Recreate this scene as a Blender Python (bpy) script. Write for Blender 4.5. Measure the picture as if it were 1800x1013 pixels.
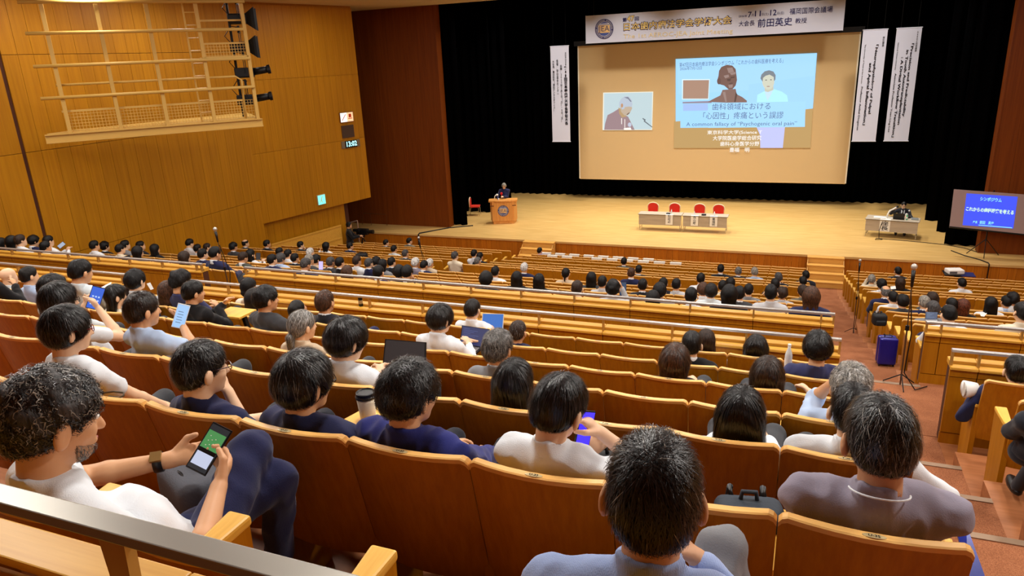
import bpy, bmesh, math, random
import numpy as np
from math import sin, cos, pi, radians, sqrt, atan2, exp
from mathutils import Vector, Matrix

for _o in list(bpy.data.objects):
    bpy.data.objects.remove(_o)
SC = bpy.context.scene
COL = SC.collection
R = random.Random(11)

# ------------------------------------------------------------------ camera
FPX, YAW, PITCH, ROLL = 1247.0, radians(22.2), radians(17.95), radians(-2.63)
_fw = Vector((-sin(YAW)*cos(PITCH), cos(YAW)*cos(PITCH), -sin(PITCH)))
_r0 = Vector((cos(YAW), sin(YAW), 0)); _u0 = _r0.cross(_fw)
_rt = _r0*cos(ROLL) + _u0*sin(ROLL)
_up = _u0*cos(ROLL) - _r0*sin(ROLL)
cam_data = bpy.data.cameras.new('camera')
cam_data.sensor_fit = 'HORIZONTAL'; cam_data.sensor_width = 36.0
cam_data.lens = FPX/1800*36.0
cam_data.clip_start = 0.05; cam_data.clip_end = 200
cam = bpy.data.objects.new('camera', cam_data); COL.objects.link(cam)
cam.matrix_world = Matrix(((_rt.x, _up.x, -_fw.x, 0), (_rt.y, _up.y, -_fw.y, 0), (_rt.z, _up.z, -_fw.z, 0), (0, 0, 0, 1)))
SC.camera = cam

def ray(px, py):
    return _fw*FPX + _rt*(px-900) - _up*(py-506.5)
def on_y(px, py, y):
    d = ray(px, py); return d*(y/d.y)
def on_z(px, py, z):
    d = ray(px, py); return d*(z/d.z)
def on_x(px, py, x):
    d = ray(px, py); return d*(x/d.x)
def proj(p):
    p = Vector(p); w = p.dot(_fw)
    if w < 0.05: return (-9999, -9999, w)
    return (900+FPX*p.dot(_rt)/w, 506.5-FPX*p.dot(_up)/w, w)

# ------------------------------------------------------------------ world, exposure
SC.view_settings.view_transform = 'Standard'
SC.view_settings.look = 'None'
SC.view_settings.gamma = 1.0
SC.view_settings.use_curve_mapping = False
SC.view_settings.exposure = 0.0
SC.cycles.max_bounces = 6; SC.cycles.diffuse_bounces = 4; SC.cycles.glossy_bounces = 3; SC.cycles.transmission_bounces = 2
wd = bpy.data.worlds.new('world'); SC.world = wd; wd.use_nodes = True
wd.node_tree.nodes['Background'].inputs[0].default_value = (1.0, 0.93, 0.82, 1)
wd.node_tree.nodes['Background'].inputs[1].default_value = 0.0

# ------------------------------------------------------------------ room levels (metres, camera at the origin)
PITCHX = 0.55                    # seat width
ROWY = dict(A=24.4, B=23.5, C=22.6, D=21.65, E=20.65, F=19.7, G=18.75, H=17.75, I=16.2, J=15.2, K=14.2, L=13.2, M=12.2, N=11.2, O=10.2,
            P=7.12, Q=6.11, R=5.11, S=4.11, T=3.13, U=2.10, V=1.05)
ROWZ = dict(A=-7.03, B=-6.85, C=-6.66, D=-6.46, E=-6.27, F=-6.07, G=-5.84, H=-5.59, I=-5.34, J=-5.09, K=-4.83, L=-4.555, M=-4.27, N=-3.975, O=-3.67,
            P=-3.06, Q=-2.735, R=-2.42, S=-2.095, T=-1.765, U=-1.43, V=-1.10)
BACKH = 1.06
ROWS = 'VUTSRQPONMLKJIHGFEDCBA'
FLOORZ = {k: v-BACKH for k, v in ROWZ.items()}; FLOORZ['P'] = -4.08
ZCEIL, ZSTAGE, ZPIT = 2.25, -7.26, -8.09
CX0, CX1 = 0.58-17*PITCHX, 0.58   # centre block
LX1, RX0 = -9.95, 1.78            # inner ends of left and right block
XWALL = -18.24
YSTAGE, YPROS, YBACK = 27.03, 28.45, 37.0

# ------------------------------------------------------------------ lamps of the hall
def area(name, loc, size, power, color=(1, 0.95, 0.86), rot=(0, 0, 0), sy=None, spread=None):
    l = bpy.data.lights.new(name, 'AREA'); l.energy = power; l.color = color
    l.shape = 'DISK' if sy is None else 'RECTANGLE'; l.size = size
    if sy: l.size_y = sy
    if spread: l.spread = spread
    o = bpy.data.objects.new(name, l); o.location = loc; o.rotation_euler = rot; COL.objects.link(o)
    return o
HALL_W, STAGE_W = 106.0, 140.0
for yy in (3.2, 6.4, 9.8, 13.2, 16.6, 20.0, 23.2):
    for xx in (-16.3 if 12 < yy < 18 else -15.0, -10.6, -6.2, -1.8, 2.6, 7.0):
        area('ceiling_downlight', (xx, yy, ZCEIL-0.04), 0.5, HALL_W*(0.55 if yy > 19 else (0.82 if yy > 12 else 1.0)), (1.0, 0.96, 0.90))
for yy in (29.6, 32.4):
    for xx in (-11.4, -7.8, -4.2, -0.6, 3.0):
        area('stage_downlight', (xx, yy, 3.6), 0.6, STAGE_W, (1.0, 0.93, 0.82), spread=radians(110))
# ------------------------------------------------------------------ materials
MATS = {}
def srgb(r, g, b):
    def f(c):
        c /= 255.0
        return c/12.92 if c <= 0.04045 else ((c+0.055)/1.055)**2.4
    return (f(r), f(g), f(b), 1.0)
def new_mat(name):
    m = bpy.data.materials.new(name); m.use_nodes = True
    nt = m.node_tree; b = nt.nodes['Principled BSDF']
    return m, nt, b
def plain(name, rgb, rough=0.6, metal=0.0, spec=0.4, bump=0.0, bscale=60.0, sheen=0.0, var=0.0, vscale=8.0):
    if name in MATS: return MATS[name]
    m, nt, b = new_mat(name)
    b.inputs['Base Color'].default_value = srgb(*rgb)
    b.inputs['Roughness'].default_value = rough
    b.inputs['Metallic'].default_value = metal
    b.inputs['Specular IOR Level'].default_value = spec
    if sheen: b.inputs['Sheen Weight'].default_value = sheen
    tc = nt.nodes.new('ShaderNodeTexCoord')
    if var:
        n = nt.nodes.new('ShaderNodeTexNoise'); n.inputs['Scale'].default_value = vscale; n.inputs['Detail'].default_value = 4
        nt.links.new(tc.outputs['Object'], n.inputs['Vector'])
        hs = nt.nodes.new('ShaderNodeHueSaturation'); hs.inputs['Color'].default_value = srgb(*rgb)
        mr = nt.nodes.new('ShaderNodeMapRange'); mr.inputs[3].default_value = 1-var; mr.inputs[4].default_value = 1+var
        nt.links.new(n.outputs['Fac'], mr.inputs[0]); nt.links.new(mr.outputs[0], hs.inputs['Value']); nt.links.new(hs.outputs[0], b.inputs['Base Color'])
    if bump:
        n2 = nt.nodes.new('ShaderNodeTexNoise'); n2.inputs['Scale'].default_value = bscale; n2.inputs['Detail'].default_value = 3
        nt.links.new(tc.outputs['Object'], n2.inputs['Vector'])
        bp = nt.nodes.new('ShaderNodeBump'); bp.inputs['Strength'].default_value = bump; bp.inputs['Distance'].default_value = 0.004
        nt.links.new(n2.outputs['Fac'], bp.inputs['Height']); nt.links.new(bp.outputs[0], b.inputs['Normal'])
    MATS[name] = m
    return m
def wood(name, c1, c2, rough=0.42, scale=(26, 26, 1.2), spec=0.35, rnd=0.10, coat=0.0):
    """fine straight grain running along the object's z axis (or the axis of the smallest scale)"""
    if name in MATS: return MATS[name]
    m, nt, b = new_mat(name)
    tc = nt.nodes.new('ShaderNodeTexCoord')
    mp = nt.nodes.new('ShaderNodeMapping'); mp.inputs['Scale'].default_value = scale
    oi = nt.nodes.new('ShaderNodeObjectInfo')
    nt.links.new(tc.outputs['Object'], mp.inputs['Vector'])
    add = nt.nodes.new('ShaderNodeVectorMath'); add.operation = 'ADD'
    sc = nt.nodes.new('ShaderNodeMath'); sc.operation = 'MULTIPLY'; sc.inputs[1].default_value = 53.0
    nt.links.new(oi.outputs['Random'], sc.inputs[0])
    nt.links.new(mp.outputs[0], add.inputs[0]); nt.links.new(sc.outputs[0], add.inputs[1])
    n = nt.nodes.new('ShaderNodeTexNoise'); n.inputs['Scale'].default_value = 1.0; n.inputs['Detail'].default_value = 5; n.inputs['Roughness'].default_value = 0.6
    nt.links.new(add.outputs[0], n.inputs['Vector'])
    cr = nt.nodes.new('ShaderNodeValToRGB')
    cr.color_ramp.elements[0].position = 0.32; cr.color_ramp.elements[0].color = srgb(*c1)
    cr.color_ramp.elements[1].position = 0.68; cr.color_ramp.elements[1].color = srgb(*c2)
    nt.links.new(n.outputs['Fac'], cr.inputs[0])
    hs = nt.nodes.new('ShaderNodeHueSaturation')
    mr = nt.nodes.new('ShaderNodeMapRange'); mr.inputs[3].default_value = 1-rnd; mr.inputs[4].default_value = 1+rnd
    nt.links.new(oi.outputs['Random'], mr.inputs[0]); nt.links.new(mr.outputs[0], hs.inputs['Value'])
    nt.links.new(cr.outputs[0], hs.inputs['Color']); nt.links.new(hs.outputs[0], b.inputs['Base Color'])
    b.inputs['Roughness'].default_value = rough; b.inputs['Specular IOR Level'].default_value = spec
    if coat: b.inputs['Coat Weight'].default_value = coat; b.inputs['Coat Roughness'].default_value = 0.25
    MATS[name] = m
    return m
def glow(name, rgb, strength):
    if name in MATS: return MATS[name]
    m, nt, b = new_mat(name)
    b.inputs['Base Color'].default_value = (0.02, 0.02, 0.02, 1)
    b.inputs['Emission Color'].default_value = srgb(*rgb); b.inputs['Emission Strength'].default_value = strength
    b.inputs['Roughness'].default_value = 0.6
    MATS[name] = m
    return m
def carpet_mat(name, c1, c2):
    m, nt, b = new_mat(name)
    tc = nt.nodes.new('ShaderNodeTexCoord')
    n = nt.nodes.new('ShaderNodeTexNoise'); n.inputs['Scale'].default_value = 150; n.inputs['Detail'].default_value = 3
    n3 = nt.nodes.new('ShaderNodeTexNoise'); n3.inputs['Scale'].default_value = 2.3; n3.inputs['Detail'].default_value = 5
    nt.links.new(tc.outputs['Object'], n.inputs['Vector']); nt.links.new(tc.outputs['Object'], n3.inputs['Vector'])
    mx = nt.nodes.new('ShaderNodeMath'); mx.operation = 'MULTIPLY_ADD'; mx.inputs[1].default_value = 0.6
    sc = nt.nodes.new('ShaderNodeMath'); sc.operation = 'MULTIPLY'; sc.inputs[1].default_value = 0.4
    nt.links.new(n3.outputs['Fac'], sc.inputs[0]); nt.links.new(n.outputs['Fac'], mx.inputs[0]); nt.links.new(sc.outputs[0], mx.inputs[2])
    cr = nt.nodes.new('ShaderNodeValToRGB')
    cr.color_ramp.elements[0].position = 0.36; cr.color_ramp.elements[0].color = srgb(*c1)
    cr.color_ramp.elements[1].position = 0.66; cr.color_ramp.elements[1].color = srgb(*c2)
    nt.links.new(mx.outputs[0], cr.inputs[0]); nt.links.new(cr.outputs[0], b.inputs['Base Color'])
    bp = nt.nodes.new('ShaderNodeBump'); bp.inputs['Strength'].default_value = 0.5; bp.inputs['Distance'].default_value = 0.004
    nt.links.new(n.outputs['Fac'], bp.inputs['Height']); nt.links.new(bp.outputs[0], b.inputs['Normal'])
    b.inputs['Roughness'].default_value = 0.95; b.inputs['Specular IOR Level'].default_value = 0.1
    return m

W_WALL = wood('wall_veneer', (164, 106, 6), (180, 122, 10), 0.5, (16, 16, 0.5), 0.25, 0.05)
W_WALL_SHADED = wood('proscenium_veneer_shaded', (104, 48, 8), (122, 60, 12), 0.5, (16, 16, 0.5), 0.2, 0.04)  # wall veneer darkened: the shadow on the proscenium walls is in its colour
W_BACK = wood('seat_back_veneer', (168, 104, 9), (188, 124, 16), 0.40, (34, 34, 1.6), 0.35, 0.07)
W_EDGE = wood('seat_edge_beech', (228, 172, 92), (244, 194, 114), 0.4, (3, 40, 40), 0.35, 0.05)
W_ARM = wood('armrest_beech', (222, 166, 60), (240, 188, 82), 0.36, (40, 3, 40), 0.4, 0.06)
W_PAR = wood('parapet_veneer', (162, 100, 9), (178, 116, 15), 0.42, (24, 24, 1.2), 0.3, 0.05)
W_LEDGE = wood('parapet_ledge_beech', (202, 146, 50), (220, 168, 70), 0.38, (1.2, 30, 30), 0.4, 0.05)
W_STAGE = wood('stage_boards', (198, 158, 90), (222, 184, 116), 0.42, (1.0, 12, 12), 0.4, 0.05)
W_STFRONT = wood('stage_front_veneer', (162, 92, 12), (186, 112, 20), 0.5, (26, 26, 0.8), 0.25, 0.10)
W_STEP = wood('step_unit_wood', (200, 146, 66), (220, 168, 84), 0.45, (1.2, 24, 24), 0.35, 0.05)
W_FLOOR = wood('row_floor_wood', (150, 92, 54), (174, 112, 70), 0.5, (1.5, 20, 20), 0.3, 0.05)
W_LECT = wood('lectern_oak', (206, 138, 66), (228, 164, 88), 0.42, (20, 20, 1.0), 0.35, 0.05)
CARPET = carpet_mat('aisle_carpet', (122, 74, 48), (180, 118, 82))
CUSHION = carpet_mat('seat_cushion_fabric', (132, 66, 28), (176, 98, 48))
STEEL = plain('brushed_steel', (206, 204, 200), 0.38, 0.75)
RAILB = plain('near_rail_brushed', (142, 138, 130), 0.36, 0.9)
BRASSY = plain('bronze_post', (186, 146, 78), 0.42, 0.5)
NOSING = plain('nosing_aluminium', (150, 124, 100), 0.5, 0.4)
BLACKC = plain('black_curtain_cloth', (4, 4, 5), 1.0, 0, 0.0)
BLACKM = plain('black_metal', (16, 16, 18), 0.45, 0.3)
BLACKP = plain('black_plastic', (14, 14, 16), 0.35)
GREYP = plain('grey_plastic', (96, 98, 102), 0.5)
CHROME = plain('chrome_tube', (210, 208, 204), 0.22, 1.0)
CREAM = plain('cream_painted_steel', (204, 164, 84), 0.5, 0.0, 0.4)
CEILM = plain('ceiling_paint', (196, 176, 140), 0.9)
PAPER = plain('white_paper', (236, 236, 232), 0.8, 0, 0.2)
BANNERM = plain('banner_cloth', (204, 208, 228), 0.85, 0, 0.15)
INK = plain('black_ink', (20, 18, 26), 0.8, 0, 0.1)
INKBLUE = plain('navy_ink', (36, 38, 96), 0.8, 0, 0.1)

# ------------------------------------------------------------------ mesh building
class MB:
    def __init__(s): s.v = []; s.f = []; s.m = []
    def add(s, verts, faces, mi=0):
        o = len(s.v); s.v.extend([tuple(v) for v in verts])
        s.f.extend([tuple(i+o for i in f) for f in faces]); s.m.extend([mi]*len(faces))
        return s
    def box(s, x0, x1, y0, y1, z0, z1, mi=0):
        return s.add([(x0, y0, z0), (x1, y0, z0), (x1, y1, z0), (x0, y1, z0), (x0, y0, z1), (x1, y0, z1), (x1, y1, z1), (x0, y1, z1)],
                     [(0, 3, 2, 1), (4, 5, 6, 7), (0, 1, 5, 4), (1, 2, 6, 5), (2, 3, 7, 6), (3, 0, 4, 7)], mi)
    def hexa(s, bot, top, mi=0):
        """bottom and top quads, both counter-clockwise seen from above"""
        return s.add(list(bot)+list(top), [(0, 3, 2, 1), (4, 5, 6, 7), (0, 1, 5, 4), (1, 2, 6, 5), (2, 3, 7, 6), (3, 0, 4, 7)], mi)
    def bar(s, a, b, w, h=None, mi=0, up=(0, 0, 1)):
        a = Vector(a); b = Vector(b); h = w if h is None else h
        d = (b-a).normalized(); u = Vector(up)
        if abs(d.dot(u)) > 0.95: u = Vector((1, 0, 0))
        x = d.cross(u).normalized()*(w/2); z = x.cross(d).normalized()*(h/2)
        q = [a-x-z, a+x-z, a+x+z, a-x+z, b-x-z, b+x-z, b+x+z, b-x+z]
        return s.add(q, [(3, 2, 1, 0), (4, 5, 6, 7), (0, 1, 5, 4), (1, 2, 6, 5), (2, 3, 7, 6), (3, 0, 4, 7)], mi)
    def tube(s, pts, r, n=8, mi=0, caps=True):
        pts = [Vector(p) for p in pts]; rs = r if isinstance(r, (list, tuple)) else [r]*len(pts)
        rings = []; prev = None
        for i, p in enumerate(pts):
            t = (pts[min(i+1, len(pts)-1)]-pts[max(i-1, 0)]).normalized()
            u = prev if prev is not None else (Vector((0, 0, 1)) if abs(t.z) < 0.9 else Vector((1, 0, 0)))
            x = (u - t*u.dot(t)).normalized(); prev = x; y = t.cross(x)
            rings.append([p+(x*cos(2*pi*k/n)+y*sin(2*pi*k/n))*rs[i] for k in range(n)])
        vs = [v for g in rings for v in g]; fs = []
        for i in range(len(pts)-1):
            for k in range(n):
                fs.append((i*n+k, i*n+(k+1) % n, (i+1)*n+(k+1) % n, (i+1)*n+k))
        if caps:
            fs.append(tuple(range(n-1, -1, -1))); fs.append(tuple((len(pts)-1)*n+k for k in range(n)))
        return s.add(vs, fs, mi)
    def lathe(s, prof, c=(0, 0, 0), n=20, mi=0, sx=1.0, sy=1.0):
        vs = []; fs = []
        for (r, z) in prof:
            for k in range(n):
                a = 2*pi*k/n; vs.append((c[0]+r*cos(a)*sx, c[1]+r*sin(a)*sy, c[2]+z))
        for i in range(len(prof)-1):
            for k in range(n):
                fs.append((i*n+k, i*n+(k+1) % n, (i+1)*n+(k+1) % n, (i+1)*n+k))
        fs.append(tuple(range(n-1, -1, -1))); fs.append(tuple((len(prof)-1)*n+k for k in range(n)))
        return s.add(vs, fs, mi)
    def ball(s, c, r, n=12, m=8, mi=0, rot=None):
        rx, ry, rz = (r, r, r) if not isinstance(r, (tuple, list)) else r
        vs = [Vector((0, 0, rz))]; fs = []
        for i in range(1, m):
            t = pi*i/m
            for k in range(n):
                a = 2*pi*k/n; vs.append(Vector((rx*sin(t)*cos(a), ry*sin(t)*sin(a), rz*cos(t))))
        vs.append(Vector((0, 0, -rz)))
        for k in range(n): fs.append((0, 1+k, 1+(k+1) % n))
        for i in range(m-2):
            for k in range(n): fs.append((1+i*n+k, 1+(i+1)*n+k, 1+(i+1)*n+(k+1) % n, 1+i*n+(k+1) % n))
        L = len(vs)-1
        for k in range(n): fs.append((L, 1+(m-2)*n+(k+1) % n, 1+(m-2)*n+k))
        if rot is not None: vs = [rot @ v for v in vs]
        return s.add([v+Vector(c) for v in vs], fs, mi)
    def prism(s, poly, z0, z1, mi=0):
        """poly (x,y) counter-clockwise, extruded along z"""
        n = len(poly)
        return s.add([(x, y, z0) for x, y in poly]+[(x, y, z1) for x, y in poly],
                     [tuple(range(n-1, -1, -1)), tuple(range(n, 2*n))]+[(i, (i+1) % n, n+(i+1) % n, n+i) for i in range(n)], mi)
    def mesh(s, name, mats, smooth=False, bevel=0.0, segs=2):
        me = bpy.data.meshes.new(name); me.from_pydata(s.v, [], s.f)
        for m in (mats if isinstance(mats, (list, tuple)) else [mats]): me.materials.append(m)
        if any(s.m): me.polygons.foreach_set('material_index', s.m)
        if bevel:
            bm = bmesh.new(); bm.from_mesh(me)
            es = [e for e in bm.edges if len(e.link_faces) == 2 and e.calc_face_angle(0) > 0.5]
            bmesh.ops.bevel(bm, geom=es, offset=bevel, segments=segs, profile=0.6, affect='EDGES', clamp_overlap=True)
            bm.to_mesh(me); bm.free()
        if smooth: me.polygons.foreach_set('use_smooth', [True]*len(me.polygons))
        me.update()
        return me

def link(name, data, parent=None, loc=(0, 0, 0), rot=None):
    o = bpy.data.objects.new(name, data); COL.objects.link(o); o.location = loc
    if rot is not None: o.rotation_euler = rot
    if parent is not None: o.parent = parent
    return o
def tag(o, label=None, cat=None, group=None, kind=None):
    if label: o['label'] = label
    if cat: o['category'] = cat
    if group: o['group'] = group
    if kind: o['kind'] = kind
    return o
def thing(name, label, cat, loc=(0, 0, 0), rz=0.0, group=None):
    return tag(link(name, None, None, loc, (0, 0, rz)), label, cat, group)
def part(name, mb, mats, parent, smooth=False, bevel=0.0, loc=(0, 0, 0), rot=None, kind=None, segs=2):
    o = link(name, mb.mesh(name, mats, smooth, bevel, segs) if isinstance(mb, MB) else mb, parent, loc, rot)
    if kind: o['kind'] = kind
    return o
def copy_tree(o, parent=None):
    c = o.copy(); COL.objects.link(c); c.parent = parent
    for ch in list(o.children): copy_tree(ch, c)
    return c
def structure(name, mb, mats, **k):
    o = part(name, mb, mats, None, **k); o['kind'] = 'structure'; return o
_tc = bpy.data.curves.new('lettering', 'FONT'); _to = bpy.data.objects.new('lettering_source', _tc)
def text_mesh(s, size, ext=0.0, align='CENTER', bold=0.0, spacing=1.0, res=2):
    _tc.body = s; _tc.size = size; _tc.extrude = ext; _tc.align_x = align; _tc.align_y = 'CENTER'; _tc.offset = bold; _tc.space_character = spacing
    _tc.resolution_u = res; _tc.fill_mode = 'FRONT' if ext == 0 else 'BOTH'
    return bpy.data.meshes.new_from_object(_to)
def lettering(name, s, size, mat, parent, origin, xdir, ydir, align='CENTER', bold=0.0, width=None, height=None, off=0.004, kind=None):
    """flat lettering lying in the plane (xdir, ydir) at origin, lifted off the surface"""
    me = text_mesh(s, size, 0.0, align, bold)
    x = Vector(xdir).normalized(); y = Vector(ydir).normalized(); n = x.cross(y)
    co = np.zeros(len(me.vertices)*3); me.vertices.foreach_get('co', co); co = co.reshape(-1, 3)
    if len(co) == 0: return None
    if width:
        w = co[:, 0].max()-co[:, 0].min(); co[:, 0] *= width/w
    if height:
        h = co[:, 1].max()-co[:, 1].min(); co[:, 1] = (co[:, 1]-co[:, 1].mean())*height/h
    O = np.array(origin)+np.array(n)*off
    P = O+co[:, :1]*np.array(x)+co[:, 1:2]*np.array(y)
    me.vertices.foreach_set('co', P.ravel()); me.materials.clear(); me.materials.append(mat); me.update()
    o = link(name, me, parent)
    if kind: o['kind'] = kind
    return o
# ------------------------------------------------------------------ ceiling, outer walls
YB, XR = -3.2, 9.84
structure('ceiling', MB().box(-26, 14, YB, YPROS, ZCEIL, ZCEIL+0.3), CEILM)
structure('wall_back', MB().box(-26, 14, YB-0.3, YB, -9, ZCEIL), W_WALL)
structure('wall_right', MB().box(XR, XR+0.3, YB, YPROS, -9, ZCEIL), W_WALL)
# left wall, parallel to the hall axis: boards in four tiers
wl = structure('wall_left', MB().box(XWALL-0.3, XWALL-0.03, YB, 20.58, -9, ZCEIL), plain('wall_joint', (70, 32, 10), 0.8))
ZS = [-7.2, -4.55, -1.75, 0.62, ZCEIL]
YSEAM = 12.38
def board_mesh(w, h, t, mat, name='board'):
    return MB().box(0, t, 0.004, w-0.004, 0.006, h-0.006).mesh(name, mat)
for k in range(4):
    h = ZS[k+1]-ZS[k]
    me = board_mesh(0.408, h, 0.03, W_WALL)
    y = YSEAM+0.05; n = int(round((20.56-y)/0.408)); 
    for i in range(n):
        part('board', me, None, wl, loc=(XWALL-0.03, y+i*0.408, ZS[k]))
    me2 = board_mesh(0.80, h, 0.03, W_WALL)
    for i in range(6):
        part('board', me2, None, wl, loc=(XWALL-0.03, YSEAM-0.05-(i+1)*0.80, ZS[k]))
# angled wall near the stage
SA = Vector((-18.24, 20.55, 0)); EA = Vector((-17.0, 26.0, 0))
uA = (EA-SA).normalized(); LA = (EA-SA).length; nA = Vector((uA.y, -uA.x, 0))     # nA points into the hall
rzA = atan2(uA.y, uA.x)
ZAB = -5.46
wa = structure('wall_front_left', MB().box(0, LA, 0.03, 0.55, ZAB, ZCEIL), [W_WALL])
wa.location = SA; wa.rotation_euler = (0, 0, rzA)
ZA = [ZAB, -2.9, -0.35, ZCEIL-0.06]
nb = 18; bw = LA/nb
for k in range(3):
    h = ZA[k+1]-ZA[k]
    me = MB().box(0.003, bw-0.003, 0, 0.03, 0.005, h-0.005).mesh('board', W_WALL)
    for i in range(nb): part('board', me, None, wa, loc=(i*bw, 0, ZA[k]))
wal = structure('wall_front_left_lower', MB().box(0, LA-1.15, 0.25, 0.6, -8.4, ZAB), plain('wall_joint', (70, 32, 10), 0.8))
wal.location = SA; wal.rotation_euler = (0, 0, rzA)
me = MB().box(0.004, 0.296, 0.21, 0.25, 0, -ZAB-8.4+2*5.46-2.52-0.01).mesh('board', W_WALL) if False else MB().box(0.004, 0.296, 0.21, 0.25, -7.9, ZAB-0.01).mesh('board', W_WALL)
for i in range(int((LA-1.2)/0.3)): part('board', me, None, wal, loc=(i*0.3, 0, 0))
# dado with light top trims along the stepped side passage
def on_planeA(px, py, off):
    d = ray(px, py); P0 = SA-nA*off
    return d*(P0.dot(nA)/d.dot(nA))
for ti, (pa, pb) in enumerate((((477, 430), (599, 397)), ((543, 434.5), (600, 419)))):
    off = -0.1 if ti == 0 else -0.75
    a = on_planeA(*pa, off); b = on_planeA(*pb, off); zz = (a.z+b.z)/2; a.z = b.z = zz
    t = structure('trim_%d' % (ti+1), MB().bar(a, b, 0.07, 0.05).bar(a-Vector((0, 0, 0.75)), b-Vector((0, 0, 0.75)), 0.03, 1.45), [W_LEDGE])
# proscenium side walls
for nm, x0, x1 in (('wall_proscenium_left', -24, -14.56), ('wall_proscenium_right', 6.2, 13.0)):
    w = structure(nm, MB().box(x0, x1, YPROS+0.02, YPROS+0.4, ZSTAGE, 8.0), W_WALL_SHADED)
    n = 8; me = MB().box(0.002, 0.598, 0, 0.02, 0, 10.0).mesh('board', W_WALL_SHADED)
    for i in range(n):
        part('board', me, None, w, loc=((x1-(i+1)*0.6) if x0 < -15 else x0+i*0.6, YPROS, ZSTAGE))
structure('trim_3', MB().box(-14.575, -14.54, YPROS-0.03, YPROS+0.42, ZSTAGE, 2.6), W_WALL_SHADED)
structure('trim_4', MB().box(6.195, 6.23, YPROS-0.03, YPROS+0.42, ZSTAGE, 2.6), W_WALL_SHADED)
# ------------------------------------------------------------------ stage house
structure('wall_stage_back', MB().box(-24, 14, 39.0, 39.3, ZSTAGE, 8), BLACKC)
structure('wall_stage_left', MB().box(-24.3, -24, YPROS, 39, ZSTAGE, 8), BLACKC)
structure('wall_stage_right', MB().box(14, 14.3, YPROS, 39, ZSTAGE, 8), BLACKC)
structure('ceiling_stage', MB().box(-24, 14, YPROS, 39.3, 8, 8.2), BLACKC)
structure('floor_stage', MB().box(-24, 14, YSTAGE, 39.3, ZSTAGE-0.3, ZSTAGE), W_STAGE)
sf = structure('trim_stage_front', MB().box(-20, 10, YSTAGE+0.02, YSTAGE+0.2, ZPIT-0.05, ZSTAGE-0.06), plain('stage_joint', (60, 26, 8), 0.8))
me = MB().box(0.003, 0.237, -0.02, 0.02, 0, ZSTAGE-0.09-ZPIT).mesh('board', W_STFRONT)
for i in range(124): part('board', me, None, sf, loc=(-19.8+i*0.24, YSTAGE+0.005, ZPIT))
structure('trim_stage_edge', MB().box(-24, 14, YSTAGE-0.06, YSTAGE+0.12, ZSTAGE-0.085, ZSTAGE+0.004), W_STAGE, bevel=0.012)

# ------------------------------------------------------------------ terraced floor
terr = MB()
order = [r for r in ROWS]
bounds = {}
for i, r in enumerate(order):
    y0 = ROWY[r]-0.02; y1 = (ROWY[order[i+1]]-0.02) if r != 'A' else YSTAGE+0.2
    if r == 'P': y1 = 9.32
    if r == 'O': y0 = 9.32
    bounds[r] = (y0, y1)
    for (x0, x1) in ((XWALL, -9.86), (CX0-0.07, 0.61), (1.63, XR)):
        terr.box(x0, x1, y0, y1+(0.0 if r != 'A' else 0), -9.0, FLOORZ[r])
structure('floor', terr, W_FLOOR)
structure('floor_entrance', MB().box(-26, 14, YB, ROWY['V']-0.02, -9, -1.69), CARPET)
# carpeted aisles: one deep step per row with a metal nosing
for nm, x0, x1 in (('floor_aisle_right', 0.61, 1.63), ('floor_aisle_left', -9.86, CX0-0.07)):
    base = structure(nm, MB().box(x0, x1, -0.2, 27.2, -9.2, -8.6), CARPET)
    for i, r in enumerate(order):
        sh = 0.32 if r in "VUTSRQP" else 0.02
        y0 = ROWY[r]-sh; y1 = ROWY[order[i+1]]-sh if r != "A" else YSTAGE+0.1
        if r == 'P': y1 = 9.2
        if r == 'O': y0 = 9.2
        if r == "H": y0 = 17.0
        if r == 'I': y1 = 17.0
        st = part('step', MB().box(x0, x1, y0, y1, -8.7, FLOORZ[r]+0.004), CARPET, base)
        if r in 'VUTSRQP': part('nosing', MB().box(x0, x1, y1-0.05, y1+0.012, FLOORZ[r]-0.03, FLOORZ[r]+0.012), NOSING, st)
structure('floor_cross_aisle', MB().box(XWALL, XR, 7.9, 9.25, -4.2, FLOORZ['P']+0.008), CARPET)

# ------------------------------------------------------------------ parapets with ledge and steel rail
def parapet(x0, x1, y, zf, zl, zr, label, post0, panel=0.823, kick=True, dep=0.17):
    t = thing('parapet', label, 'parapet', (0, y, zf))
    H = zl-zf
    part('core', MB().box(x0+0.01, x1-0.01, 0.035, dep, -0.02, H-0.04), plain('parapet_joint', (74, 36, 10), 0.8), t)
    k0 = 0.13 if kick else 0.0
    if kick: part('kick_board', MB().box(x0, x1, 0.012, 0.035, 0, k0-0.006), W_PAR, t)
    xs = [post0+i*panel for i in range(-40, 40)]; xs = [x0]+[x for x in xs if x0+0.12 < x < x1-0.05]+[x1]
    for a, b in zip(xs[:-1], xs[1:]):
        part('panel', MB().box(a+0.004, b-0.004, 0.008, 0.035, k0+0.004, H-0.12), W_PAR, t)
        part('fascia', MB().box(a+0.004, b-0.004, 0.0, 0.035, H-0.112, H-0.036), W_PAR, t)
        part('ledge', MB().box(a+0.002, b-0.002, -0.03, 0.075, H-0.03, H), W_LEDGE, t, bevel=0.006)
        part('ledge_board', MB().box(a+0.002, b-0.002, 0.082, dep+0.03, H-0.03, H+0.03), W_LEDGE, t, bevel=0.006)
    rl = part('rail', MB().box(x0, x1, 0.015, 0.07, zr-zf-0.028, zr-zf), STEEL, t, bevel=0.004)
    px = [x for x in xs[1:-1]]
    if x1 < 5: px.append(x1-0.012)
    if x0 > -17: px.append(x0+0.012)
    for a in px:
        part('rail_post', MB().box(a-0.011, a+0.011, 0.02, 0.065, H-0.01, zr-zf-0.026), BRASSY, t)
    return t
PX0 = 0.447
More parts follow.
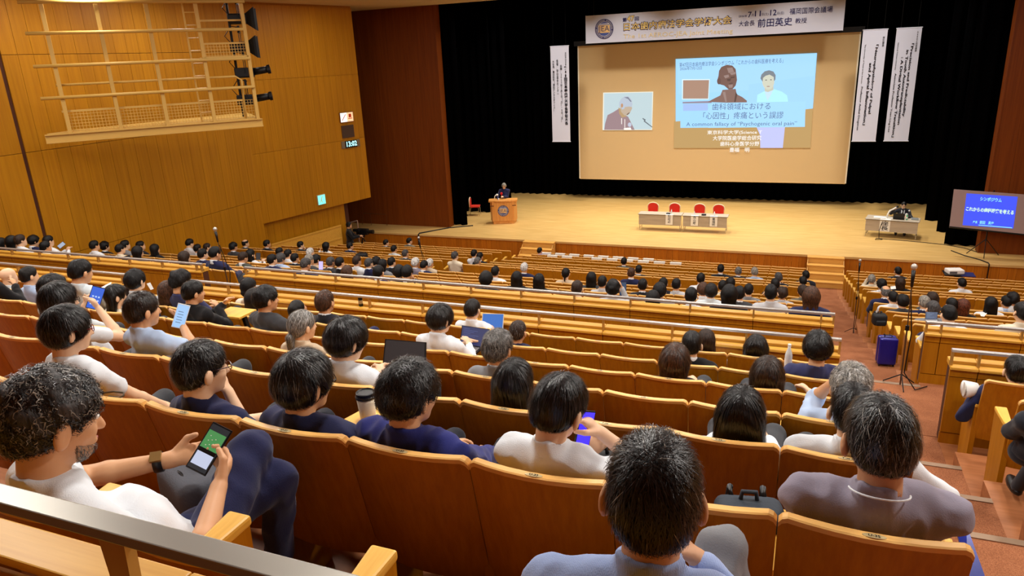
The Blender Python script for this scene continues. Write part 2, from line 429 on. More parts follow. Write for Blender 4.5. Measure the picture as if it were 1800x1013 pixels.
parapet(CX0-0.08, 0.605, 9.3, FLOORZ['P'], -3.41, -3.265, 'long wooden parapet with steel rail, far side of cross aisle, centre block', PX0)
parapet(1.62, XR-0.05, 9.3, FLOORZ['P'], -3.41, -3.27, 'wooden parapet with steel rail, far side of cross aisle, right block', 1.79)
parapet(XWALL+0.05, -9.82, 9.3, FLOORZ['P'], -3.41, -3.27, 'wooden parapet with steel rail, far side of cross aisle, left block', -9.95)
parapet(CX0-0.08, 0.595, 7.78, FLOORZ['P'], -3.19, -3.015, 'long wooden parapet with steel rail and ledge in front of the drinks can', PX0)
parapet(1.62, XR-0.05, 7.78, FLOORZ['P'], -3.19, -3.015, 'wooden parapet with steel rail, near side of cross aisle, right block', 1.87)
parapet(XWALL+0.05, -9.82, 7.78, FLOORZ['P'], -3.19, -3.015, 'wooden parapet with steel rail, near side of cross aisle, left block', -9.95)
# nearest parapet, just in front of the camera
t = thing('parapet', 'nearest wooden parapet with broad brushed steel rail, bottom left of the picture', 'parapet', (0, 0.78, -1.69))
for a, b in ((-4.2, -3.0), (-3.0, -2.1), (-2.1, -1.13), (-1.13, -0.2), (-0.2, 0.6)):
    part('ledge', MB().box(a+0.002, b-0.002, 0.02, 0.12, 0.655, 0.68), W_LEDGE, t, bevel=0.004)
    part('ledge_board', MB().box(a+0.002, b-0.002, -0.08, 0.014, 0.615, 0.645), W_LEDGE, t, bevel=0.004)
    part('panel', MB().box(a+0.002, b-0.002, -0.03, 0.05, 0.0, 0.61), W_PAR, t)
part('rail', MB().box(-4.2, 0.6, -0.026, 0.026, 0.856, 0.880), RAILB, t, bevel=0.003)
for a in (-3.9, -2.55, -1.165, 0.1):
    part('rail_post', MB().hexa([(a-0.02, -0.012, 0.64), (a+0.02, -0.012, 0.64), (a+0.02, 0.012, 0.64), (a-0.02, 0.012, 0.64)], [(a-0.035, -0.012, 0.858), (a+0.035, -0.012, 0.858), (a+0.035, 0.012, 0.858), (a-0.035, 0.012, 0.858)]), BRASSY, t)

# ------------------------------------------------------------------ lighting gallery on the left wall
GL = Vector((-17.2, 12.35, -1.35)); GR = Vector((-14.0, 16.3, -1.35))
gu = (GR-GL).normalized(); gn = Vector((gu.y, -gu.x, 0)); GLEN = (GR-GL).length   # gn towards the hall
def on_g(px, py, back=0.0):
    d = ray(px, py); P0 = GL-gn*back
    p = d*(P0.dot(gn)/d.dot(gn)); q = p-GL
    return Vector((q.dot(gu), q.dot(Vector((-gu.y, gu.x, 0))), q.z))   # along, behind, up
gal = thing('lighting_gallery', 'cream steel lighting gallery with pipes and mesh on the left wall', 'lighting gallery', GL, atan2(gu.y, gu.x))
part('deck', MB().add([(0, 0, 0.02), (GLEN, 0, 0.02), (GLEN+0.2, 3.2, 0.02), (0.75, 0.85, 0.02), (0, 0, 0.08), (GLEN, 0, 0.08), (GLEN+0.2, 3.2, 0.08), (0.75, 0.85, 0.08)],
     [(0, 3, 2, 1), (4, 5, 6, 7), (0, 1, 5, 4), (1, 2, 6, 5), (2, 3, 7, 6), (3, 0, 4, 7)]), CREAM, gal)
part('beam', MB().box(-0.05, GLEN+0.05, -0.03, 0.03, -0.15, 0.05).box(-0.05, GLEN+0.05, -0.09, 0.09, -0.16, -0.135).box(-0.05, GLEN+0.05, -0.09, 0.09, 0.03, 0.055), CREAM, gal)
gposts = [on_g(*p).x for p in ((121, 222), (211, 216), (294, 211), (376, 204), (452, 200))]
for x in gposts: part('post', MB().box(x-0.045, x+0.045, -0.05, 0.05, 0.0, 3.65), CREAM, gal)
for (pa, pb, r) in (((30, 2), (425, 5), 0.04), ((45, 60), (423, 51), 0.04), ((59, 118), (434, 102), 0.04), ((72, 174), (443, 152), 0.04)):
    a = on_g(*pa); b = on_g(*pb); z = (a.z+b.z)/2
    part('pipe', MB().tube([(a.x, -0.1, z), (b.x+0.05, -0.1, z)], r, 8), CREAM, gal, smooth=True)
a = on_g(98, 150); b = on_g(425, 134); z = (a.z+b.z)/2; b2 = on_g(432, 196)
part('guard_rail', MB().tube([(a.x, 0.15, z), (b.x-0.15, 0.15, z), (b.x, 0.15, z-0.1), (b2.x, 0.15, 0.08)], 0.03, 8), CREAM, gal, smooth=True)
c = on_g(108, 197); d = on_g(428, 176); zm = (c.z+d.z)/2
part('guard_bar', MB().bar((c.x, 0.15, zm), (d.x, 0.15, zm), 0.04, 0.05), CREAM, gal)
mesh = MB(); x = gposts[0]
while x < gposts[4]: mesh.box(x-0.006, x+0.006, 0.145, 0.155, 0.08, zm); x += 0.075
z = 0.12
while z < zm: mesh.box(gposts[0], gposts[4], 0.143, 0.157, z-0.006, z+0.006); z += 0.075
part('wire_mesh', mesh, CREAM, gal, kind='stuff')
# end bay with its own shelf and bars, where the spotlights hang
e0 = on_g(357, 77); e1 = on_g(430, 75); es = on_g(360, 102)
part('shelf', MB().box(gposts[3], gposts[4], -0.05, 0.9, es.z-0.05, es.z+0.03), CREAM, gal)
part('guard_bar', MB().bar((gposts[3], 0.1, e0.z), (gposts[4], 0.1, e0.z), 0.035, 0.045), CREAM, gal)
part('guard_bar', MB().bar((gposts[3], 0.1, on_g(350, 36).z), (gposts[4], 0.1, on_g(350, 36).z), 0.035, 0.045), CREAM, gal)
mesh = MB(); x = gposts[3]
while x < gposts[4]: mesh.box(x-0.006, x+0.006, 0.095, 0.105, es.z, e0.z); x += 0.075
z = es.z+0.05
while z < e0.z: mesh.box(gposts[3], gposts[4], 0.093, 0.107, z-0.006, z+0.006); z += 0.075
part('wire_mesh', mesh, CREAM, gal, kind='stuff')
lx = on_g(340, 110).x
part('ladder', MB().box(lx-0.02, lx+0.02, 0.3, 0.34, 0.08, 3.4).box(lx+0.3, lx+0.34, 0.3, 0.34, 0.08, 3.4), CREAM, gal)
for k in range(10): part('rung', MB().tube([(lx, 0.32, 0.3+k*0.32), (lx+0.32, 0.32, 0.3+k*0.32)], 0.015, 6), CREAM, gal)
vx = on_g(410, 60).x
part('hanging_pipe', MB().tube([(vx, 0.35, 0.1), (vx, 0.35, 3.6)], 0.035, 8), BLACKM, gal)
for k, (px, py) in enumerate(((424, 32), (428, 82), (436, 128), (440, 176))):
    q = on_g(px, py); P = GL+gu*q.x+Vector((-gu.y, gu.x, 0))*0.35+Vector((0, 0, q.z))
    s = thing('stage_spotlight', 'black stage spotlight on the lighting gallery, %s from the top' % ('first', 'second', 'third', 'lowest')[k], 'spotlight', P, radians(58), 'spotlights on the lighting gallery')
    s.rotation_euler = (0, 0, radians(35))
    part('housing', MB().box(-0.28, 0.22, -0.16, 0.16, -0.13, 0.14), BLACKM, s, bevel=0.04)
    if k < 2:
        part('barn_door', MB().hexa([(0.2, -0.16, -0.14), (0.42, -0.26, -0.3), (0.44, -0.25, -0.3), (0.22, -0.15, -0.14)], [(0.2, -0.16, 0.14), (0.42, -0.26, 0.28), (0.44, -0.25, 0.28), (0.22, -0.15, 0.14)]), BLACKM, s)
        part('barn_door', MB().hexa([(0.2, 0.15, -0.14), (0.42, 0.25, -0.3), (0.44, 0.26, -0.3), (0.22, 0.16, -0.14)], [(0.2, 0.15, 0.14), (0.42, 0.25, 0.28), (0.44, 0.26, 0.28), (0.22, 0.16, 0.14)]), BLACKM, s)
    else:
        part('lens_tube', MB().tube([(0.2, 0, 0.02), (0.62, 0, 0.07)], [0.1, 0.09], 14), BLACKM, s, smooth=True)
        part('lens_ring', MB().tube([(0.58, 0, 0.065), (0.66, 0, 0.075)], 0.12, 14), BLACKM, s)
    part('yoke', MB().bar((0, -0.19, 0), (0, -0.19, 0.38), 0.05, 0.015).bar((0, 0.19, 0), (0, 0.19, 0.38), 0.05, 0.015).bar((0, -0.2, 0.38), (0, 0.2, 0.38), 0.05, 0.02), BLACKM, s)
    part('clamp', MB().bar((0, 0, 0.36), (0, 0, 0.55), 0.06), BLACKM, s)
    part('cable', MB().tube([(-0.25, 0.1, 0.1), (-0.4, 0.12, 0.3), (-0.2, 0.1, 0.55), (0.05, 0.05, 0.5)], 0.012, 6), BLACKM, s)
# ------------------------------------------------------------------ small signs on the angled wall
def wall_thing(name, label, cat, px, py, w, h, d=0.04):
    p = on_planeA(px, py, 0.0)+nA*0.004
    o = thing(name, label, cat, p, rzA)
    return o
s = wall_thing('exit_sign', 'small lit green exit sign low on the angled wall', 'exit sign', 564, 351, 0.3, 0.3)
part('case', MB().box(-0.2, 0.2, -0.05, 0, -0.2, 0.2), plain('sign_case', (190, 200, 190), 0.5), s, bevel=0.01)
part('face', MB().box(-0.18, 0.18, -0.055, -0.05, -0.18, 0.18), glow('exit_green', (120, 255, 215), 1.5), s)
part('pictogram', MB().ball((0.02, -0.058, 0.11), (0.03, 0.003, 0.03)).bar((0.0, -0.058, 0.08), (-0.03, -0.058, -0.02), 0.05, 0.005, up=(0, 1, 0)).bar((-0.03, -0.058, -0.02), (-0.1, -0.058, -0.1), 0.03, 0.005, up=(0, 1, 0)).bar((-0.03, -0.058, -0.02), (0.04, -0.058, -0.12), 0.03, 0.005, up=(0, 1, 0)), plain('sign_white', (240, 255, 250), 0.6), s)
s = wall_thing('notice_light', 'white and orange lit notice above the grille on the angled wall', 'lit sign', 608, 206, 0.6, 0.35)
part('case', MB().box(-0.36, 0.36, -0.05, 0, -0.2, 0.2), plain('sign_frame', (120, 70, 40), 0.5), s)
part('face', MB().box(-0.34, 0.0, -0.056, -0.05, -0.18, 0.18), glow('notice_white', (255, 250, 240), 1.4), s)
part('face', MB().box(0.0, 0.34, -0.056, -0.05, -0.18, 0.18), glow('notice_orange', (255, 200, 150), 1.2), s)
part('pictogram', MB().bar((-0.28, -0.06, -0.12), (-0.06, -0.06, 0.12), 0.03, 0.004, up=(0, 1, 0)).bar((0.06, -0.06, -0.06), (0.28, -0.06, -0.06), 0.03, 0.004, up=(0, 1, 0)).box(0.1, 0.24, -0.06, -0.056, -0.02, 0.12), plain('notice_red', (220, 70, 30), 0.6), s)
s = wall_thing('speaker_grille', 'dark square loudspeaker grille between notice and clock on the angled wall', 'speaker grille', 611, 231, 0.5, 0.5)
part('frame', MB().box(-0.33, 0.33, -0.03, 0, -0.25, 0.25), plain('grille_frame', (86, 58, 40), 0.6), s)
for k in range(9): part('slat', MB().box(-0.3, 0.3, -0.036, -0.03, -0.225+k*0.052, -0.2+k*0.052), plain('grille_slat', (58, 46, 40), 0.5), s)
s = wall_thing('digital_clock', 'small digital wall clock with glowing pale digits below the grille', 'clock', 616, 253, 0.6, 0.3)
part('case', MB().box(-0.5, 0.5, -0.03, 0, -0.14, 0.14), plain('clock_case', (120, 104, 84), 0.5), s)
part('screen', MB().box(-0.32, 0.32, -0.05, -0.03, -0.14, 0.14), BLACKP, s)
me = text_mesh('13:02', 0.28, 0.0, 'CENTER', 0.006)
co = np.zeros(len(me.vertices)*3); me.vertices.foreach_get('co', co); co = co.reshape(-1, 3)
me.vertices.foreach_set('co', np.stack([co[:, 0], np.full(len(co), -0.053), co[:, 1]], 1).ravel()); me.materials.clear(); me.materials.append(glow('clock_digits', (170, 250, 255), 2.2))
link('digits', me, s)
# ------------------------------------------------------------------ auditorium seats
def seat_back_mesh():
    """veneered shell, bulging towards the row behind, leaning back, with a thick light top edge"""
    nx = 8; w = 0.546; sag = 0.045; th = 0.028
    zt, zb = BACKH, 0.38; rad = 0.03
    def pt(u, z, off):
        x = (u-0.5)*w; lean = 0.15*(zt-z)/(zt-zb)
        y = lean - sag*(1-(2*u-1)**2)*0.9 + off
        return (x, y, z)
    mb = MB()
    zs = [zb, 0.62, 0.86, zt-0.03]
    top = lambda u: zt - rad*max(0.0, (abs(2*u-1)-0.9)/0.1)**2
    us = [0, .02, .05, .15, .3, .45, .6, .75, .88, .95, .98, 1]
    n = len(us)
    vs = []
    for off in (0.0, th):
        for j, z in enumerate(zs):
            for u in us: vs.append(pt(u, z if j < 3 else top(u)-0.022, off))
    J = len(zs); fs = []
    for j in range(J-1):
        for i in range(n-1):
            a = j*n+i; b = a+1; c = b+n; d = a+n
            fs.append((a, b, c, d)); q = J*n
            fs.append((q+d, q+c, q+b, q+a))
    q = J*n
    for j in range(J-1):
        fs.append((j*n, (j+1)*n, q+(j+1)*n, q+j*n)); fs.append((q+j*n+n-1, q+(j+1)*n+n-1, (j+1)*n+n-1, j*n+n-1))
    for i in range(n-1): fs.append((q+i, q+i+1, i+1, i))
    mb.add(vs, fs)
    # top edge
    eb = MB(); vs = []
    for (off, dz) in ((-0.004, -0.024), (-0.004, -0.004), (0.003, 0.0), (th-0.001, 0.0), (th+0.006, -0.004), (th+0.006, -0.024)):
        for u in us: vs.append(pt(u, top(u)+dz, off))
    fs = []
    for j in range(5):
        for i in range(n-1): a = j*n+i; fs.append((a, a+1, a+n+1, a+n))
    for i in range(n-1): a = 5*n+i; fs.append((a, a+1, i+1, i))
    fs.append(tuple(j*n for j in range(6))); fs.append(tuple(j*n+n-1 for j in range(5, -1, -1)))
    eb.add(vs, fs)
    return mb, eb
_b, _e = seat_back_mesh()
ME_BACK = _b.mesh('backrest', W_BACK); ME_EDGE = _e.mesh('top_edge', W_EDGE)
for me in (ME_BACK,): me.polygons.foreach_set('use_smooth', [True]*len(me.polygons)); me.set_sharp_from_angle(angle=radians(35))
_pd = MB(); _pd.hexa([(-0.235, 0.14, 0.40), (0.235, 0.14, 0.40), (0.235, 0.56, 0.42), (-0.235, 0.56, 0.42)], [(-0.235, 0.14, 0.48), (0.235, 0.14, 0.48), (0.235, 0.56, 0.50), (-0.235, 0.56, 0.50)])
ME_PAD = _pd.mesh('seat_cushion', CUSHION, True, 0.03, 3)
_ar = MB(); _ar.hexa([(-0.024, 0.11, 0.715), (0.024, 0.11, 0.715), (0.046, 0.46, 0.74), (-0.046, 0.46, 0.74)], [(-0.024, 0.11, 0.755), (0.024, 0.11, 0.755), (0.046, 0.46, 0.775), (-0.046, 0.46, 0.775)])
ME_ARM = _ar.mesh('armrest', W_ARM, False, 0.01, 2)
_as = MB(); _as.hexa([(-0.022, 0.14, 0.0), (0.022, 0.14, 0.0), (0.03, 0.44, 0.0), (-0.03, 0.44, 0.0)], [(-0.022, 0.12, 0.715), (0.022, 0.12, 0.715), (0.042, 0.45, 0.74), (-0.042, 0.45, 0.74)])
ME_SIDE = _as.mesh('side_panel', W_PAR)
_pl = MB(); _pl.lathe([(0.034, 0), (0.034, 0.0015)], (0, 0, 0), 16, 0, 1.0, 0.32)
PLATEM = plain('seat_number_plate', (206, 186, 138), 0.4, 0.3)
ME_PLATE = _pl.mesh('number_plate', PLATEM)
_plates = {}
ORD = ['zeroth', 'first', 'second', 'third', 'fourth', 'fifth', 'sixth', 'seventh', 'eighth', 'ninth', 'tenth', 'eleventh', 'twelfth', 'thirteenth', 'fourteenth', 'fifteenth', 'sixteenth',
       'seventeenth', 'eighteenth', 'nineteenth', 'twentieth', 'twenty-first', 'twenty-second']
BLOCKS = {'centre': (0.58, 17, -1), 'right': (RX0, 14, 1), 'left': (LX1, 14, -1)}
seat_list = []
for r in ROWS:
    for bname, (x0, n, sg) in BLOCKS.items():
        for i in range(n):
            xc = x0+sg*(i+0.5)*PITCHX
            p = proj((xc, ROWY[r], ROWZ[r])); q = proj((xc, ROWY[r]+0.2, ROWZ[r]-0.45))
            if r in 'DCBA' and bname == 'left' and i > 11: continue
            if (-60 < p[0] < 1860 and -50 < p[1] < 1060) or (-60 < q[0] < 1860 and q[1] < 1080):
                seat_list.append((p[2], r, bname, i, n, sg, xc))
        # aisle end
seat_list.sort(key=lambda s: s[0])
def seat_number(bname, i): return {'centre': 35-i, 'right': 36+i, 'left': 18-i}[bname]
far = [MB(), MB(), MB(), MB(), MB()]
def place(mb, me, off, mirror=False):
    vs = [(v.co.x+off[0], v.co.y+off[1], v.co.z+off[2]) for v in me.vertices]
    mb.add(vs, [tuple(p.vertices) for p in me.polygons])
TAB_SEATS = set()
NEAR_SEATS = 300
for k, (dist, r, bname, i, n, sg, xc) in enumerate(seat_list):
    base = (xc, ROWY[r], FLOORZ[r])
    if k < NEAR_SEATS:
        rn = ROWS.index(r)
        blk = {'centre': 'middle block', 'right': 'right block', 'left': 'left block'}[bname]
        ai = {'centre': 'right aisle', 'right': 'left end', 'left': 'right end'}[bname]
        if r in 'UTSRQ' and bname == 'centre':
            lab = 'wooden auditorium seat plated %s-%d, %s from the right aisle' % (r, seat_number(bname, i), ORD[i+1])
        else:
            lab = 'wooden auditorium seat, %s, row %s of the seat plates, %s from its %s' % (blk, r, ORD[i+1], ai)
        s = thing('auditorium_seat', lab, 'seat', base, 0.0, 'wooden auditorium seats')
        b = link('backrest', ME_BACK, s); link('top_edge', ME_EDGE, b)
        link('seat_cushion', ME_PAD, s)
        a = link('armrest', ME_ARM, s, (-sg*PITCHX/2 if bname == 'centre' else PITCHX/2*1.0, 0, 0)); link('side_panel', ME_SIDE, a)
        if i == 0 and bname != 'centre':
            a = link('armrest', ME_ARM, s, (-sg*PITCHX/2*0.98, 0, 0)); link('side_panel', ME_SIDE, a)
        if i == 0 and bname == 'centre' or (bname == 'centre' and i == n-1):
            a = link('armrest', ME_ARM, s, (-PITCHX/2*0.98 if i else PITCHX/2*0.94, 0, 0)); link('side_panel', ME_SIDE, a)
        if r in 'UTSRQP':
            pl = link('number_plate', ME_PLATE, s, (0.0, -0.0405+0.012, BACKH+0.0002))
            if r in 'UTSR' and bname == 'centre' and dist < 6.5:
                key = '%s-%d' % (r, seat_number(bname, i))
                if key not in _plates:
                    _plates[key] = text_mesh(key, 0.017, 0.0, 'CENTER', 0.0003); _plates[key].materials.append(INK)
                link('seat_number', _plates[key], pl, (0, 0, 0.002))
    else:
        place(far[0], ME_BACK, base); place(far[1], ME_EDGE, base)
        far[3].box(base[0]-0.23, base[0]+0.23, base[1]+0.14, base[1]+0.55, base[2]+0.41, base[2]+0.49)
        for sx in ((-1, 1) if i == 0 else (sg,)):
            place(far[2], ME_ARM, (base[0]+sx*PITCHX/2*0.97, base[1], base[2])); place(far[4], ME_SIDE, (base[0]+sx*PITCHX/2*0.97, base[1], base[2]))
if far[0].v:
    fs = thing('far_auditorium_seats', 'rows of smaller wooden seats farther towards the stage', 'seats')
    fs['kind'] = 'stuff'
    for nm, mb, mt in (('backrests', far[0], W_BACK), ('top_edges', far[1], W_EDGE), ('armrests', far[2], W_ARM), ('seat_cushions', far[3], CUSHION), ('side_panels', far[4], W_PAR)):
        part(nm, mb, mt, fs, kind='stuff')
print('SEATS', len(seat_list))
# ------------------------------------------------------------------ curtains
def wavy(x0, x1, z0, z1, amp=0.09, wl=0.42, step=0.07):
    n = max(8, int((x1-x0)/step)); vs = []; fs = []; rr = random.Random(int(x0*100)+7)
    ph = 0
    for i in range(n+1):
        ph += 2*pi*step/wl*(0.75+0.5*rr.random())
        y = amp*sin(ph)+amp*0.4*sin(ph*0.37)
        vs.append((x0+(x1-x0)*i/n, y, z0)); vs.append((x0+(x1-x0)*i/n, y*0.7, z1))
        vs.append((x0+(x1-x0)*i/n, y+0.012, z0)); vs.append((x0+(x1-x0)*i/n, y*0.7+0.012, z1))
    for i in range(n):
        a = 4*i
        fs += [(a, a+4, a+5, a+1), (a+6, a+2, a+3, a+7), (a, a+2, a+6, a+4), (a+1, a+5, a+7, a+3)]
    fs += [(0, 1, 3, 2), (4*n, 4*n+2, 4*n+3, 4*n+1)]
    m = MB(); m.add(vs, fs); return m
def curtain(label, x0, x1, y, z1=7.5, amp=0.09):
    o = thing('stage_curtain', label, 'curtain', (0, y, ZSTAGE), 0, 'black stage curtains')
    part('cloth', wavy(x0, x1, 0.01, z1-ZSTAGE, amp), BLACKC, o, smooth=True)
    part('track', MB().box(x0, x1, -0.04, 0.04, z1-ZSTAGE, z1-ZSTAGE+0.08), BLACKM, o)
curtain('black back curtain hanging behind the projection screen', -21, 12.5, YBACK, 7.5, 0.12)
for k, (y, xi) in enumerate(((29.4, 5.32), (31.42, 5.36), (33.45, 5.22))):
    w = ('front', 'middle', 'rear')[k]
    curtain('black side curtain at the right edge of the stage, %s one' % w, xi, 11.5, y)
    curtain('black side curtain at the left edge of the stage, %s one' % w, -20.5, (-13.95, -13.62, -13.5)[k], (29.05, 31.9, 33.45)[k])

# ------------------------------------------------------------------ projection screen with slide
YS = 35.8
def SP(px, py, y=YS-0.03): return on_y(px, py, y)
scr = thing('projection_screen', 'huge beige projection screen hanging at the back of the stage', 'screen', (-4.17, YS, -6.16))
SCRM = plain('screen_fabric', (206, 178, 132), 0.85, 0, 0.1)  # white fabric, with the beige of warm stage light put into its colour
part('fabric', MB().box(-6.3, 6.34, 0, 0.03, 0, 6.58), SCRM, scr)
part('bottom_bar', MB().tube([(-6.3, 0.02, 0.0), (6.34, 0.02, 0.0)], 0.03, 8), SCRM, scr)
for sx in (-6.31, 6.35): part('edge_tape', MB().box(sx-0.03, sx+0.03, -0.005, 0.02, 0, 6.58), plain('screen_tape', (235, 228, 210), 0.8), scr)
part('top_case', MB().box(-6.5, 6.5, -0.1, 0.1, 6.58, 6.8), BLACKM, scr)
part('cable', MB().tube([(-5.5, 0.0, 6.8), (-5.5, 0.0, 13.9)], 0.015, 6).tube([(5.5, 0.0, 6.8), (5.5, 0.0, 13.9)], 0.015, 6), BLACKM, scr)
def flat(name, pts, mat, parent, depth, conv=lambda p: p):
    """a flat patch of the projected picture; pts in photo pixels on the screen plane"""
    q = [SP(*conv(p), YS-depth) for p in pts]
    n = len(q); off = Vector(parent.location)
    m = MB(); m.add([v-off for v in q], [tuple(range(n))]); 
    me = m.mesh(name, mat)
    bm = bmesh.new(); bm.from_mesh(me); bmesh.ops.triangulate(bm, faces=bm.faces[:]); bm.to_mesh(me); bm.free()
    return link(name, me, parent)
def ell(cx, cy, rx, ry, n=24, a0=0, a1=2*pi, tilt=0.0):
    out = []
    for k in range(n):
        a = a0+(a1-a0)*k/(n-1 if a1-a0 < 6.2 else n); x = rx*cos(a); y = ry*sin(a)
        out.append((cx+x*cos(tilt)-y*sin(tilt), cy+x*sin(tilt)+y*cos(tilt)))
    return out
def letters(name, s, mat, parent, pa, pb, hpx, depth, conv=lambda p: p, bold=0.0, y=None, xd=(1, 0, 0), zd=(0, 0, 1)):
    """one line of lettering between two photo pixels (left middle, right middle) on the plane y"""
    yy = YS-depth if y is None else y
    a = SP(*conv(pa), yy); b = SP(*conv(pb), yy); c = (a+b)/2
    u = conv((0, hpx)); v = conv((0, 0)); hp = abs(u[1]-v[1])
    mid = ((conv(pa)[0]+conv(pb)[0])/2, (conv(pa)[1]+conv(pb)[1])/2)
    h = (SP(mid[0], mid[1]-hp/2, yy)-SP(mid[0], mid[1]+hp/2, yy)).length
    o = lettering(name, s, 1.0, mat, parent, c, (b-a), zd, 'CENTER', bold, (b-a).length, h, 0.0)
    if o: o.location = -Vector(parent.location)
    return o
sl = thing('projected_slide', 'bright blue projected slide with bust and man in white coat', 'projected slide', (-2.6, YS-0.02, -2.5))
C3 = lambda p: (1170+p[0]/5.196, 85+p[1]/5.196)
G = lambda n, c, s=1.0: glow('slide_'+n, c, s*1.1)
flat('slide_dim_area', [(78, 665), (1345, 550), (1322, 910), (75, 912)], G('dim', (205, 166, 104), 0.8), sl, 0.032, C3)
flat('slide_bright_area', [(92, 98), (1383, 43), (1345, 550), (1278, 557), (1265, 718), (135, 727), (135, 665), (92, 668)], G('sky', (158, 214, 255)), sl, 0.036, C3)
flat('slide_upper_glow', [(150, 110), (1370, 55), (1350, 330), (820, 380), (120, 420), (105, 150)], G('sky2', (164, 216, 255)), sl, 0.038, C3)
flat('slide_right_tint', [(760, 330), (1362, 250), (1345, 545), (760, 600)], G('sky3', (160, 213, 255)), sl, 0.039, C3)
flat('slide_legs', [(830, 720), (1090, 715), (1070, 910), (865, 910), (862, 790)], G('legs', (190, 196, 250)), sl, 0.041, C3)
flat('slide_frame_edge', [(150, 282), (404, 280), (394, 468), (150, 468)], G('frame', (214, 240, 255)), sl, 0.042, C3)
flat('slide_brown_picture', [(160, 292), (397, 290), (388, 460), (158, 460)], G('brown', (176, 140, 120), 0.9), sl, 0.044, C3)
flat('slide_shelf', [(155, 490), (420, 480), (420, 500), (155, 504)], G('shelf', (150, 140, 160), 0.9), sl, 0.044, C3)
flat('slide_shelf_shadow', [(160, 510), (385, 505), (388, 568), (160, 572)], G('shelf2', (160, 190, 240)), sl, 0.044, C3)
flat('slide_coat', [(838, 425), (900, 392), (935, 385), (990, 372), (1060, 395), (1110, 430), (1130, 560), (1120, 720), (840, 720), (828, 560)], G('coat', (176, 238, 252)), sl, 0.043, C3)
flat('slide_collar', [(905, 392), (985, 372), (965, 420), (930, 480), (915, 430)], G('collar', (196, 226, 250)), sl, 0.045, C3)
flat('slide_man_neck', [(905, 350), (985, 340), (985, 380), (935, 400), (905, 392)], G('neck', (196, 196, 178)), sl, 0.0455, C3)
flat('slide_man_face', ell(938, 300, 56, 78), G('face', (206, 208, 190)), sl, 0.047, C3)
flat('slide_man_hair', [(866, 275), (875, 240), (905, 210), (945, 200), (985, 212), (1005, 245), (1003, 285), (990, 300), (988, 262), (950, 240), (915, 250), (890, 270), (886, 305)], G('hair', (126, 136, 146), 0.9), sl, 0.049, C3)
for (ex, ey) in ((918, 290), (962, 287)): flat('slide_man_eye', ell(ex, ey, 9, 4, 10), G('eye', (90, 92, 96), 0.8), sl, 0.05, C3)
flat('slide_man_mouth', ell(938, 348, 16, 4, 10), G('mouth', (176, 140, 130), 0.8), sl, 0.05, C3)
flat('slide_bust_shoulders', [(385, 490), (430, 465), (500, 430), (520, 380), (640, 370), (650, 420), (700, 445), (742, 478), (742, 494), (560, 497)], G('bust', (138, 106, 98), 0.85), sl, 0.046, C3)
flat('slide_bust_head', [(483, 250), (488, 205), (510, 170), (560, 150), (610, 158), (640, 190), (648, 250), (652, 290), (640, 340), (612, 372), (575, 375), (535, 340), (500, 330), (475, 310), (474, 285)], G('bust2', (122, 90, 82), 0.85), sl, 0.048, C3)
flat('slide_bust_ear', ell(488, 300, 18, 30), G('bust3', (108, 78, 72), 0.85), sl, 0.049, C3)
for pts in ([(560, 180), (610, 175), (625, 215), (575, 225)], [(585, 225), (640, 215), (640, 235), (600, 245)], [(572, 335), (615, 330), (610, 360), (580, 362)], [(530, 250), (575, 240), (580, 262), (545, 275)], [(520, 400), (545, 395), (560, 490), (545, 490)]):
    flat('slide_bust_highlight', pts, G('bust4', (166, 140, 134), 0.8), sl, 0.05, C3)
for pts in ([(592, 262), (632, 256), (630, 268), (596, 274)], [(560, 280), (600, 275), (590, 300), (565, 300)], [(580, 318), (612, 314), (612, 322), (582, 326)], [(640, 400), (655, 420), (640, 490), (625, 490)]):
    flat('slide_bust_shadow', pts, G('bust5', (88, 64, 60), 0.85), sl, 0.051, C3)
flat('slide_title_band', [(425, 500), (1278, 485), (1272, 718), (390, 727), (385, 560)], G('band', (162, 216, 255)), sl, 0.0525, C3)
TG = G('text', (96, 120, 168), 0.7)
letters('slide_text', '第47回日本歯内療法学会シンポジウム「これからの歯科医療を考える」', TG, sl, (135, 152), (1085, 110), 42, 0.056, C3)
letters('slide_text', '2026年7月12日', TG, sl, (133, 188), (332, 180), 32, 0.056, C3)
letters('slide_text', '歯科領域における', TG, sl, (428, 535), (962, 527), 62, 0.056, C3)
letters('slide_text', '「心因性」疼痛という誤謬', TG, sl, (325, 618), (1055, 610), 64, 0.056, C3)
letters('slide_text', 'A common fallacy of “Psychogenic oral pain”', TG, sl, (190, 697), (1200, 688), 46, 0.056, C3)
TW = G('white', (250, 244, 236), 1.0)
letters('slide_text', '東京科学大学(Science T', TW, sl, (380, 770), (880, 765), 44, 0.056, C3, 0.01)
letters('slide_text', '大学院医歯学総合研究', TW, sl, (432, 822), (875, 818), 44, 0.056, C3, 0.01)
letters('slide_text', '歯科心身医学分野', TW, sl, (498, 873), (855, 871), 42, 0.056, C3, 0.01)
letters('slide_text', '豊福　明', TW, sl, (585, 928), (765, 928), 42, 0.056, C3, 0.01)
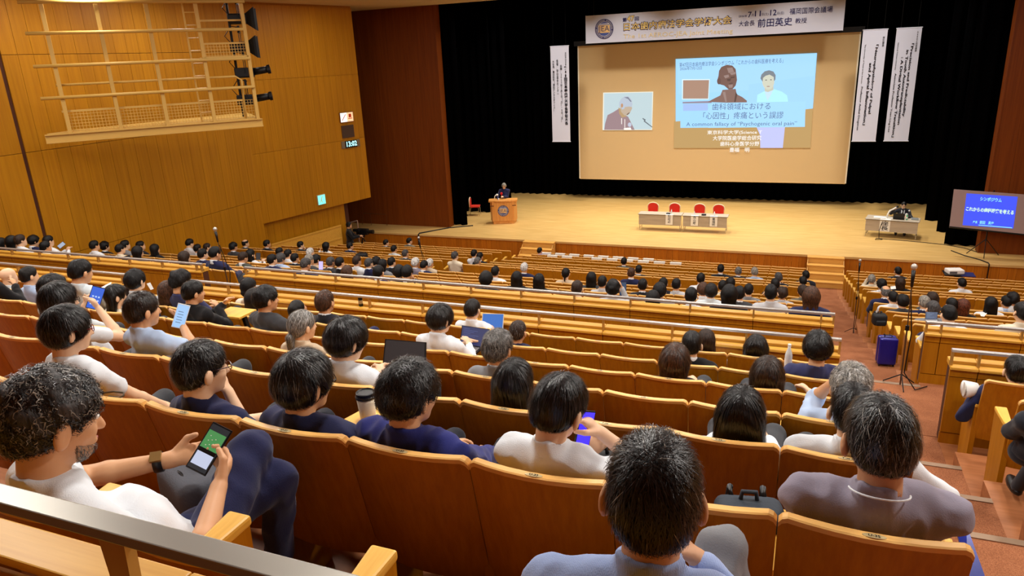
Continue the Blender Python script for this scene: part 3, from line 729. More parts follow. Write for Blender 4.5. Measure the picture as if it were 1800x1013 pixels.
# live camera picture of the speaker
lv = thing('projected_camera_picture', 'small pale projected camera picture of the speaker, left half of screen', 'projected picture', (-8.0, YS-0.02, -2.7))
C4 = lambda p: (1040+p[0]/11.25, 150+p[1]/11.25)
flat('picture_edge', [(228, 145), (1218, 125), (1196, 886), (215, 888)], G('edge', (238, 236, 220), 0.95), lv, 0.034, C4)
flat('picture_background', [(246, 160), (1200, 140), (1184, 872), (240, 876)], G('livebg', (196, 218, 224), 0.9), lv, 0.036, C4)
flat('picture_jacket', [(250, 880), (265, 760), (315, 590), (430, 530), (540, 460), (600, 560), (720, 620), (780, 740), (850, 880)], G('jacket', (168, 140, 146), 0.8), lv, 0.04, C4)
flat('picture_neck', [(530, 440), (640, 500), (690, 620), (600, 640), (545, 560)], G('lneck', (192, 160, 116), 0.85), lv, 0.042, C4)
flat('picture_face', [(560, 380), (640, 320), (790, 400), (800, 460), (760, 540), (720, 590), (650, 600), (580, 520)], G('lface', (202, 182, 160), 0.85), lv, 0.044, C4)
flat('picture_hair', [(545, 440), (545, 340), (590, 260), (660, 215), (740, 225), (795, 290), (808, 380), (790, 430), (740, 420), (660, 430), (640, 470), (600, 480), (580, 420)], G('lhair', (188, 200, 216), 0.9), lv, 0.046, C4)
flat('picture_hair_shade', [(640, 240), (720, 230), (790, 320), (770, 330), (720, 270)], G('lhair2', (128, 136, 156), 0.8), lv, 0.048, C4)
flat('picture_ear', ell(600, 400, 22, 40), G('lear', (202, 150, 112), 0.85), lv, 0.048, C4)
flat('picture_mouth', [(690, 575), (745, 535), (755, 548), (700, 590)], G('lmouth', (120, 90, 84), 0.7), lv, 0.048, C4)
flat('picture_lanyard', [(585, 650), (600, 650), (600, 770), (586, 770)], TW, lv, 0.048, C4)
flat('picture_lanyard', [(650, 670), (662, 670), (662, 840), (650, 840)], TW, lv, 0.048, C4)
flat('picture_microphone', ell(752, 780, 36, 44), G('lmic', (196, 204, 224), 0.9), lv, 0.05, C4)
flat('picture_papers', [(635, 846), (770, 836), (790, 882), (640, 884)], TW, lv, 0.05, C4)
flat('picture_boom', [(1010, 645), (1070, 680), (1062, 702), (1048, 700), (1200, 820), (1195, 836), (1030, 715), (1038, 690), (1004, 664)], G('lboom', (112, 126, 136), 0.7), lv, 0.05, C4)

# ------------------------------------------------------------------ banners
def banner(label, x0, x1, y, z0, z1):
    b = thing('banner', label, 'banner', ((x0+x1)/2, y, z0))
    w = (x1-x0)/2; h = z1-z0
    part('cloth', MB().box(-w, w, 0, 0.012, 0, h), BANNERM, b)
    if h > 2:
        for z in (0.0, h): part('hem_pole', MB().tube([(-w-0.02, 0.006, z), (w+0.02, 0.006, z)], 0.018, 8), BANNERM, b)
    else:
        for x in (-w, w): part('hem_pole', MB().tube([(x, 0.006, -0.01), (x, 0.006, h+0.01)], 0.014, 8), BANNERM, b)
    for x in (-w+0.15, w-0.15): part('hanging_cord', MB().tube([(x, 0.006, h), (x, 0.006, 7.6-z0)], 0.006, 5), BLACKM, b)
    return b
YT = 34.8
b = banner('wide white banner with logo and gold Japanese title above the screen', -9.79, 1.42, YT, 0.5, 1.745)
b0 = Vector(b.location)
K1 = lambda p: (1025+p[0]/7.5, p[1]/7.5); K2 = lambda p: (1260+p[0]/7.5, p[1]/7.5)
def bl(s, mat, pa, pb, h, K, bold=0.0, lift=0.012, nm='lettering'):
    return letters(nm, s, mat, b, pa, pb, h, 0, K, bold, YT-lift)
def emblem(parent, c, r, depth_y, s=1.0):
    """round blue society emblem with a gold plate"""
    NV = plain('emblem_navy', (52, 52, 104), 0.7); WH = plain('emblem_white', (208, 206, 214), 0.7); GD = plain('emblem_gold', (226, 188, 126), 0.6); BL = plain('emblem_blue', (66, 84, 150), 0.7)
    def ring(r0, r1, y, mat, nm, n=40):
        m = MB(); vs = []; fs = []
        for k in range(n):
            a = 2*pi*k/n; vs += [(c[0]+r0*cos(a), c[1]-y, c[2]+r0*sin(a)), (c[0]+r1*cos(a), c[1]-y, c[2]+r1*sin(a))]
        for k in range(n):
            a = 2*k; d = 2*((k+1) % n); fs.append((a, d, d+1, a+1))
        m.add(vs, fs); return part(nm, m, mat, parent)
    ring(0.001, r, 0.010, NV, 'emblem_disc'); ring(r*0.70, r*0.74, 0.013, WH, 'emblem_ring'); ring(0.001, r*0.68, 0.013, BL, 'emblem_field')
    m = MB()
    for k in range(44):
        if k % 11 in (10,): continue
        a = 2*pi*k/44; p0 = (c[0]+r*0.80*cos(a), c[1]-0.0135, c[2]+r*0.80*sin(a)); p1 = (c[0]+r*0.92*cos(a), c[1]-0.0135, c[2]+r*0.92*sin(a))
        m.bar(p0, p1, r*0.045, 0.001, up=(0, 1, 0))
    part('emblem_rim_letters', m, WH, parent, kind='stuff')
    w, h = r*0.60, r*0.38
    part('emblem_plate', MB().box(c[0]-w, c[0]+w, c[1]-0.018, c[1]-0.010, c[2]-h, c[2]+h), GD, parent)
    me = text_mesh('JEA', r*0.8, 0.0, 'CENTER', 0.0)
    co = np.zeros(len(me.vertices)*3); me.vertices.foreach_get('co', co); co = co.reshape(-1, 3)
    me.vertices.foreach_set('co', np.stack([c[0]+co[:, 0], np.full(len(co), c[1]-0.021), c[2]+co[:, 1]], 1).ravel()); me.materials.clear(); me.materials.append(NV)
    link('emblem_letters', me, parent)
    part('emblem_band', MB().box(c[0]-w*0.9, c[0]+w*0.9, c[1]-0.018, c[1]-0.012, c[2]+h*1.15, c[2]+h*1.4), WH, parent)
ce = SP(*K1((279, 382)), YT)-b0
emblem(b, (ce.x, -0.004, ce.z), 0.445, 0)
GOLD = plain('gold_ink', (236, 206, 120), 0.5); PALEG = plain('pale_gold_ink', (228, 208, 160), 0.7)
bl('第', INKBLUE, (520, 262), (575, 258), 56, K1, 0.02); bl('47', GOLD, (580, 248), (672, 240), 72, K1, 0.02, 0.016); bl('47', INKBLUE, (574, 248), (678, 240), 82, K1, 0.05); bl('回', INKBLUE, (680, 252), (735, 248), 52, K1, 0.02)
K3 = K1
bl('日本歯内療法学会学術大会', INKBLUE, (520, 360), (1960, 262), 124, K3, 0.055, 0.010)
bl('日本歯内療法学会学術大会', GOLD, (530, 358), (1948, 262), 104, K3, 0.006, 0.018)
bl('The 1st AEROC-JEA Joint Meeting', PALEG, (530, 487), (1972, 412), 76, K3, 0.0, 0.012)
bl('2026年', INKBLUE, (288, 216), (400, 210), 30, K2); bl('7', INKBLUE, (410, 186), (458, 182), 74, K2, 0.01); bl('月', INKBLUE, (460, 206), (488, 204), 34, K2)
bl('11', INKBLUE, (502, 180), (580, 176), 74, K2, 0.01); bl('日(土)', INKBLUE, (590, 192), (680, 186), 40, K2); bl('12', INKBLUE, (696, 166), (780, 160), 74, K2, 0.01); bl('日(日)', INKBLUE, (795, 180), (885, 172), 40, K2)
bl('福岡国際会議場', INKBLUE, (960, 155), (1530, 122), 82, K2, 0.004)
bl('大会長', INKBLUE, (288, 322), (498, 306), 70, K2); bl('前田英史', INKBLUE, (538, 312), (994, 282), 112, K2, 0.008); bl('教授', INKBLUE, (1035, 278), (1186, 268), 70, K2)
def vline(o, s, mat, px, pa, pb, K, wpx, rot=True, bold=0.0, y=34.5):
    """lettering running down a banner; rotated quarter turn (latin) or stacked (Japanese)"""
    a = SP(*K(pa), y-0.012); c = SP(*K(pb), y-0.012)
    a.x = c.x = (a.x+c.x)/2
    wm = (SP(K((0, 0))[0]+abs(K((wpx, 0))[0]-K((0, 0))[0]), 150, y)-SP(K((0, 0))[0], 150, y)).length
    if rot:
        l = lettering('lettering', s, 1.0, mat, o, (a+c)/2, (0, 0, -1), (1, 0, 0), 'CENTER', bold, (c-a).length, wm, 0.0)
    else:
        l = lettering('lettering', '\n'.join(s), 1.0, mat, o, (a+c)/2, (1, 0, 0), (0, 0, 1), 'CENTER', bold, wm, (c-a).length, 0.0)
    l.location = -Vector(o.location)
B1 = banner('narrow white banner of vertical Japanese text hanging left of the screen', -11.5, -10.57, 34.5, -4.1, 0.45)
KL = lambda p: (955+p[0]/5.63, 75+p[1]/5.63)
vline(B1, '次回学術大会', INK, 0, (219, 95), (222, 225), KL, 15, False, 0.01)
vline(B1, '第48回日本歯内療法学会学術大会', INK, 0, (218, 250), (232, 832), KL, 32, False, 0.035)
vline(B1, '会期：2027年7月3日（土）・4日（日）', INK, 0, (174, 148), (184, 720), KL, 20, False, 0.015)
vline(B1, '会場：学術総合センター', INK, 0, (137, 148), (143, 492), KL, 19, False, 0.015)
vline(B1, '大会長：澤田則宏（澤田デンタルオフィス）', INK, 0, (97, 150), (110, 655), KL, 19, False, 0.015)
B2 = banner('narrow white banner of sideways English text, immediately right of the screen', 2.19, 3.11, 34.5, -4.09, 0.465)
KR = lambda p: (1490+p[0]/4.714, 40+p[1]/4.714)
def vp(o, s, pa, pb, w, bold=0.015): vline(o, s, INK, 0, pa, pb, KR, w, True, bold)
vline(B2, '特別講演', INK, 0, (299, 115), (293, 200), KR, 16, False, 0.01)
vp(B2, '「Neurophysiology of Pulpal', (236, 165), (186, 740), 30, 0.03)
vp(B2, 'and Apical Inflammation」', (182, 350), (136, 865), 28, 0.03)
vp(B2, 'The University of Texas at San Antonio', (147, 180), (114, 505), 12)
vp(B2, 'Professor Anibal Diogenes', (117, 530), (80, 892), 20)
B3 = banner('narrow white banner of sideways English text, farthest right of the screen', 3.43, 4.345, 34.5, -4.08, 0.465)
vline(B3, 'AEROC招待講演', INK, 0, (578, 102), (560, 272), KR, 16, False, 0.01)
vp(B3, '「Precision and Predictability', (536, 152), (466, 762), 28, 0.03)
vp(B3, 'in Tooth Autotransplantation', (490, 225), (424, 845), 26, 0.03)
vp(B3, ': A Digital Workflow Transition」', (446, 300), (376, 965), 26, 0.03)
vp(B3, 'National Taiwan University', (422, 165), (391, 392), 12)
vp(B3, 'Associate Professor Yuan-Ling Lee', (394, 420), (340, 908), 19)

# ------------------------------------------------------------------ lectern
L = thing('lectern', 'light oak lectern with round blue emblem on its front', 'lectern', (-12.40, 29.78, ZSTAGE), radians(20))
part('body', MB().prism([(-0.5, -0.22), (0.5, -0.22), (0.62, 0.3), (-0.62, 0.3)], 0.12, 1.02), W_LECT, L)
part('front_panel', MB().prism([(-0.42, -0.245), (0.42, -0.245), (0.42, -0.215), (-0.42, -0.215)], 0.14, 1.0), W_LECT, L)
part('plinth', MB().prism([(-0.47, -0.19), (0.47, -0.19), (0.58, 0.28), (-0.58, 0.28)], 0.0, 0.12), W_LECT, L)
part('top', MB().prism([(-0.66, -0.16), (-0.3, -0.27), (0, -0.30), (0.3, -0.27), (0.66, -0.16), (0.66, 0.34), (-0.66, 0.34)], 1.02, 1.10), W_LECT, L, bevel=0.012)
for sx in (-1, 1): part('wing_groove', MB().box(sx*0.50-0.09, sx*0.50+0.09, -0.235, -0.2, 0.84, 0.87), plain('groove', (96, 50, 20), 0.7), L)
emblem(L, (0.0, -0.247, 0.62), 0.255, 0)
gm = thing('gooseneck_microphone', 'white gooseneck microphone on the lectern', 'microphone', (-12.78, 29.7, ZSTAGE+1.10))
part('stem', MB().tube([(0, 0, 0), (0.01, 0, 0.14), (0.05, 0.02, 0.2), (0.1, 0.03, 0.22)], 0.022, 8), PAPER, gm, smooth=True)
part('head', MB().ball((0.12, 0.03, 0.22), (0.06, 0.05, 0.045)), PAPER, gm, smooth=True)
cp = thing('paper_cup', 'small white paper cup on the lectern', 'cup', (-12.55, 29.62, ZSTAGE+1.10))
part('cup', MB().lathe([(0.025, 0), (0.035, 0.07)], n=14), PAPER, cp); part('rim', MB().lathe([(0.036, 0.066), (0.037, 0.074)], n=14), PAPER, cp)

# ------------------------------------------------------------------ banquet chairs
REDF = plain('red_upholstery', (206, 56, 40), 0.75, 0, 0.2, 0.3, 90); TRIM = plain('white_chair_frame', (232, 214, 180), 0.45)
def banquet_chair(label, loc, rz):
    c = thing('banquet_chair', label, 'chair', loc, rz, 'red banquet chairs on the stage')
    n = 10; prof = [(0.21, 0.46), (0.235, 0.72)]+[(0.235*cos(pi*k/n), 0.72+0.16*sin(pi*k/n)) for k in range(1, n)]+[(-0.235, 0.72), (-0.21, 0.46)]
    m = MB(); q = len(prof)
    m.add([(x*0.93, -0.2, z-0.01) for x, z in prof]+[(x*0.93, -0.26, z-0.01) for x, z in prof], [tuple(range(q-1, -1, -1)), tuple(range(q, 2*q))]+[(i, (i+1) % q, q+(i+1) % q, q+i) for i in range(q)])
    part('backrest', m, REDF, c)
    part('back_frame', MB().tube([(x, -0.23, z+0.01) for x, z in prof], 0.022, 8), TRIM, c, smooth=True)
    part('seat', MB().box(-0.22, 0.22, -0.2, 0.24, 0.42, 0.49), REDF, c, bevel=0.025)
    for sx in (-1, 1):
        part('leg', MB().tube([(sx*0.2, 0.2, 0.42), (sx*0.22, 0.24, 0.0)], 0.013, 6), CHROME, c)
        part('leg', MB().tube([(sx*0.21, -0.22, 0.5), (sx*0.22, -0.3, 0.0)], 0.013, 6), CHROME, c)
    return c
for k, x in enumerate((-5.77, -4.82, -3.75, -2.95)):
    banquet_chair('red banquet chair behind the long grey tables, %s from the left' % ('first', 'second', 'third', 'fourth')[k], (x, 30.95, ZSTAGE), pi)
banquet_chair('red banquet chair standing alone beside the left black curtain', (-14.45, 31.1, ZSTAGE), radians(-75))

# ------------------------------------------------------------------ folding tables
TGREY = wood('table_grey_laminate', (168, 156, 140), (186, 174, 156), 0.5, (1.0, 14, 14), 0.3, 0.03); TEDGE = plain('table_edge', (96, 90, 84), 0.5)
def table(label, loc, rz, w=1.83, d=0.6):
    t = thing('folding_table', label, 'table', loc, rz)
    part('top', MB().box(-w/2, w/2, -d/2, d/2, 0.68, 0.705), TGREY, t, bevel=0.006)
    part('edge_band', MB().box(-w/2-0.002, w/2+0.002, -d/2-0.002, -d/2, 0.68, 0.70).box(w/2, w/2+0.004, -d/2, d/2, 0.68, 0.70), TEDGE, t)
    part('modesty_panel', MB().box(-w/2+0.03, w/2-0.03, -d/2+0.04, -d/2+0.055, 0.24, 0.67), TGREY, t)
    for sx in (-1, 1):
        for sy in (-1, 1):
            part('leg', MB().tube([(sx*(w/2-0.1), sy*(d/2-0.1), 0.68), (sx*(w/2-0.06), sy*(d/2-0.05), 0.0)], 0.014, 6), CHROME, t)
        part('foot_bar', MB().tube([(sx*(w/2-0.07), -d/2+0.06, 0.1), (sx*(w/2-0.07), d/2-0.06, 0.1)], 0.01, 6), CHROME, t)
    return t
table('grey folding table on the stage, left of the pair', (-5.2, 29.88, ZSTAGE), 0)
table('grey folding table on the stage, right of the pair', (-3.34, 29.86, ZSTAGE), 0)
CT = table('grey folding table of the chairperson, angled towards the audience', (3.65, 30.42, ZSTAGE), radians(-11), 1.85, 0.79)
def placard(label, text, loc, rz, w, h, sz, mat=INK, tail=None):
    p = thing('name_placard', label, 'name card', loc, rz)
    part('card', MB().box(-w/2, w/2, -0.006, 0, -h, 0.0).box(-w/2, w/2, -0.006, 0.14, 0.0, 0.004), PAPER, p)
    l = lettering('lettering', '\n'.join(text), 1.0, mat, p, (0, -0.0065, -h*(0.46 if tail else 0.5)), (1, 0, 0), (0, 0, 1), 'CENTER', 0.01, sz, h*(0.74 if tail else 0.82), 0.002)
    if tail: lettering('lettering', tail, 1.0, plain('red_ink', (200, 60, 60), 0.7), p, (0, -0.0065, -h*0.92), (1, 0, 0), (0, 0, 1), 'CENTER', 0.0, sz*0.4, None, 0.002)
    return p
for lab, tx, x in (('white name card hanging on the left grey table', '和田敏紀', -4.79), ('white name card hanging on the right grey table, nearer the pair\'s joint', '西山暁', -3.75), ('white name card hanging on the right grey table, at its right end', '豊福明', -2.98)):
    placard(lab, tx, (x, 29.57, ZSTAGE+0.707), 0, 0.30, 0.42, 0.12)
placard('white card with two large black characters on the chairperson\'s table', '座長', (3.365, 30.115, ZSTAGE+0.707), radians(-11), 0.36, 0.46, 0.26)
def gadget(name, label, cat, loc, size, mat, rz=0.0):
    o = thing(name, label, cat, loc, rz); w, d, h = size
    part('case', MB().box(-w/2, w/2, -d/2, d/2, 0, h), mat, o, bevel=min(size)*0.25)
    part('panel', MB().box(-w/2*0.8, w/2*0.8, -d/2*0.8, d/2*0.8, h, h+0.004), GREYP, o)
    return o
gadget('intercom_unit', 'small black unit on the left grey table', 'device', (-4.86, 29.75, ZSTAGE+0.705), (0.16, 0.14, 0.05), BLACKP)
gadget('intercom_unit', 'small black unit on the right grey table', 'device', (-3.4, 29.75, ZSTAGE+0.705), (0.18, 0.14, 0.06), BLACKP)
def bottle(label, loc, tint=(150, 210, 190), h=0.2):
    o = thing('water_bottle', label, 'bottle', loc)
    part('bottle', MB().lathe([(0.03, 0), (0.033, 0.02), (0.033, h*0.6), (0.026, h*0.72), (0.013, h*0.85), (0.013, h*0.92)], n=14), plain('bottle_%d' % tint[0], tint, 0.15, 0, 0.6), o, smooth=True)
    part('cap', MB().lathe([(0.015, h*0.92), (0.015, h)], n=12), PAPER, o); part('sleeve_label', MB().lathe([(0.0335, h*0.25), (0.0335, h*0.5)], n=14), PAPER, o)
    return o
bottle('small pale water bottle on the left grey table', (-4.74, 29.8, ZSTAGE+0.705), (225, 228, 226), 0.2)
bottle('small pale water bottle on the right grey table, nearer its left', (-3.78, 29.72, ZSTAGE+0.705), (224, 226, 224), 0.16)
bottle('small pale water bottle on the right grey table, at its right end', (-2.98, 29.76, ZSTAGE+0.705), (226, 226, 222), 0.17)
bottle('green water bottle on the chairperson\'s table', (4.1, 30.22, ZSTAGE+0.705), (90, 190, 150), 0.24)
gadget('tissue_box', 'grey tissue box at the right end of the chairperson\'s table', 'box', (4.38, 30.28, ZSTAGE+0.705), (0.24, 0.12, 0.08), plain('tissue_grey', (150, 160, 165), 0.6), radians(-11))
lp = thing('laptop', 'closed-back black laptop in front of the chairperson', 'laptop', (3.83, 30.28, ZSTAGE+0.705), radians(-11))
part('base', MB().box(-0.19, 0.19, -0.02, 0.24, 0, 0.018), BLACKP, lp); part('lid', MB().hexa([(-0.19, -0.03, 0.018), (0.19, -0.03, 0.018), (0.19, -0.018, 0.018), (-0.19, -0.018, 0.018)], [(-0.19, -0.1, 0.25), (0.19, -0.1, 0.25), (0.19, -0.088, 0.25), (-0.19, -0.088, 0.25)]), BLACKP, lp)
gm2 = thing('gooseneck_microphone', 'white gooseneck microphone on the chairperson\'s table', 'microphone', (3.42, 30.3, ZSTAGE+0.705))
part('base', MB().box(-0.03, 0.22, -0.06, 0.06, 0, 0.04), PAPER, gm2, bevel=0.01)
part('stem', MB().tube([(0, 0, 0.03), (0.03, 0, 0.2), (0.08, 0.02, 0.32), (0.2, 0.05, 0.38), (0.3, 0.07, 0.45)], 0.026, 8), PAPER, gm2, smooth=True)
part('head', MB().ball((0.33, 0.08, 0.47), (0.05, 0.05, 0.04)), BLACKP, gm2, smooth=True)
ps = thing('paper_sheets', 'loose white papers at the left of the chairperson\'s table', 'papers', (3.2, 30.55, ZSTAGE+0.705), radians(-11))
part('sheet', MB().box(-0.2, 0.2, -0.12, 0.12, 0, 0.006), PAPER, ps); part('sheet', MB().box(-0.15, 0.22, -0.1, 0.12, 0.007, 0.011), PAPER, ps)
cb = thing('floor_cable', 'thin black cable trailing across the stage from the chairperson\'s table', 'cable', (3.6, 30.0, ZSTAGE))
part('wire', MB().tube([(-0.35, 0.02, 0.6), (-0.42, 0.0, 0.3), (-0.4, -0.05, 0.012), (-0.3, -0.25, 0.012), (-0.55, -0.3, 0.012), (-0.5, -0.1, 0.012), (0.1, -0.2, 0.012), (0.8, -0.35, 0.012), (1.7, -0.6, 0.012), (2.3, -1.0, 0.012), (2.6, -1.5, 0.012)], 0.012, 6), BLACKM, cb)
cb = thing('floor_cable', 'black cable running over the stage edge behind the projector cart', 'cable', (6.0, YSTAGE, ZSTAGE))
part('wire', MB().tube([(-0.6, 1.5, 0.015), (-0.3, 0.9, 0.015), (0.1, 0.4, 0.015), (0.25, 0.0, 0.03), (0.26, -0.09, 0.0), (0.26, -0.09, -0.69)], 0.018, 6), BLACKM, cb)
cb = thing('floor_cable', 'black cable running over the stage edge near the left proscenium', 'cable', (-14.9, YSTAGE, ZSTAGE))
part('wire', MB().tube([(1.3, 1.9, 0.015), (0.4, 1.3, 0.015), (-0.1, 0.6, 0.015), (-0.45, 0.0, 0.03), (-0.46, -0.09, 0.0), (-0.5, -0.09, -0.69)], 0.03, 6), BLACKM, cb)

# ------------------------------------------------------------------ portable screen at the right
ss = thing('tripod_screen', 'portable tripod screen showing a glowing blue slide at right', 'screen', (6.3, 28.0, ZSTAGE))
a, bq, c, d = [on_y(*p, 27.95)-Vector(ss.location) for p in ((1677, 333), (1812, 343), (1669, 398), (1812, 413))]
def quad(p, q, r_, s_, dy=0.0, th=0.02):
    m = MB(); P = [Vector(v)+Vector((0, dy, 0)) for v in (r_, s_, q, p)]
    m.add(P+[v+Vector((0, th, 0)) for v in P], [(0, 1, 2, 3), (7, 6, 5, 4), (0, 4, 5, 1), (1, 5, 6, 2), (2, 6, 7, 3), (3, 7, 4, 0)]); return m
part('fabric', quad(a, bq, c, d), plain('small_screen_fabric', (170, 150, 150), 0.85), ss)
part('roller', MB().tube([c+Vector((0, 0.02, -0.02)), d+Vector((0, 0.02, -0.02))], 0.035, 8), BLACKM, ss)
part('mast', MB().tube([(0, 0.06, 0.5), (0, 0.06, 2.3)], 0.02, 8), BLACKM, ss); 
for ang in (0.5, 2.6, 4.6): part('leg', MB().tube([(0, 0.06, 0.6), (0.55*cos(ang), 0.06+0.4*sin(ang), 0.01)], 0.014, 6), BLACKM, ss)
bs = [on_y(*p, 27.95)-Vector(ss.location) for p in ((1699, 340), (1789, 346), (1692, 396), (1781, 402))]
part('blue_slide', quad(*bs, dy=-0.004, th=0.003), glow('small_slide_blue', (66, 88, 255), 1.0), ss)
CY = glow('small_slide_cyan', (150, 240, 250), 1.0); CYY = glow('small_slide_pale', (215, 250, 225), 1.05)
def sst(s, mat, pa, pb, h, bold=0.0):
    yy = 27.942; A = on_y(*pa, yy); B_ = on_y(*pb, yy); 
    hm = (on_y(pa[0], pa[1]-h/2, yy)-on_y(pa[0], pa[1]+h/2, yy)).length
    o = lettering('lettering', s, 1.0, mat, ss, (A+B_)/2, B_-A, (0, 0, 1), 'CENTER', bold, (B_-A).length, hm, 0.0); o.location = -Vector(ss.location)
sst('シンポジウム', CY, (1723, 349), (1761, 352), 7, 0.03); sst('これからの歯科医療を考える', CYY, (1698, 367), (1782, 374), 8, 0.04)
sst('座長', CY, (1710, 390.5), (1718, 391), 4.5, 0.03); sst('前田　英史', CY, (1722, 391), (1747, 393), 6, 0.03)
part('underline', quad(*[on_y(*p, 27.942)-Vector(ss.location) for p in ((1720, 395.2), (1779, 400), (1720, 396.4), (1779, 401.4))], th=0.001), CY, ss)
# projector on its cart in front of the stage
pc = thing('projector_cart', 'black trolley with a blue shelf in front of the stage', 'cart', (5.2, 25.75, ZPIT))
part('shelf', MB().box(-0.45, 0.0, -0.3, 0.25, 0.78, 0.81), BLACKM, pc); part('shelf', MB().box(0.0, 0.42, -0.28, 0.2, 0.78, 0.80), plain('cart_blue', (28, 34, 92), 0.5), pc)
part('column', MB().box(-0.12, 0.1, -0.12, 0.1, 0.05, 0.78), BLACKM, pc)
for x, y in ((-0.4, -0.25), (0.4, -0.25), (-0.4, 0.2), (0.4, 0.2)): part('foot', MB().bar((0, 0, 0.06), (x, y, 0.03), 0.05), BLACKM, pc)
pj = thing('projector', 'white projector on the black trolley in front of the stage', 'projector', (5.05, 25.72, ZPIT+0.812), radians(15))
part('case', MB().box(-0.24, 0.24, -0.18, 0.18, 0.0, 0.14), PAPER, pj, bevel=0.035); part('vent', MB().box(-0.22, -0.0, -0.186, -0.178, 0.03, 0.1), GREYP, pj); part('lens', MB().tube([(0.1, 0.16, 0.08), (0.1, 0.24, 0.08)], 0.05, 12), BLACKP, pj)
# ------------------------------------------------------------------ portable steps up to the stage
for lab, x0, x1 in (('light wooden steps up to the stage at the right aisle', 0.64, 1.84), ('light wooden steps up to the stage behind the blue jacket', -10.3, -8.98)):
    st = thing('stage_steps', lab, 'steps', ((x0+x1)/2, 25.72, ZPIT)); w = (x1-x0)/2
    for k in range(4):
        y0 = k*0.32; RS = (ZSTAGE-ZPIT)/4; z1 = RS*(k+1)
        part('tread', MB().box(-w-0.01, w+0.01, y0-0.02, y0+0.32 if k < 3 else 1.24, z1-0.035, z1), W_STEP, st, bevel=0.004)
        part('riser', MB().box(-w, w, y0, y0+0.02, z1-RS, z1-0.035), W_STEP, st)
    for sx in (-1, 1):
        part('side_panel', MB().add([(sx*w, 0.02, 0), (sx*w, 1.24, 0), (sx*w, 1.24, 0.79), (sx*w, 0.98, 0.79), (sx*w, 0.02, 0.16), (sx*(w-0.02), 0.02, 0), (sx*(w-0.02), 1.24, 0), (sx*(w-0.02), 1.24, 0.79), (sx*(w-0.02), 0.98, 0.79), (sx*(w-0.02), 0.02, 0.16)],
             [(0, 1, 2, 3, 4), (9, 8, 7, 6, 5), (0, 5, 6, 1), (1, 6, 7, 2), (2, 7, 8, 3), (3, 8, 9, 4), (4, 9, 5, 0)]), W_STEP, st)
# ------------------------------------------------------------------ microphones on stands
def mic_stand(label, base, top, boom=None):
    base = Vector(base); top = Vector(top); h = top-base
    m = thing('microphone_stand', label, 'microphone stand', base)
    part('pole', MB().tube([(0, 0, 0.02), (h.x*0.3, h.y*0.3, h.z*0.5)], 0.010, 8).tube([(h.x*0.3, h.y*0.3, h.z*0.5), (h.x*0.9, h.y*0.9, h.z*0.86)], 0.007, 8), plain('stand_bronze', (96, 74, 56), 0.4, 0.6), m)
    for ang in (0.6, 2.7, 4.8): part('leg', MB().tube([(0, 0, 0.16), (0.2*cos(ang), 0.2*sin(ang), 0.012)], 0.007, 6), BLACKM, m)
    part('collar', MB().lathe([(0.022, 0), (0.022, 0.06)], (h.x*0.3, h.y*0.3, h.z*0.5-0.03), 10), BLACKM, m)
    mi = part('microphone', MB().tube([(h.x*0.86, h.y*0.86, h.z*0.84), (h.x*0.98, h.y*0.98, h.z*0.97)], [0.016, 0.024], 10), BLACKP, m, smooth=True)
    part('grille', MB().ball((h.x, h.y, h.z), 0.036), plain('mic_grille', (190, 186, 178), 0.4, 0.6), mi, smooth=True)
    part('cable', MB().tube([(h.x*0.8, h.y*0.8+0.02, h.z*0.8), (0.05, 0.03, h.z*0.45), (0.02, -0.04, 0.2), (0.15, -0.1, 0.015), (0.3, 0.05, 0.012)], 0.007, 6), BLACKM, m)
p = on_x(378, 403, -9.34); mic_stand('microphone stand in the left aisle beside the man in navy suit', (-9.3, p.y+0.05, FLOORZ['P']+0.01), p)
p = on_x(736, 418, -9.3); mic_stand('microphone stand in the left aisle, farther one towards the stage', (-9.3, p.y+0.3, FLOORZ['I']), p)
p = on_y(1512, 458, 17.7); mic_stand('microphone stand in the right aisle, farther one near the stage steps', (1.57, 17.6, FLOORZ['H']+0.01), p)
p = on_y(1607, 469, 9.1); mic_stand('microphone stand in the right aisle beside the blue suitcase', (1.40, 9.12, FLOORZ['P']+0.01), p)
# ------------------------------------------------------------------ camera corner at the left
vc = thing('video_camera', 'black video camera on a tripod near the left end of the stage', 'video camera', (-16.9, 24.9, ZPIT))
for ang in (0.3, 2.5, 4.5): part('tripod_leg', MB().tube([(0, 0, 1.15), (0.45*cos(ang), 0.45*sin(ang), 0.0)], 0.022, 6), BLACKM, vc)
part('head', MB().box(-0.08, 0.08, -0.08, 0.08, 1.13, 1.25), BLACKM, vc); part('body', MB().box(-0.25, 0.3, -0.1, 0.1, 1.25, 1.5), BLACKP, vc, bevel=0.03)
part('lens', MB().tube([(0.3, 0, 1.38), (0.55, 0.02, 1.38)], [0.07, 0.09], 12), BLACKP, vc); part('viewfinder', MB().box(-0.3, 0.0, -0.24, -0.1, 1.4, 1.52), BLACKP, vc, bevel=0.02); part('pan_handle', MB().tube([(-0.1, 0, 1.2), (-0.5, -0.15, 1.0)], 0.015, 6), BLACKM, vc)
lt = thing('led_panel_light', 'slim white lit panel on a stand beside the left wall', 'panel light', on_y(586, 434, 24.2))
zz = on_y(584, 417, 24.2).z-lt.location.z
part('stand', MB().tube([(0, 0, -0.35), (-0.03, 0, zz)], 0.012, 6), BLACKM, lt); part('frame', MB().box(-0.13, 0.07, -0.02, 0.02, zz, zz+0.44), GREYP, lt, bevel=0.03); part('lamp', MB().box(-0.10, 0.04, -0.026, -0.02, zz+0.04, zz+0.40), glow('led_panel', (225, 245, 255), 1.6), lt)
hr = thing('handrail', 'light metal handrail behind the video camera', 'handrail', (-17.0, 25.8, ZPIT))
a, bq, c = [on_y(*p, 25.8)-Vector(hr.location) for p in ((606, 394), (628, 388), (631, 420))]
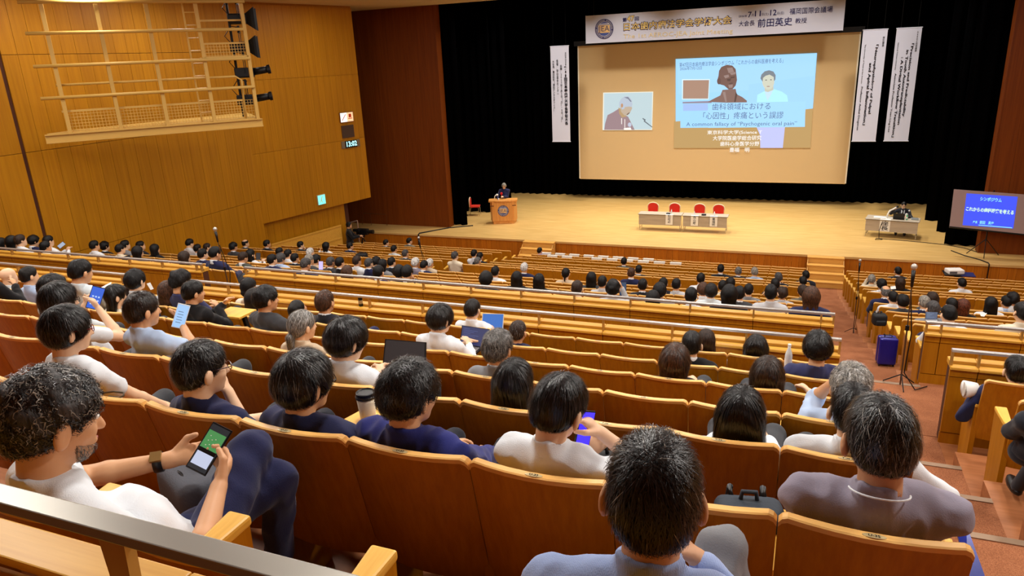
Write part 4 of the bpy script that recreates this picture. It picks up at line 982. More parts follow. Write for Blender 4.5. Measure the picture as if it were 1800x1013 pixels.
part('top_bar', MB().tube([a, bq], 0.025, 8), plain('rail_pinkish', (190, 160, 140), 0.4, 0.3), hr); part('post', MB().tube([bq, Vector((c.x, c.y, 0.0))], 0.025, 8), plain('rail_pinkish', (190, 160, 140), 0.4, 0.3), hr)
d = on_y(624, 411, 25.8)-Vector(hr.location); part('mid_bar', MB().tube([d, (c.x, c.y, d.z+0.05)], 0.02, 8), plain('rail_pinkish', (190, 160, 140), 0.4, 0.3), hr)
wb = thing('wooden_post_block', 'light wooden box post below the metal handrail', 'wooden block', (on_y(630, 428, 25.5).x, 25.5, ZPIT))
part('body', MB().box(-0.25, 0.2, -0.2, 0.2, 0, 0.62), W_STEP, wb, bevel=0.01); part('cap', MB().box(-0.27, 0.22, -0.22, 0.22, 0.62, 0.66), W_STEP, wb)
gr = thing('guard_frame', 'thin dark guard frame standing before the left proscenium wall', 'guard rail', (-18.6, 28.2, ZSTAGE))
pts = [on_y(*p, 28.2)-Vector(gr.location) for p in ((638, 402), (638, 375), (679, 377), (681, 402))]
pts[0].z = pts[3].z = 0.0
part('frame', MB().tube(pts, 0.012, 6), plain('guard_brown', (86, 50, 26), 0.5), gr); part('bar', MB().tube([pts[1]+Vector((0.4, 0, 0)), (pts[1].x+0.4, 0, 0.0)], 0.01, 6), plain('guard_brown', (86, 50, 26), 0.5), gr)
# ------------------------------------------------------------------ reserved sheets over seat backs in the first rows
k = 0
for r, seats in (('A', range(8, 17)), ('B', range(7, 16))):
    for i in seats:
        if (i*7+ord(r)) % 9 == 4: continue
        xc = 0.58-(i+0.5)*PITCHX; k += 1
        o = tag(part('reserved_sheet', MB().hexa([(-0.19, -0.062, -0.2), (0.19, -0.062, -0.2), (0.19, -0.058, -0.2), (-0.19, -0.058, -0.2)], [(-0.19, -0.052, 0.008), (0.19, -0.052, 0.008), (0.19, -0.046, 0.008), (-0.19, -0.046, 0.008)]).box(-0.19, 0.19, -0.05, 0.05, 0.004, 0.009), plain('sheet_white', (226, 222, 212), 0.8), None, loc=(xc, ROWY[r], ROWZ[r])),
                'white sheet on a seat back, %s row from stage, %s from right' % ('first' if r == 'A' else 'second', ORD[i+1]), 'paper', 'white sheets on front seats')
# ================================================================== people: smooth implicit bodies turned into meshes
class Field:
    """distance field on a grid; primitives are blended in locally"""
    def __init__(s, lo, hi, h):
        s.h = h; s.lo = np.array(lo, float); n = np.ceil((np.array(hi)-s.lo)/h).astype(int)+1
        s.n = n; s.f = np.full(n, 0.06, np.float32)
        s.ax = [s.lo[i]+h*np.arange(n[i]) for i in range(3)]
    def _sub(s, lo, hi):
        i0 = np.maximum(0, np.floor((np.array(lo)-s.lo)/s.h).astype(int)); i1 = np.minimum(s.n, np.ceil((np.array(hi)-s.lo)/s.h).astype(int)+1)
        if (i1 <= i0).any(): return None, None
        sl = tuple(slice(a, b) for a, b in zip(i0, i1))
        X = np.meshgrid(*[s.ax[i][sl[i]] for i in range(3)], indexing='ij')
        return sl, np.stack(X, -1)
    def _mix(s, sl, d, k, sub=False):
        a = s.f[sl]; d = d.astype(np.float32)
        if sub:
            h = np.clip(0.5-0.5*(a+d)/k, 0, 1); s.f[sl] = a*(1-h)-d*h+k*h*(1-h)
        else:
            h = np.clip(0.5+0.5*(d-a)/k, 0, 1); s.f[sl] = d*(1-h)+a*h-k*h*(1-h)
    def cone(s, a, b, r0, r1=None, k=0.02, sub=False, flat=None, clip=None):
        r1 = r0 if r1 is None else r1; a = np.array(a, float); b = np.array(b, float); m = max(r0, r1)+0.06+k
        sl, P = s._sub(np.minimum(a, b)-m, np.maximum(a, b)+m)
        if sl is None: return
        ab = b-a; L = float(ab@ab)+1e-9; t = np.clip(((P-a)@ab)/L, 0, 1)
        q = P-a-t[..., None]*ab
        if flat is not None:                       # squash along a direction
            fd, fs = np.array(flat[0], float), flat[1]; fd = fd/np.linalg.norm(fd); c = q@fd
            q = q+(c*(1/fs-1))[..., None]*fd
            d = (np.sqrt((q*q).sum(-1))-(r0+(r1-r0)*t))*(fs*0.5+0.5)
        else: d = np.sqrt((q*q).sum(-1))-(r0+(r1-r0)*t)
        if clip is not None: d = np.maximum(d, (P-clip[0])@clip[1])
        s._mix(sl, d, k, sub)
    def ell(s, c, r, M=None, k=0.02, sub=False):
        c = np.array(c, float); r = np.array(r, float); m = r.max()+0.06+k
        sl, P = s._sub(c-m, c+m)
        if sl is None: return
        q = P-c
        if M is not None: q = q@M                 # columns of M are the local axes
        k0 = np.sqrt(((q/r)**2).sum(-1)); k1 = np.sqrt(((q/(r*r))**2).sum(-1))+1e-9
        s._mix(sl, k0*(k0-1)/k1, k, sub)
    def cut(s, p, n, k=0.01, lo=None, hi=None):
        """remove the half space beyond plane (p, n), optionally only inside a box"""
        sl = tuple(slice(0, a) for a in s.n) if lo is None else s._sub(lo, hi)[0]
        X = np.stack(np.meshgrid(*[s.ax[i][sl[i]] for i in range(3)], indexing='ij'), -1)
        d = -((X-np.array(p, float))@np.array(n, float))
        s._mix(sl, d, k, True)
    def sample(s, P):
        q = (P-s.lo)/s.h; i = np.clip(np.floor(q).astype(int), 0, s.n-2); f = np.clip(q-i, 0, 1)
        out = 0
        for dx in (0, 1):
            for dy in (0, 1):
                for dz in (0, 1):
                    w = (f[:, 0] if dx else 1-f[:, 0])*(f[:, 1] if dy else 1-f[:, 1])*(f[:, 2] if dz else 1-f[:, 2])
                    out = out+w*s.f[i[:, 0]+dx, i[:, 1]+dy, i[:, 2]+dz]
        return out
    def grad(s, P):
        e = s.h; g = np.stack([s.sample(P+np.eye(3)[i]*e)-s.sample(P-np.eye(3)[i]*e) for i in range(3)], 1)
        return g/(np.linalg.norm(g, axis=1, keepdims=True)+1e-9)
    def surface(s):
        """naive surface nets"""
        f = s.f; f[0] = f[-1] = 0.05; f[:, 0] = f[:, -1] = 0.05; f[:, :, 0] = f[:, :, -1] = 0.05
        ins = f < 0; n = np.array(f.shape)-1
        acc = np.zeros(tuple(n)+(3,), np.float32); cnt = np.zeros(tuple(n), np.float32)
        c8 = np.zeros(tuple(n), np.int8)
        for d in np.ndindex(2, 2, 2): c8 += ins[d[0]:n[0]+d[0], d[1]:n[1]+d[1], d[2]:n[2]+d[2]]
        act = (c8 > 0) & (c8 < 8)
        I = np.argwhere(act)
        if len(I) == 0: return np.zeros((0, 3)), np.zeros((0, 4), int)
        V = np.zeros((len(I), 3)); C = np.zeros(len(I))
        for ax in range(3):
            o1, o2 = [a for a in range(3) if a != ax]
            for u in (0, 1):
                for v in (0, 1):
                    a = I.copy(); a[:, o1] += u; a[:, o2] += v; b = a.copy(); b[:, ax] += 1
                    fa = f[a[:, 0], a[:, 1], a[:, 2]]; fb = f[b[:, 0], b[:, 1], b[:, 2]]
                    m = (fa < 0) != (fb < 0); t = np.where(m, fa/(fa-fb+1e-12), 0)
                    p = a.astype(float); p[:, ax] += t
                    V[m] += p[m]; C[m] += 1
        V = V/C[:, None]*s.h+s.lo
        idx = np.full(tuple(n), -1, int); idx[act] = np.arange(len(I))
        F = []
        for ax in range(3):
            o1, o2 = (ax+1) % 3, (ax+2) % 3
            sa = [slice(0, None)]*3; sb = [slice(0, None)]*3; sa[ax] = slice(0, -1); sb[ax] = slice(1, None)
            A = ins[tuple(sa)]; B = ins[tuple(sb)]; E_ = np.argwhere(A != B)
            ok = (E_[:, o1] > 0) & (E_[:, o2] > 0) & (E_[:, o1] < n[o1]) & (E_[:, o2] < n[o2]); E_ = E_[ok]
            s1 = A[E_[:, 0], E_[:, 1], E_[:, 2]]
            def g(u, v):
                q = E_.copy(); q[:, o1] -= u; q[:, o2] -= v; return idx[q[:, 0], q[:, 1], q[:, 2]]
            Q = np.stack([g(1, 1), g(0, 1), g(0, 0), g(1, 0)], 1); Q[~s1] = Q[~s1][:, ::-1]; F.append(Q)
        return V, np.concatenate(F)
def np_mesh(name, V, F, mat, smooth=True):
    me = bpy.data.meshes.new(name)
    nv, nf, k = len(V), len(F), F.shape[1]
    me.vertices.add(nv); me.vertices.foreach_set('co', np.asarray(V, np.float32).ravel())
    me.loops.add(nf*k); me.loops.foreach_set('vertex_index', np.asarray(F, np.int32).ravel())
    me.polygons.add(nf); me.polygons.foreach_set('loop_start', np.arange(0, nf*k, k, dtype=np.int32))
    if smooth: me.polygons.foreach_set('use_smooth', np.ones(nf, bool))
    me.update(calc_edges=True); me.materials.append(mat)
    return me
def rot(yaw, pitch=0.0, roll=0.0):
    """head frame: x right, y forward, z up; yaw>0 turns left, pitch>0 nods down, roll>0 tips to the right"""
    M = Matrix.Rotation(yaw, 3, 'Z') @ Matrix.Rotation(-pitch, 3, 'X') @ Matrix.Rotation(roll, 3, 'Y')
    return np.array(M)
def noise3(P, sc, seed, oct=3):
    rs = np.random.RandomState(seed); out = np.zeros(len(P)); a = 1.0
    for o in range(oct):
        for j in range(4):
            d = rs.normal(size=3); d /= np.linalg.norm(d); out += a*np.sin((P@d)*sc*(1+0.35*rs.rand())+rs.rand()*6.28)
        sc *= 2.1; a *= 0.5
    return out/4

# ---- colours
SKIN = {}
def skin_mat(i):
    i = i % 4
    if i not in SKIN:
        c = ((228, 182, 142), (216, 164, 122), (234, 192, 156), (206, 154, 114))[i]
        SKIN[i] = plain('skin_%d' % i, c, 0.5, 0, 0.35, 0.05, 60, 0, 0.05, 14)
        b = SKIN[i].node_tree.nodes['Principled BSDF']; b.inputs['Subsurface Weight'].default_value = 0.0
    return SKIN[i]
def cloth(name, rgb, stripes=None):
    k = 'cloth_'+name
    if k in MATS: return MATS[k]
    m = plain(k, rgb, 0.85, 0, 0.15, 0.25, 240, 0.15, 0.06, 9)
    if stripes:
        nt = m.node_tree; b = nt.nodes['Principled BSDF']; tc = nt.nodes['Texture Coordinate']
        w = nt.nodes.new('ShaderNodeTexWave'); w.wave_type = 'BANDS'; w.bands_direction = stripes[1]; w.inputs['Scale'].default_value = stripes[2]; w.inputs['Distortion'].default_value = 0.6; w.inputs['Detail'].default_value = 1
        nt.links.new(tc.outputs['Object'], w.inputs['Vector'])
        mx = nt.nodes.new('ShaderNodeMix'); mx.data_type = 'RGBA'; mx.inputs[6].default_value = srgb(*rgb); mx.inputs[7].default_value = srgb(*stripes[0])
        nt.links.new(w.outputs['Fac'], mx.inputs[0]); nt.links.new(mx.outputs[2], b.inputs['Base Color'])
    return m
CL = dict(white=(226, 232, 238), cream=(226, 216, 192), beige=(204, 184, 156), ltblue=(176, 198, 230), ltgrey=(190, 192, 196), grey=(128, 130, 134), dkgrey=(62, 64, 68), green=(70, 74, 68),
          black=(22, 22, 25), suit=(34, 36, 44), navy=(34, 38, 74), navy2=(54, 58, 98), blue=(36, 42, 110), royal=(36, 70, 210), brown=(70, 48, 40), mauve=(142, 136, 152), pale=(208, 220, 226), olive=(110, 108, 96))
HC = dict(sheen=(46, 44, 47), black=(11, 10, 11), soft=(22, 19, 18), brown=(66, 42, 28), dkbrown=(44, 30, 22), grey=(128, 124, 116), white=(206, 200, 186), mixed=(62, 60, 60), salt=(92, 90, 88), red=(82, 40, 24))
def hair_mat(c, gloss=False):
    k = 'hair_'+c+('_strands' if gloss else '')
    if k in MATS: return MATS[k]
    m, nt, b = new_mat(k); rgb = HC[c]
    tc = nt.nodes.new('ShaderNodeTexCoord'); n = nt.nodes.new('ShaderNodeTexNoise'); n.inputs['Scale'].default_value = 90; n.inputs['Detail'].default_value = 4
    mp = nt.nodes.new('ShaderNodeMapping'); mp.inputs['Scale'].default_value = (1, 1, 0.25)
    nt.links.new(tc.outputs['Object'], mp.inputs['Vector']); nt.links.new(mp.outputs[0], n.inputs['Vector'])
    cr = nt.nodes.new('ShaderNodeValToRGB'); cr.color_ramp.elements[0].color = srgb(*[x*0.6 for x in rgb]); cr.color_ramp.elements[0].position = 0.35
    cr.color_ramp.elements[1].color = srgb(*[min(255, x*1.35+4) for x in rgb]); cr.color_ramp.elements[1].position = 0.7
    nt.links.new(n.outputs['Fac'], cr.inputs[0]); nt.links.new(cr.outputs[0], b.inputs['Base Color'])
    bp = nt.nodes.new('ShaderNodeBump'); bp.inputs['Strength'].default_value = 0.6; bp.inputs['Distance'].default_value = 0.006
    nt.links.new(n.outputs['Fac'], bp.inputs['Height']); nt.links.new(bp.outputs[0], b.inputs['Normal'])
    b.inputs['Roughness'].default_value = 0.30 if gloss else 0.5; b.inputs['Specular IOR Level'].default_value = 0.55 if gloss else 0.25
    MATS[k] = m
    return m

# ---- body builder --------------------------------------------------
def elbow(sh, ha, l1, l2, pole):
    sh = np.array(sh, float); ha = np.array(ha, float); d = ha-sh; L = np.linalg.norm(d)+1e-9
    if L > (l1+l2)*0.995: ha = sh+d/L*(l1+l2)*0.995; d = ha-sh; L = np.linalg.norm(d)
    a = (l1*l1-l2*l2+L*L)/(2*L); hgt = sqrt(max(0, l1*l1-a*a)); u = d/L
    p = np.array(pole, float); p = p-u*(p@u); p /= np.linalg.norm(p)+1e-9
    return sh+u*a+p*hgt, ha
class Pose:
    """all joints relative to the point on the row floor below the seat back; +y faces the stage"""
    def __init__(s, head=(0, 0.17, 1.03), yaw=0.0, pitch=0.05, roll=0.0, lean=0.0, twist=0.0, lh=None, rh=None, lpole=(-0.6, -0.3, -0.7), rpole=(0.6, -0.3, -0.7), wide=1.0, legs='sit', hip=None, drop=0.0, ymin=None, plane=None):
        s.head = np.array(head, float); s.R = rot(yaw, pitch, roll)
        s.neck = s.head+s.R@np.array([0, -0.025, -0.10])*0.9+np.array([0, -0.01, -0.055])
        s.hip = np.array(hip if hip is not None else (s.head[0]*0.9, 0.36, 0.47))
        tw = rot(twist)
        mid = s.neck+np.array([0, -0.015, -0.065-drop])
        if ymin is not None: mid[1] = max(mid[1], ymin)
        s.chest = mid; s.plane = plane
        s.ls = mid+tw@np.array([-0.175*wide, 0.005, -0.02]); s.rs = mid+tw@np.array([0.175*wide, 0.005, -0.02])
        s.tw = tw
        dl = tw@np.array([-0.13, 0.22, -0.50]); dr = tw@np.array([0.13, 0.22, -0.50])
        s.lh = np.array(lh, float) if lh is not None else np.array([s.hip[0]-0.10, 0.56, 0.58])
        s.rh = np.array(rh, float) if rh is not None else np.array([s.hip[0]+0.10, 0.56, 0.58])
        s.le, s.lh = elbow(s.ls, s.lh, 0.28, 0.26, lpole); s.re, s.rh = elbow(s.rs, s.rh, 0.28, 0.26, rpole)
        s.legs = legs; s.wide = wide
def head_field(F, p, det=True):
    C, M = p.head, p.R
    w = lambda x, y, z: C+M@np.array([x, y, z])
    F.ell(w(0, -0.012, 0.03), (0.076, 0.096, 0.086), M, 0.01)
    F.ell(w(0, 0.028, -0.04), (0.061, 0.066, 0.078), M, 0.02)
    F.ell(w(0, 0.058, -0.096), (0.030, 0.028, 0.020), M, 0.025)
    F.cone(w(0, -0.03, -0.05), p.neck+np.array([0, -0.01, -0.03]), 0.054, 0.060, 0.02)
    if det:
        F.cone(w(0, 0.090, 0.005), w(0, 0.107, -0.034), 0.008, 0.0125, 0.012)
        F.cone(w(-0.032, 0.078, 0.024), w(0.032, 0.078, 0.024), 0.012, 0.012, 0.012)
        for sx in (-1, 1):
            F.ell(w(sx*0.036, 0.055, -0.028), (0.026, 0.028, 0.026), M, 0.02)
            F.ell(w(sx*0.031, 0.098, 0.004), (0.015, 0.012, 0.009), M, 0.008, True)
        F.cone(w(-0.017, 0.087, -0.066), w(0.017, 0.087, -0.066), 0.008, 0.008, 0.008)
    for sx in (-1, 1):
        E2 = M@np.array(Matrix.Rotation(sx*0.5, 3, 'Z') @ Matrix.Rotation(-0.2, 3, 'X'))
        F.ell(w(sx*0.090, -0.010, -0.016), (0.012, 0.025, 0.037), E2, 0.005)
        if det and F.h < 0.009: F.ell(w(sx*0.103, -0.002, -0.014), (0.006, 0.010, 0.020), E2, 0.005, True)
def hand_field(F, wrist, fore, palmn, grip=0.0, side=1, fingers=True):
    """hand from the wrist along fore; palmn is the direction the palm faces; side=+1 right hand"""
    f = np.array(fore, float); f /= np.linalg.norm(f); n = np.array(palmn, float); n = n-f*(n@f); n /= np.linalg.norm(n)+1e-9
    x = np.cross(f, n)*side                      # towards the thumb side
    w = lambda a, b, c: wrist+x*a+f*b+n*c
    F.cone(wrist, w(0, 0.055, 0), 0.024, 0.030, 0.02, flat=(n, 0.62))
    F.cone(w(-0.016, 0.075, 0), w(0.018, 0.075, 0), 0.022, 0.022, 0.018, flat=(n, 0.62))
    if not fingers:
        F.cone(w(0, 0.09, 0), w(0, 0.14, 0.03*grip+0.01), 0.026, 0.018, 0.015, flat=(n, 0.6)); F.cone(w(0.03, 0.04, 0), w(0.045, 0.09, 0.03), 0.012, 0.010, 0.012); return
    for j, (a, L) in enumerate(((0.030, 0.072), (0.010, 0.080), (-0.010, 0.074), (-0.028, 0.058))):
        P0 = w(a, 0.088, 0.0); ang = 0.0; P = P0
        for q, (l, b) in enumerate(((0.45, 0.55), (0.32, 0.75), (0.23, 0.5))):
            ang += grip*b+0.12; Pn = P+(f*cos(ang)+n*sin(ang))*L*l
            F.cone(P, Pn, 0.0095-0.001*q, 0.0088-0.001*q, 0.005); P = Pn
    T0 = w(0.026, 0.025, 0.006); T1 = w(0.052, 0.058, 0.022); T2 = w(0.050, 0.088, 0.032+0.012*grip)
    F.cone(T0, T1, 0.014, 0.011, 0.012); F.cone(T1, T2, 0.011, 0.009, 0.006)
def body_mesh(p, h, det, hands, sleeve, palm=None, grips=(0.8, 0.8)):
    pts = np.array([p.head, p.neck, p.ls, p.rs, p.le, p.re, p.lh, p.rh]); lo = pts.min(0)-0.20; hi = pts.max(0)+0.20
    lo[2] = max(lo[2], p.hip[2]-0.05) if not hands else min(lo[2], p.lh[2]-0.2)
    F = Field(lo, hi, h); head_field(F, p, det)
    F.cone(p.neck+np.array([0, 0, -0.02]), p.chest+np.array([0, 0.015, -0.12]), 0.05, 0.055, 0.02)
    F.cone(p.ls*0.8+p.chest*0.2+np.array([0, 0, -0.01]), p.rs*0.8+p.chest*0.2+np.array([0, 0, -0.01]), 0.036, 0.036, 0.02)
    if hands:
        for sgn, S, E2, H in ((-1, p.ls, p.le, p.lh), (1, p.rs, p.re, p.rh)):
            F.cone(S, E2, 0.044, 0.036, 0.02); F.cone(E2, E2*0.7+H*0.3, 0.037, 0.036, 0.01); F.cone(E2*0.7+H*0.3, H, 0.036, 0.024, 0.012)
            fo = H-E2
            pn = palm[0 if sgn < 0 else 1] if palm else (-sgn*0.5, -0.3, -0.6)
            hand_field(F, H, fo, pn, grips[0 if sgn < 0 else 1], sgn, h < 0.0115)
    if p.plane is not None: F.cut(p.plane[0]-p.plane[1]*0.035, p.plane[1], 0.02, np.array([-9, -9, -9]), p.neck+np.array([9, 9, 0.01]))
    return F
def shirt_field(p, h, kind, sleeve, infl=0.0):
    pts = np.array([p.neck, p.ls, p.rs, p.le, p.re, p.hip]+([p.lh, p.rh] if sleeve in ('long', 'roll') else [])); lo = pts.min(0)-0.2; hi = pts.max(0)+0.17
    lo[2] = p.hip[2]-0.12
    F = Field(lo, hi, h); W = p.wide; tw = p.tw; c = p.chest; j = infl+(0.008 if kind == 'jacket' else 0.0)
    ch = c+np.array([0, 0.005, -0.13]); be = c*0.4+p.hip*0.6+np.array([0, 0.01, -0.01])
    F.ell(ch, (0.165*W+j, 0.108+j, 0.155), tw, 0.03); F.ell(be, (0.150*W+j, 0.115+j, 0.16), tw, 0.05)
    F.ell(p.hip+np.array([0, -0.01, 0.02]), (0.165*W+j, 0.13+j, 0.11), tw, 0.05)
    sp = tw@np.array([0.10*W, 0, 0.018])
    F.cone(c-sp, c+sp, 0.052+j, 0.052+j, 0.04)                                     # trapezius / yoke
    for sgn, S, E2, H in ((-1, p.ls, p.le, p.lh), (1, p.rs, p.re, p.rh)):
        F.cone(c+np.array([0, 0, -0.01])+tw@np.array([sgn*0.08, 0, 0]), S, 0.058+j, 0.060+j, 0.04); F.cone(p.neck+np.array([0, -0.012, -0.035]), S*0.8+c*0.2, 0.048+j, 0.046+j, 0.05)
        if sleeve == 'short':
            e = S*0.42+E2*0.58; F.cone(S, e, 0.060+j, 0.056+j, 0.025)
        elif sleeve == 'roll':
            F.cone(S, E2, 0.058+j, 0.050+j, 0.03); F.cone(E2, E2*0.75+H*0.25, 0.050+j, 0.046+j, 0.02)
        else:
            F.cone(S, E2, 0.058+j, 0.048+j, 0.03); e = E2*0.08+H*0.92
            F.cone(E2, e, 0.048+j, 0.036+j, 0.02)
    # neck opening / collar: a solid ring cut off flat, the neck comes through it
    nk = p.neck; up = np.array([0, -0.12, 1.0]); up /= np.linalg.norm(up)
    hc = dict(shirt=0.036, polo=0.032, jacket=0.028, hood=0.006, tee=0.010).get(kind, 0.0)
    nn = np.array([0, 0.32, 1.0]); nn /= np.linalg.norm(nn)
    F.cone(nk+up*-0.06, nk+up*0.03, 0.082, 0.0665 if kind != 'tee' else 0.069, 0.012, clip=(nk+up*hc, nn))
    if kind == 'hood': F.ell(nk+np.array([0, -0.075, -0.035]), (0.10, 0.05, 0.055), None, 0.02)
    if p.plane is not None: F.cut(p.plane[0], p.plane[1], 0.02)
    return F
def hair_field(p, style, h, seed=0):
    C, M = p.head, p.R; w = lambda x, y, z: C+M@np.array([x, y, z])
    low = 0.22
    if style in ('long', 'halfup'): low = 0.50
    elif style in ('bob', 'mid'): low = 0.30
    elif style in ('pony', 'bun'): low = 0.36
    lo = C-0.19; hi = C+0.19; lo[2] = C[2]-low
    F = Field(lo, hi, h)
    t = dict(short=0.014, buzz=0.006, curly=0.026, mop=0.024, bob=0.022, mid=0.022, long=0.018, halfup=0.016, pony=0.011, bun=0.012, thin=0.008, ring=0.010, wavy=0.024).get(style, 0.014)
    # top and back shell
    F.ell(w(0, -0.014, 0.033), (0.078+t*(0.55 if style in ('short', 'buzz', 'thin', 'ring') else 0.8), 0.098+t*0.9, 0.086+t*0.9), M, 0.01)
    if style not in ('buzz', 'thin', 'ring'):
        F.ell(w(0, -0.055, -0.012), (0.066+t*0.6, 0.056+t*0.7, 0.076), M, 0.03)
    else: F.ell(w(0, -0.05, -0.02), (0.070+t, 0.056+t, 0.075), M, 0.03)
    if style in ('mop', 'bob', 'mid', 'wavy'):
        F.ell(w(0, -0.02, 0.005), (0.088+t*0.6, 0.092+t*0.6, 0.085), M, 0.03)
    # face opening
    F.ell(w(0, 0.125, -0.030), (0.082, 0.085, 0.115), M, 0.012, True)
    f0 = -0.03 if style in ('mop', 'bob', 'mid', 'long') else 0.0
    F.cut(w(0, 0.02, f0-0.012), M@np.array([0, 0.55, -0.84]), 0.01) if style not in ('bob', 'mid', 'long', 'halfup') else None
    # around the ears and the nape
    if style in ('short', 'buzz', 'curly', 'thin', 'ring', 'wavy', 'mop'):
        z0 = -0.03 if style != 'mop' else -0.045
        for sx in (-1, 1):
            F.ell(w(sx*0.102, 0.004, -0.020), (0.036, 0.032, 0.046), M, 0.008, True)
        F.cut(w(0, -0.05, -0.056 if style != 'mop' else -0.086), M@np.array([0, 0.25, -1.0]), 0.012)
        F.cut(w(0, 0.0, z0-0.02), M@np.array([0, 0.5, -0.85]), 0.012)
    gz = np.array([0, 0, -1.0])
    if style in ('long', 'halfup'):
        b = w(0, -0.075, 0.0)
        F.cone(w(-0.04, -0.05, 0.0), w(-0.045, -0.07, -0.12)+gz*0.20+M@np.array([0, -0.02, 0]), 0.062, 0.050, 0.03, flat=(M[:, 1], 0.75))
        F.cone(w(0.04, -0.05, 0.0), w(0.045, -0.07, -0.12)+gz*0.20+M@np.array([0, -0.02, 0]), 0.062, 0.050, 0.03, flat=(M[:, 1], 0.75))
        if style == 'long':
            for sx in (-1, 1): F.cone(w(sx*0.072, 0.0, 0.02), w(sx*0.085, -0.005, -0.2)+gz*0.08, 0.026, 0.028, 0.02)
    elif style == 'bob':
        for sx in (-1, 0, 1): F.cone(w(sx*0.062, -0.02-0.04*(sx == 0), 0.0), w(sx*0.070, -0.03-0.04*(sx == 0), -0.125), 0.040+0.02*(sx == 0), 0.040+0.016*(sx == 0), 0.03)
    elif style == 'mid':
        for sx in (-1, 0, 1): F.cone(w(sx*0.06, -0.025-0.035*(sx == 0), 0.0), w(sx*0.055, -0.055-0.02*(sx == 0), -0.165), 0.044, 0.032, 0.03)
    elif style == 'pony':
        F.ell(w(0, -0.115, -0.075), (0.022, 0.022, 0.022), M, 0.01)
        F.cone(w(0, -0.12, -0.085), w(0, -0.125, -0.10)+gz*0.20, 0.028, 0.014, 0.01)
    elif style == 'bun':
        F.ell(w(0, -0.115, -0.055), (0.042, 0.034, 0.040), M, 0.01)
    if p.plane is not None: F.cut(p.plane[0], p.plane[1], 0.01)
    if style == 'ring': F.ell(w(0, -0.02, 0.10), (0.062, 0.075, 0.055), M, 0.015, True)
    return F
def trousers_field(p, h, legs):
    hp = p.hip; tw = p.tw
    K = [hp+tw@np.array([sx*0.10, 0.0, 0.0]) for sx in (-1, 1)]
    if legs == 'sit':
        kn = [hp+np.array([sx*0.14, 0.40, 0.02]) for sx in (-1, 1)]; an = [np.array([k[0], k[1]+0.05, 0.08]) for k in kn]
    elif isinstance(legs, dict): kn = [np.array(legs['lk']), np.array(legs['rk'])]; an = [np.array(legs['la']), np.array(legs['ra'])]
    else:
        kn = [np.array([hp[0]+sx*0.10, hp[1]+0.02, 0.48]) for sx in (-1, 1)]; an = [np.array([hp[0]+sx*0.11, hp[1], 0.08]) for sx in (-1, 1)]
    pts = np.array([hp]+kn+an); lo = pts.min(0)-0.2; hi = pts.max(0)+0.2
    F = Field(lo, hi, h); F.ell(hp+np.array([0, 0, -0.01]), (0.165, 0.13, 0.10), tw, 0.02)
    for a, k, n in zip(K, kn, an): F.cone(a, k, 0.082, 0.062, 0.03); F.cone(k, n, 0.062, 0.046, 0.02)
    return F, an
def strands(F, p, style, n, seed, length, colors, wmm=1.7, lift=0.004, messy=0.25, crown=(0.0, -0.06, 0.11), curl=0.0):
    """thin ribbons that follow the hair shell from the crown outwards and down; several colours"""
    rs = np.random.RandomState(seed); V, Q = F.surface()
    if len(Q) == 0: return []
    c = V[Q].mean(1); ar = np.linalg.norm(np.cross(V[Q[:, 2]]-V[Q[:, 0]], V[Q[:, 3]]-V[Q[:, 1]]), axis=1)
    P = c[rs.choice(len(c), n, p=ar/ar.sum())]+rs.normal(size=(n, 3))*0.004
    cr = p.head+p.R@np.array(crown); segs = 6; L = length*(0.6+0.8*rs.rand(n))
    w0 = rs.normal(size=(n, 3)); pts = []; sides = []; ph = rs.rand(n)*6.28; lv = rs.rand(n)**2; fr = 1.0+rs.rand(n)
    for k in range(segs+1):
        N = F.grad(P); P = P-N*(F.sample(P)-lift*(0.15+lv*(0.6+0.2*k)))[:, None]
        d = P-cr; d /= np.linalg.norm(d, axis=1, keepdims=True)+1e-9
        g = d*1.0+np.array([0, 0, -0.55])+w0*messy
        if curl: g = g+np.cross(N, g)*(curl*np.sin(ph+k*1.6*fr))[:, None]
        g = g-N*(g*N).sum(1)[:, None]; g /= np.linalg.norm(g, axis=1, keepdims=True)+1e-9
        s = np.cross(g, N); pts.append(P.copy()); sides.append(s)
        P = P+g*(L/segs)[:, None]
    out = []
    grp = np.array([0]*n); 
    cum = np.cumsum([x[1] for x in colors]); u = rs.rand(n)*cum[-1]; grp = np.searchsorted(cum, u)
    for gi, (cn, _) in enumerate(colors):
        ix = np.where(grp == gi)[0]; m = len(ix)
        if m == 0: continue
        W = []
        for k in range(segs+1):
            t = k/segs; wd = wmm*0.001*(1.0-0.75*t)*(0.6 if k == 0 else 1)
            W.append(pts[k][ix]-sides[k][ix]*wd); W.append(pts[k][ix]+sides[k][ix]*wd)
        Vv = np.stack(W, 1).reshape(-1, 3); base = (np.arange(m)*(2*(segs+1)))[:, None]
        Fq = np.concatenate([np.stack([base[:, 0]+2*k, base[:, 0]+2*k+1, base[:, 0]+2*k+3, base[:, 0]+2*k+2], 1) for k in range(segs)])
        out.append((cn, Vv, Fq))
    return out
_cache = {}
SHOE = plain('black_leather', (20, 18, 18), 0.4)
def wrinkle(V, amt, seed, h):
    """soft folds: push points along z-stretched noise"""
    q = V*np.array([1.0, 1.0, 0.7]); return amt*(0.5-np.abs(noise3(q, 30, seed, 2))*1.9)
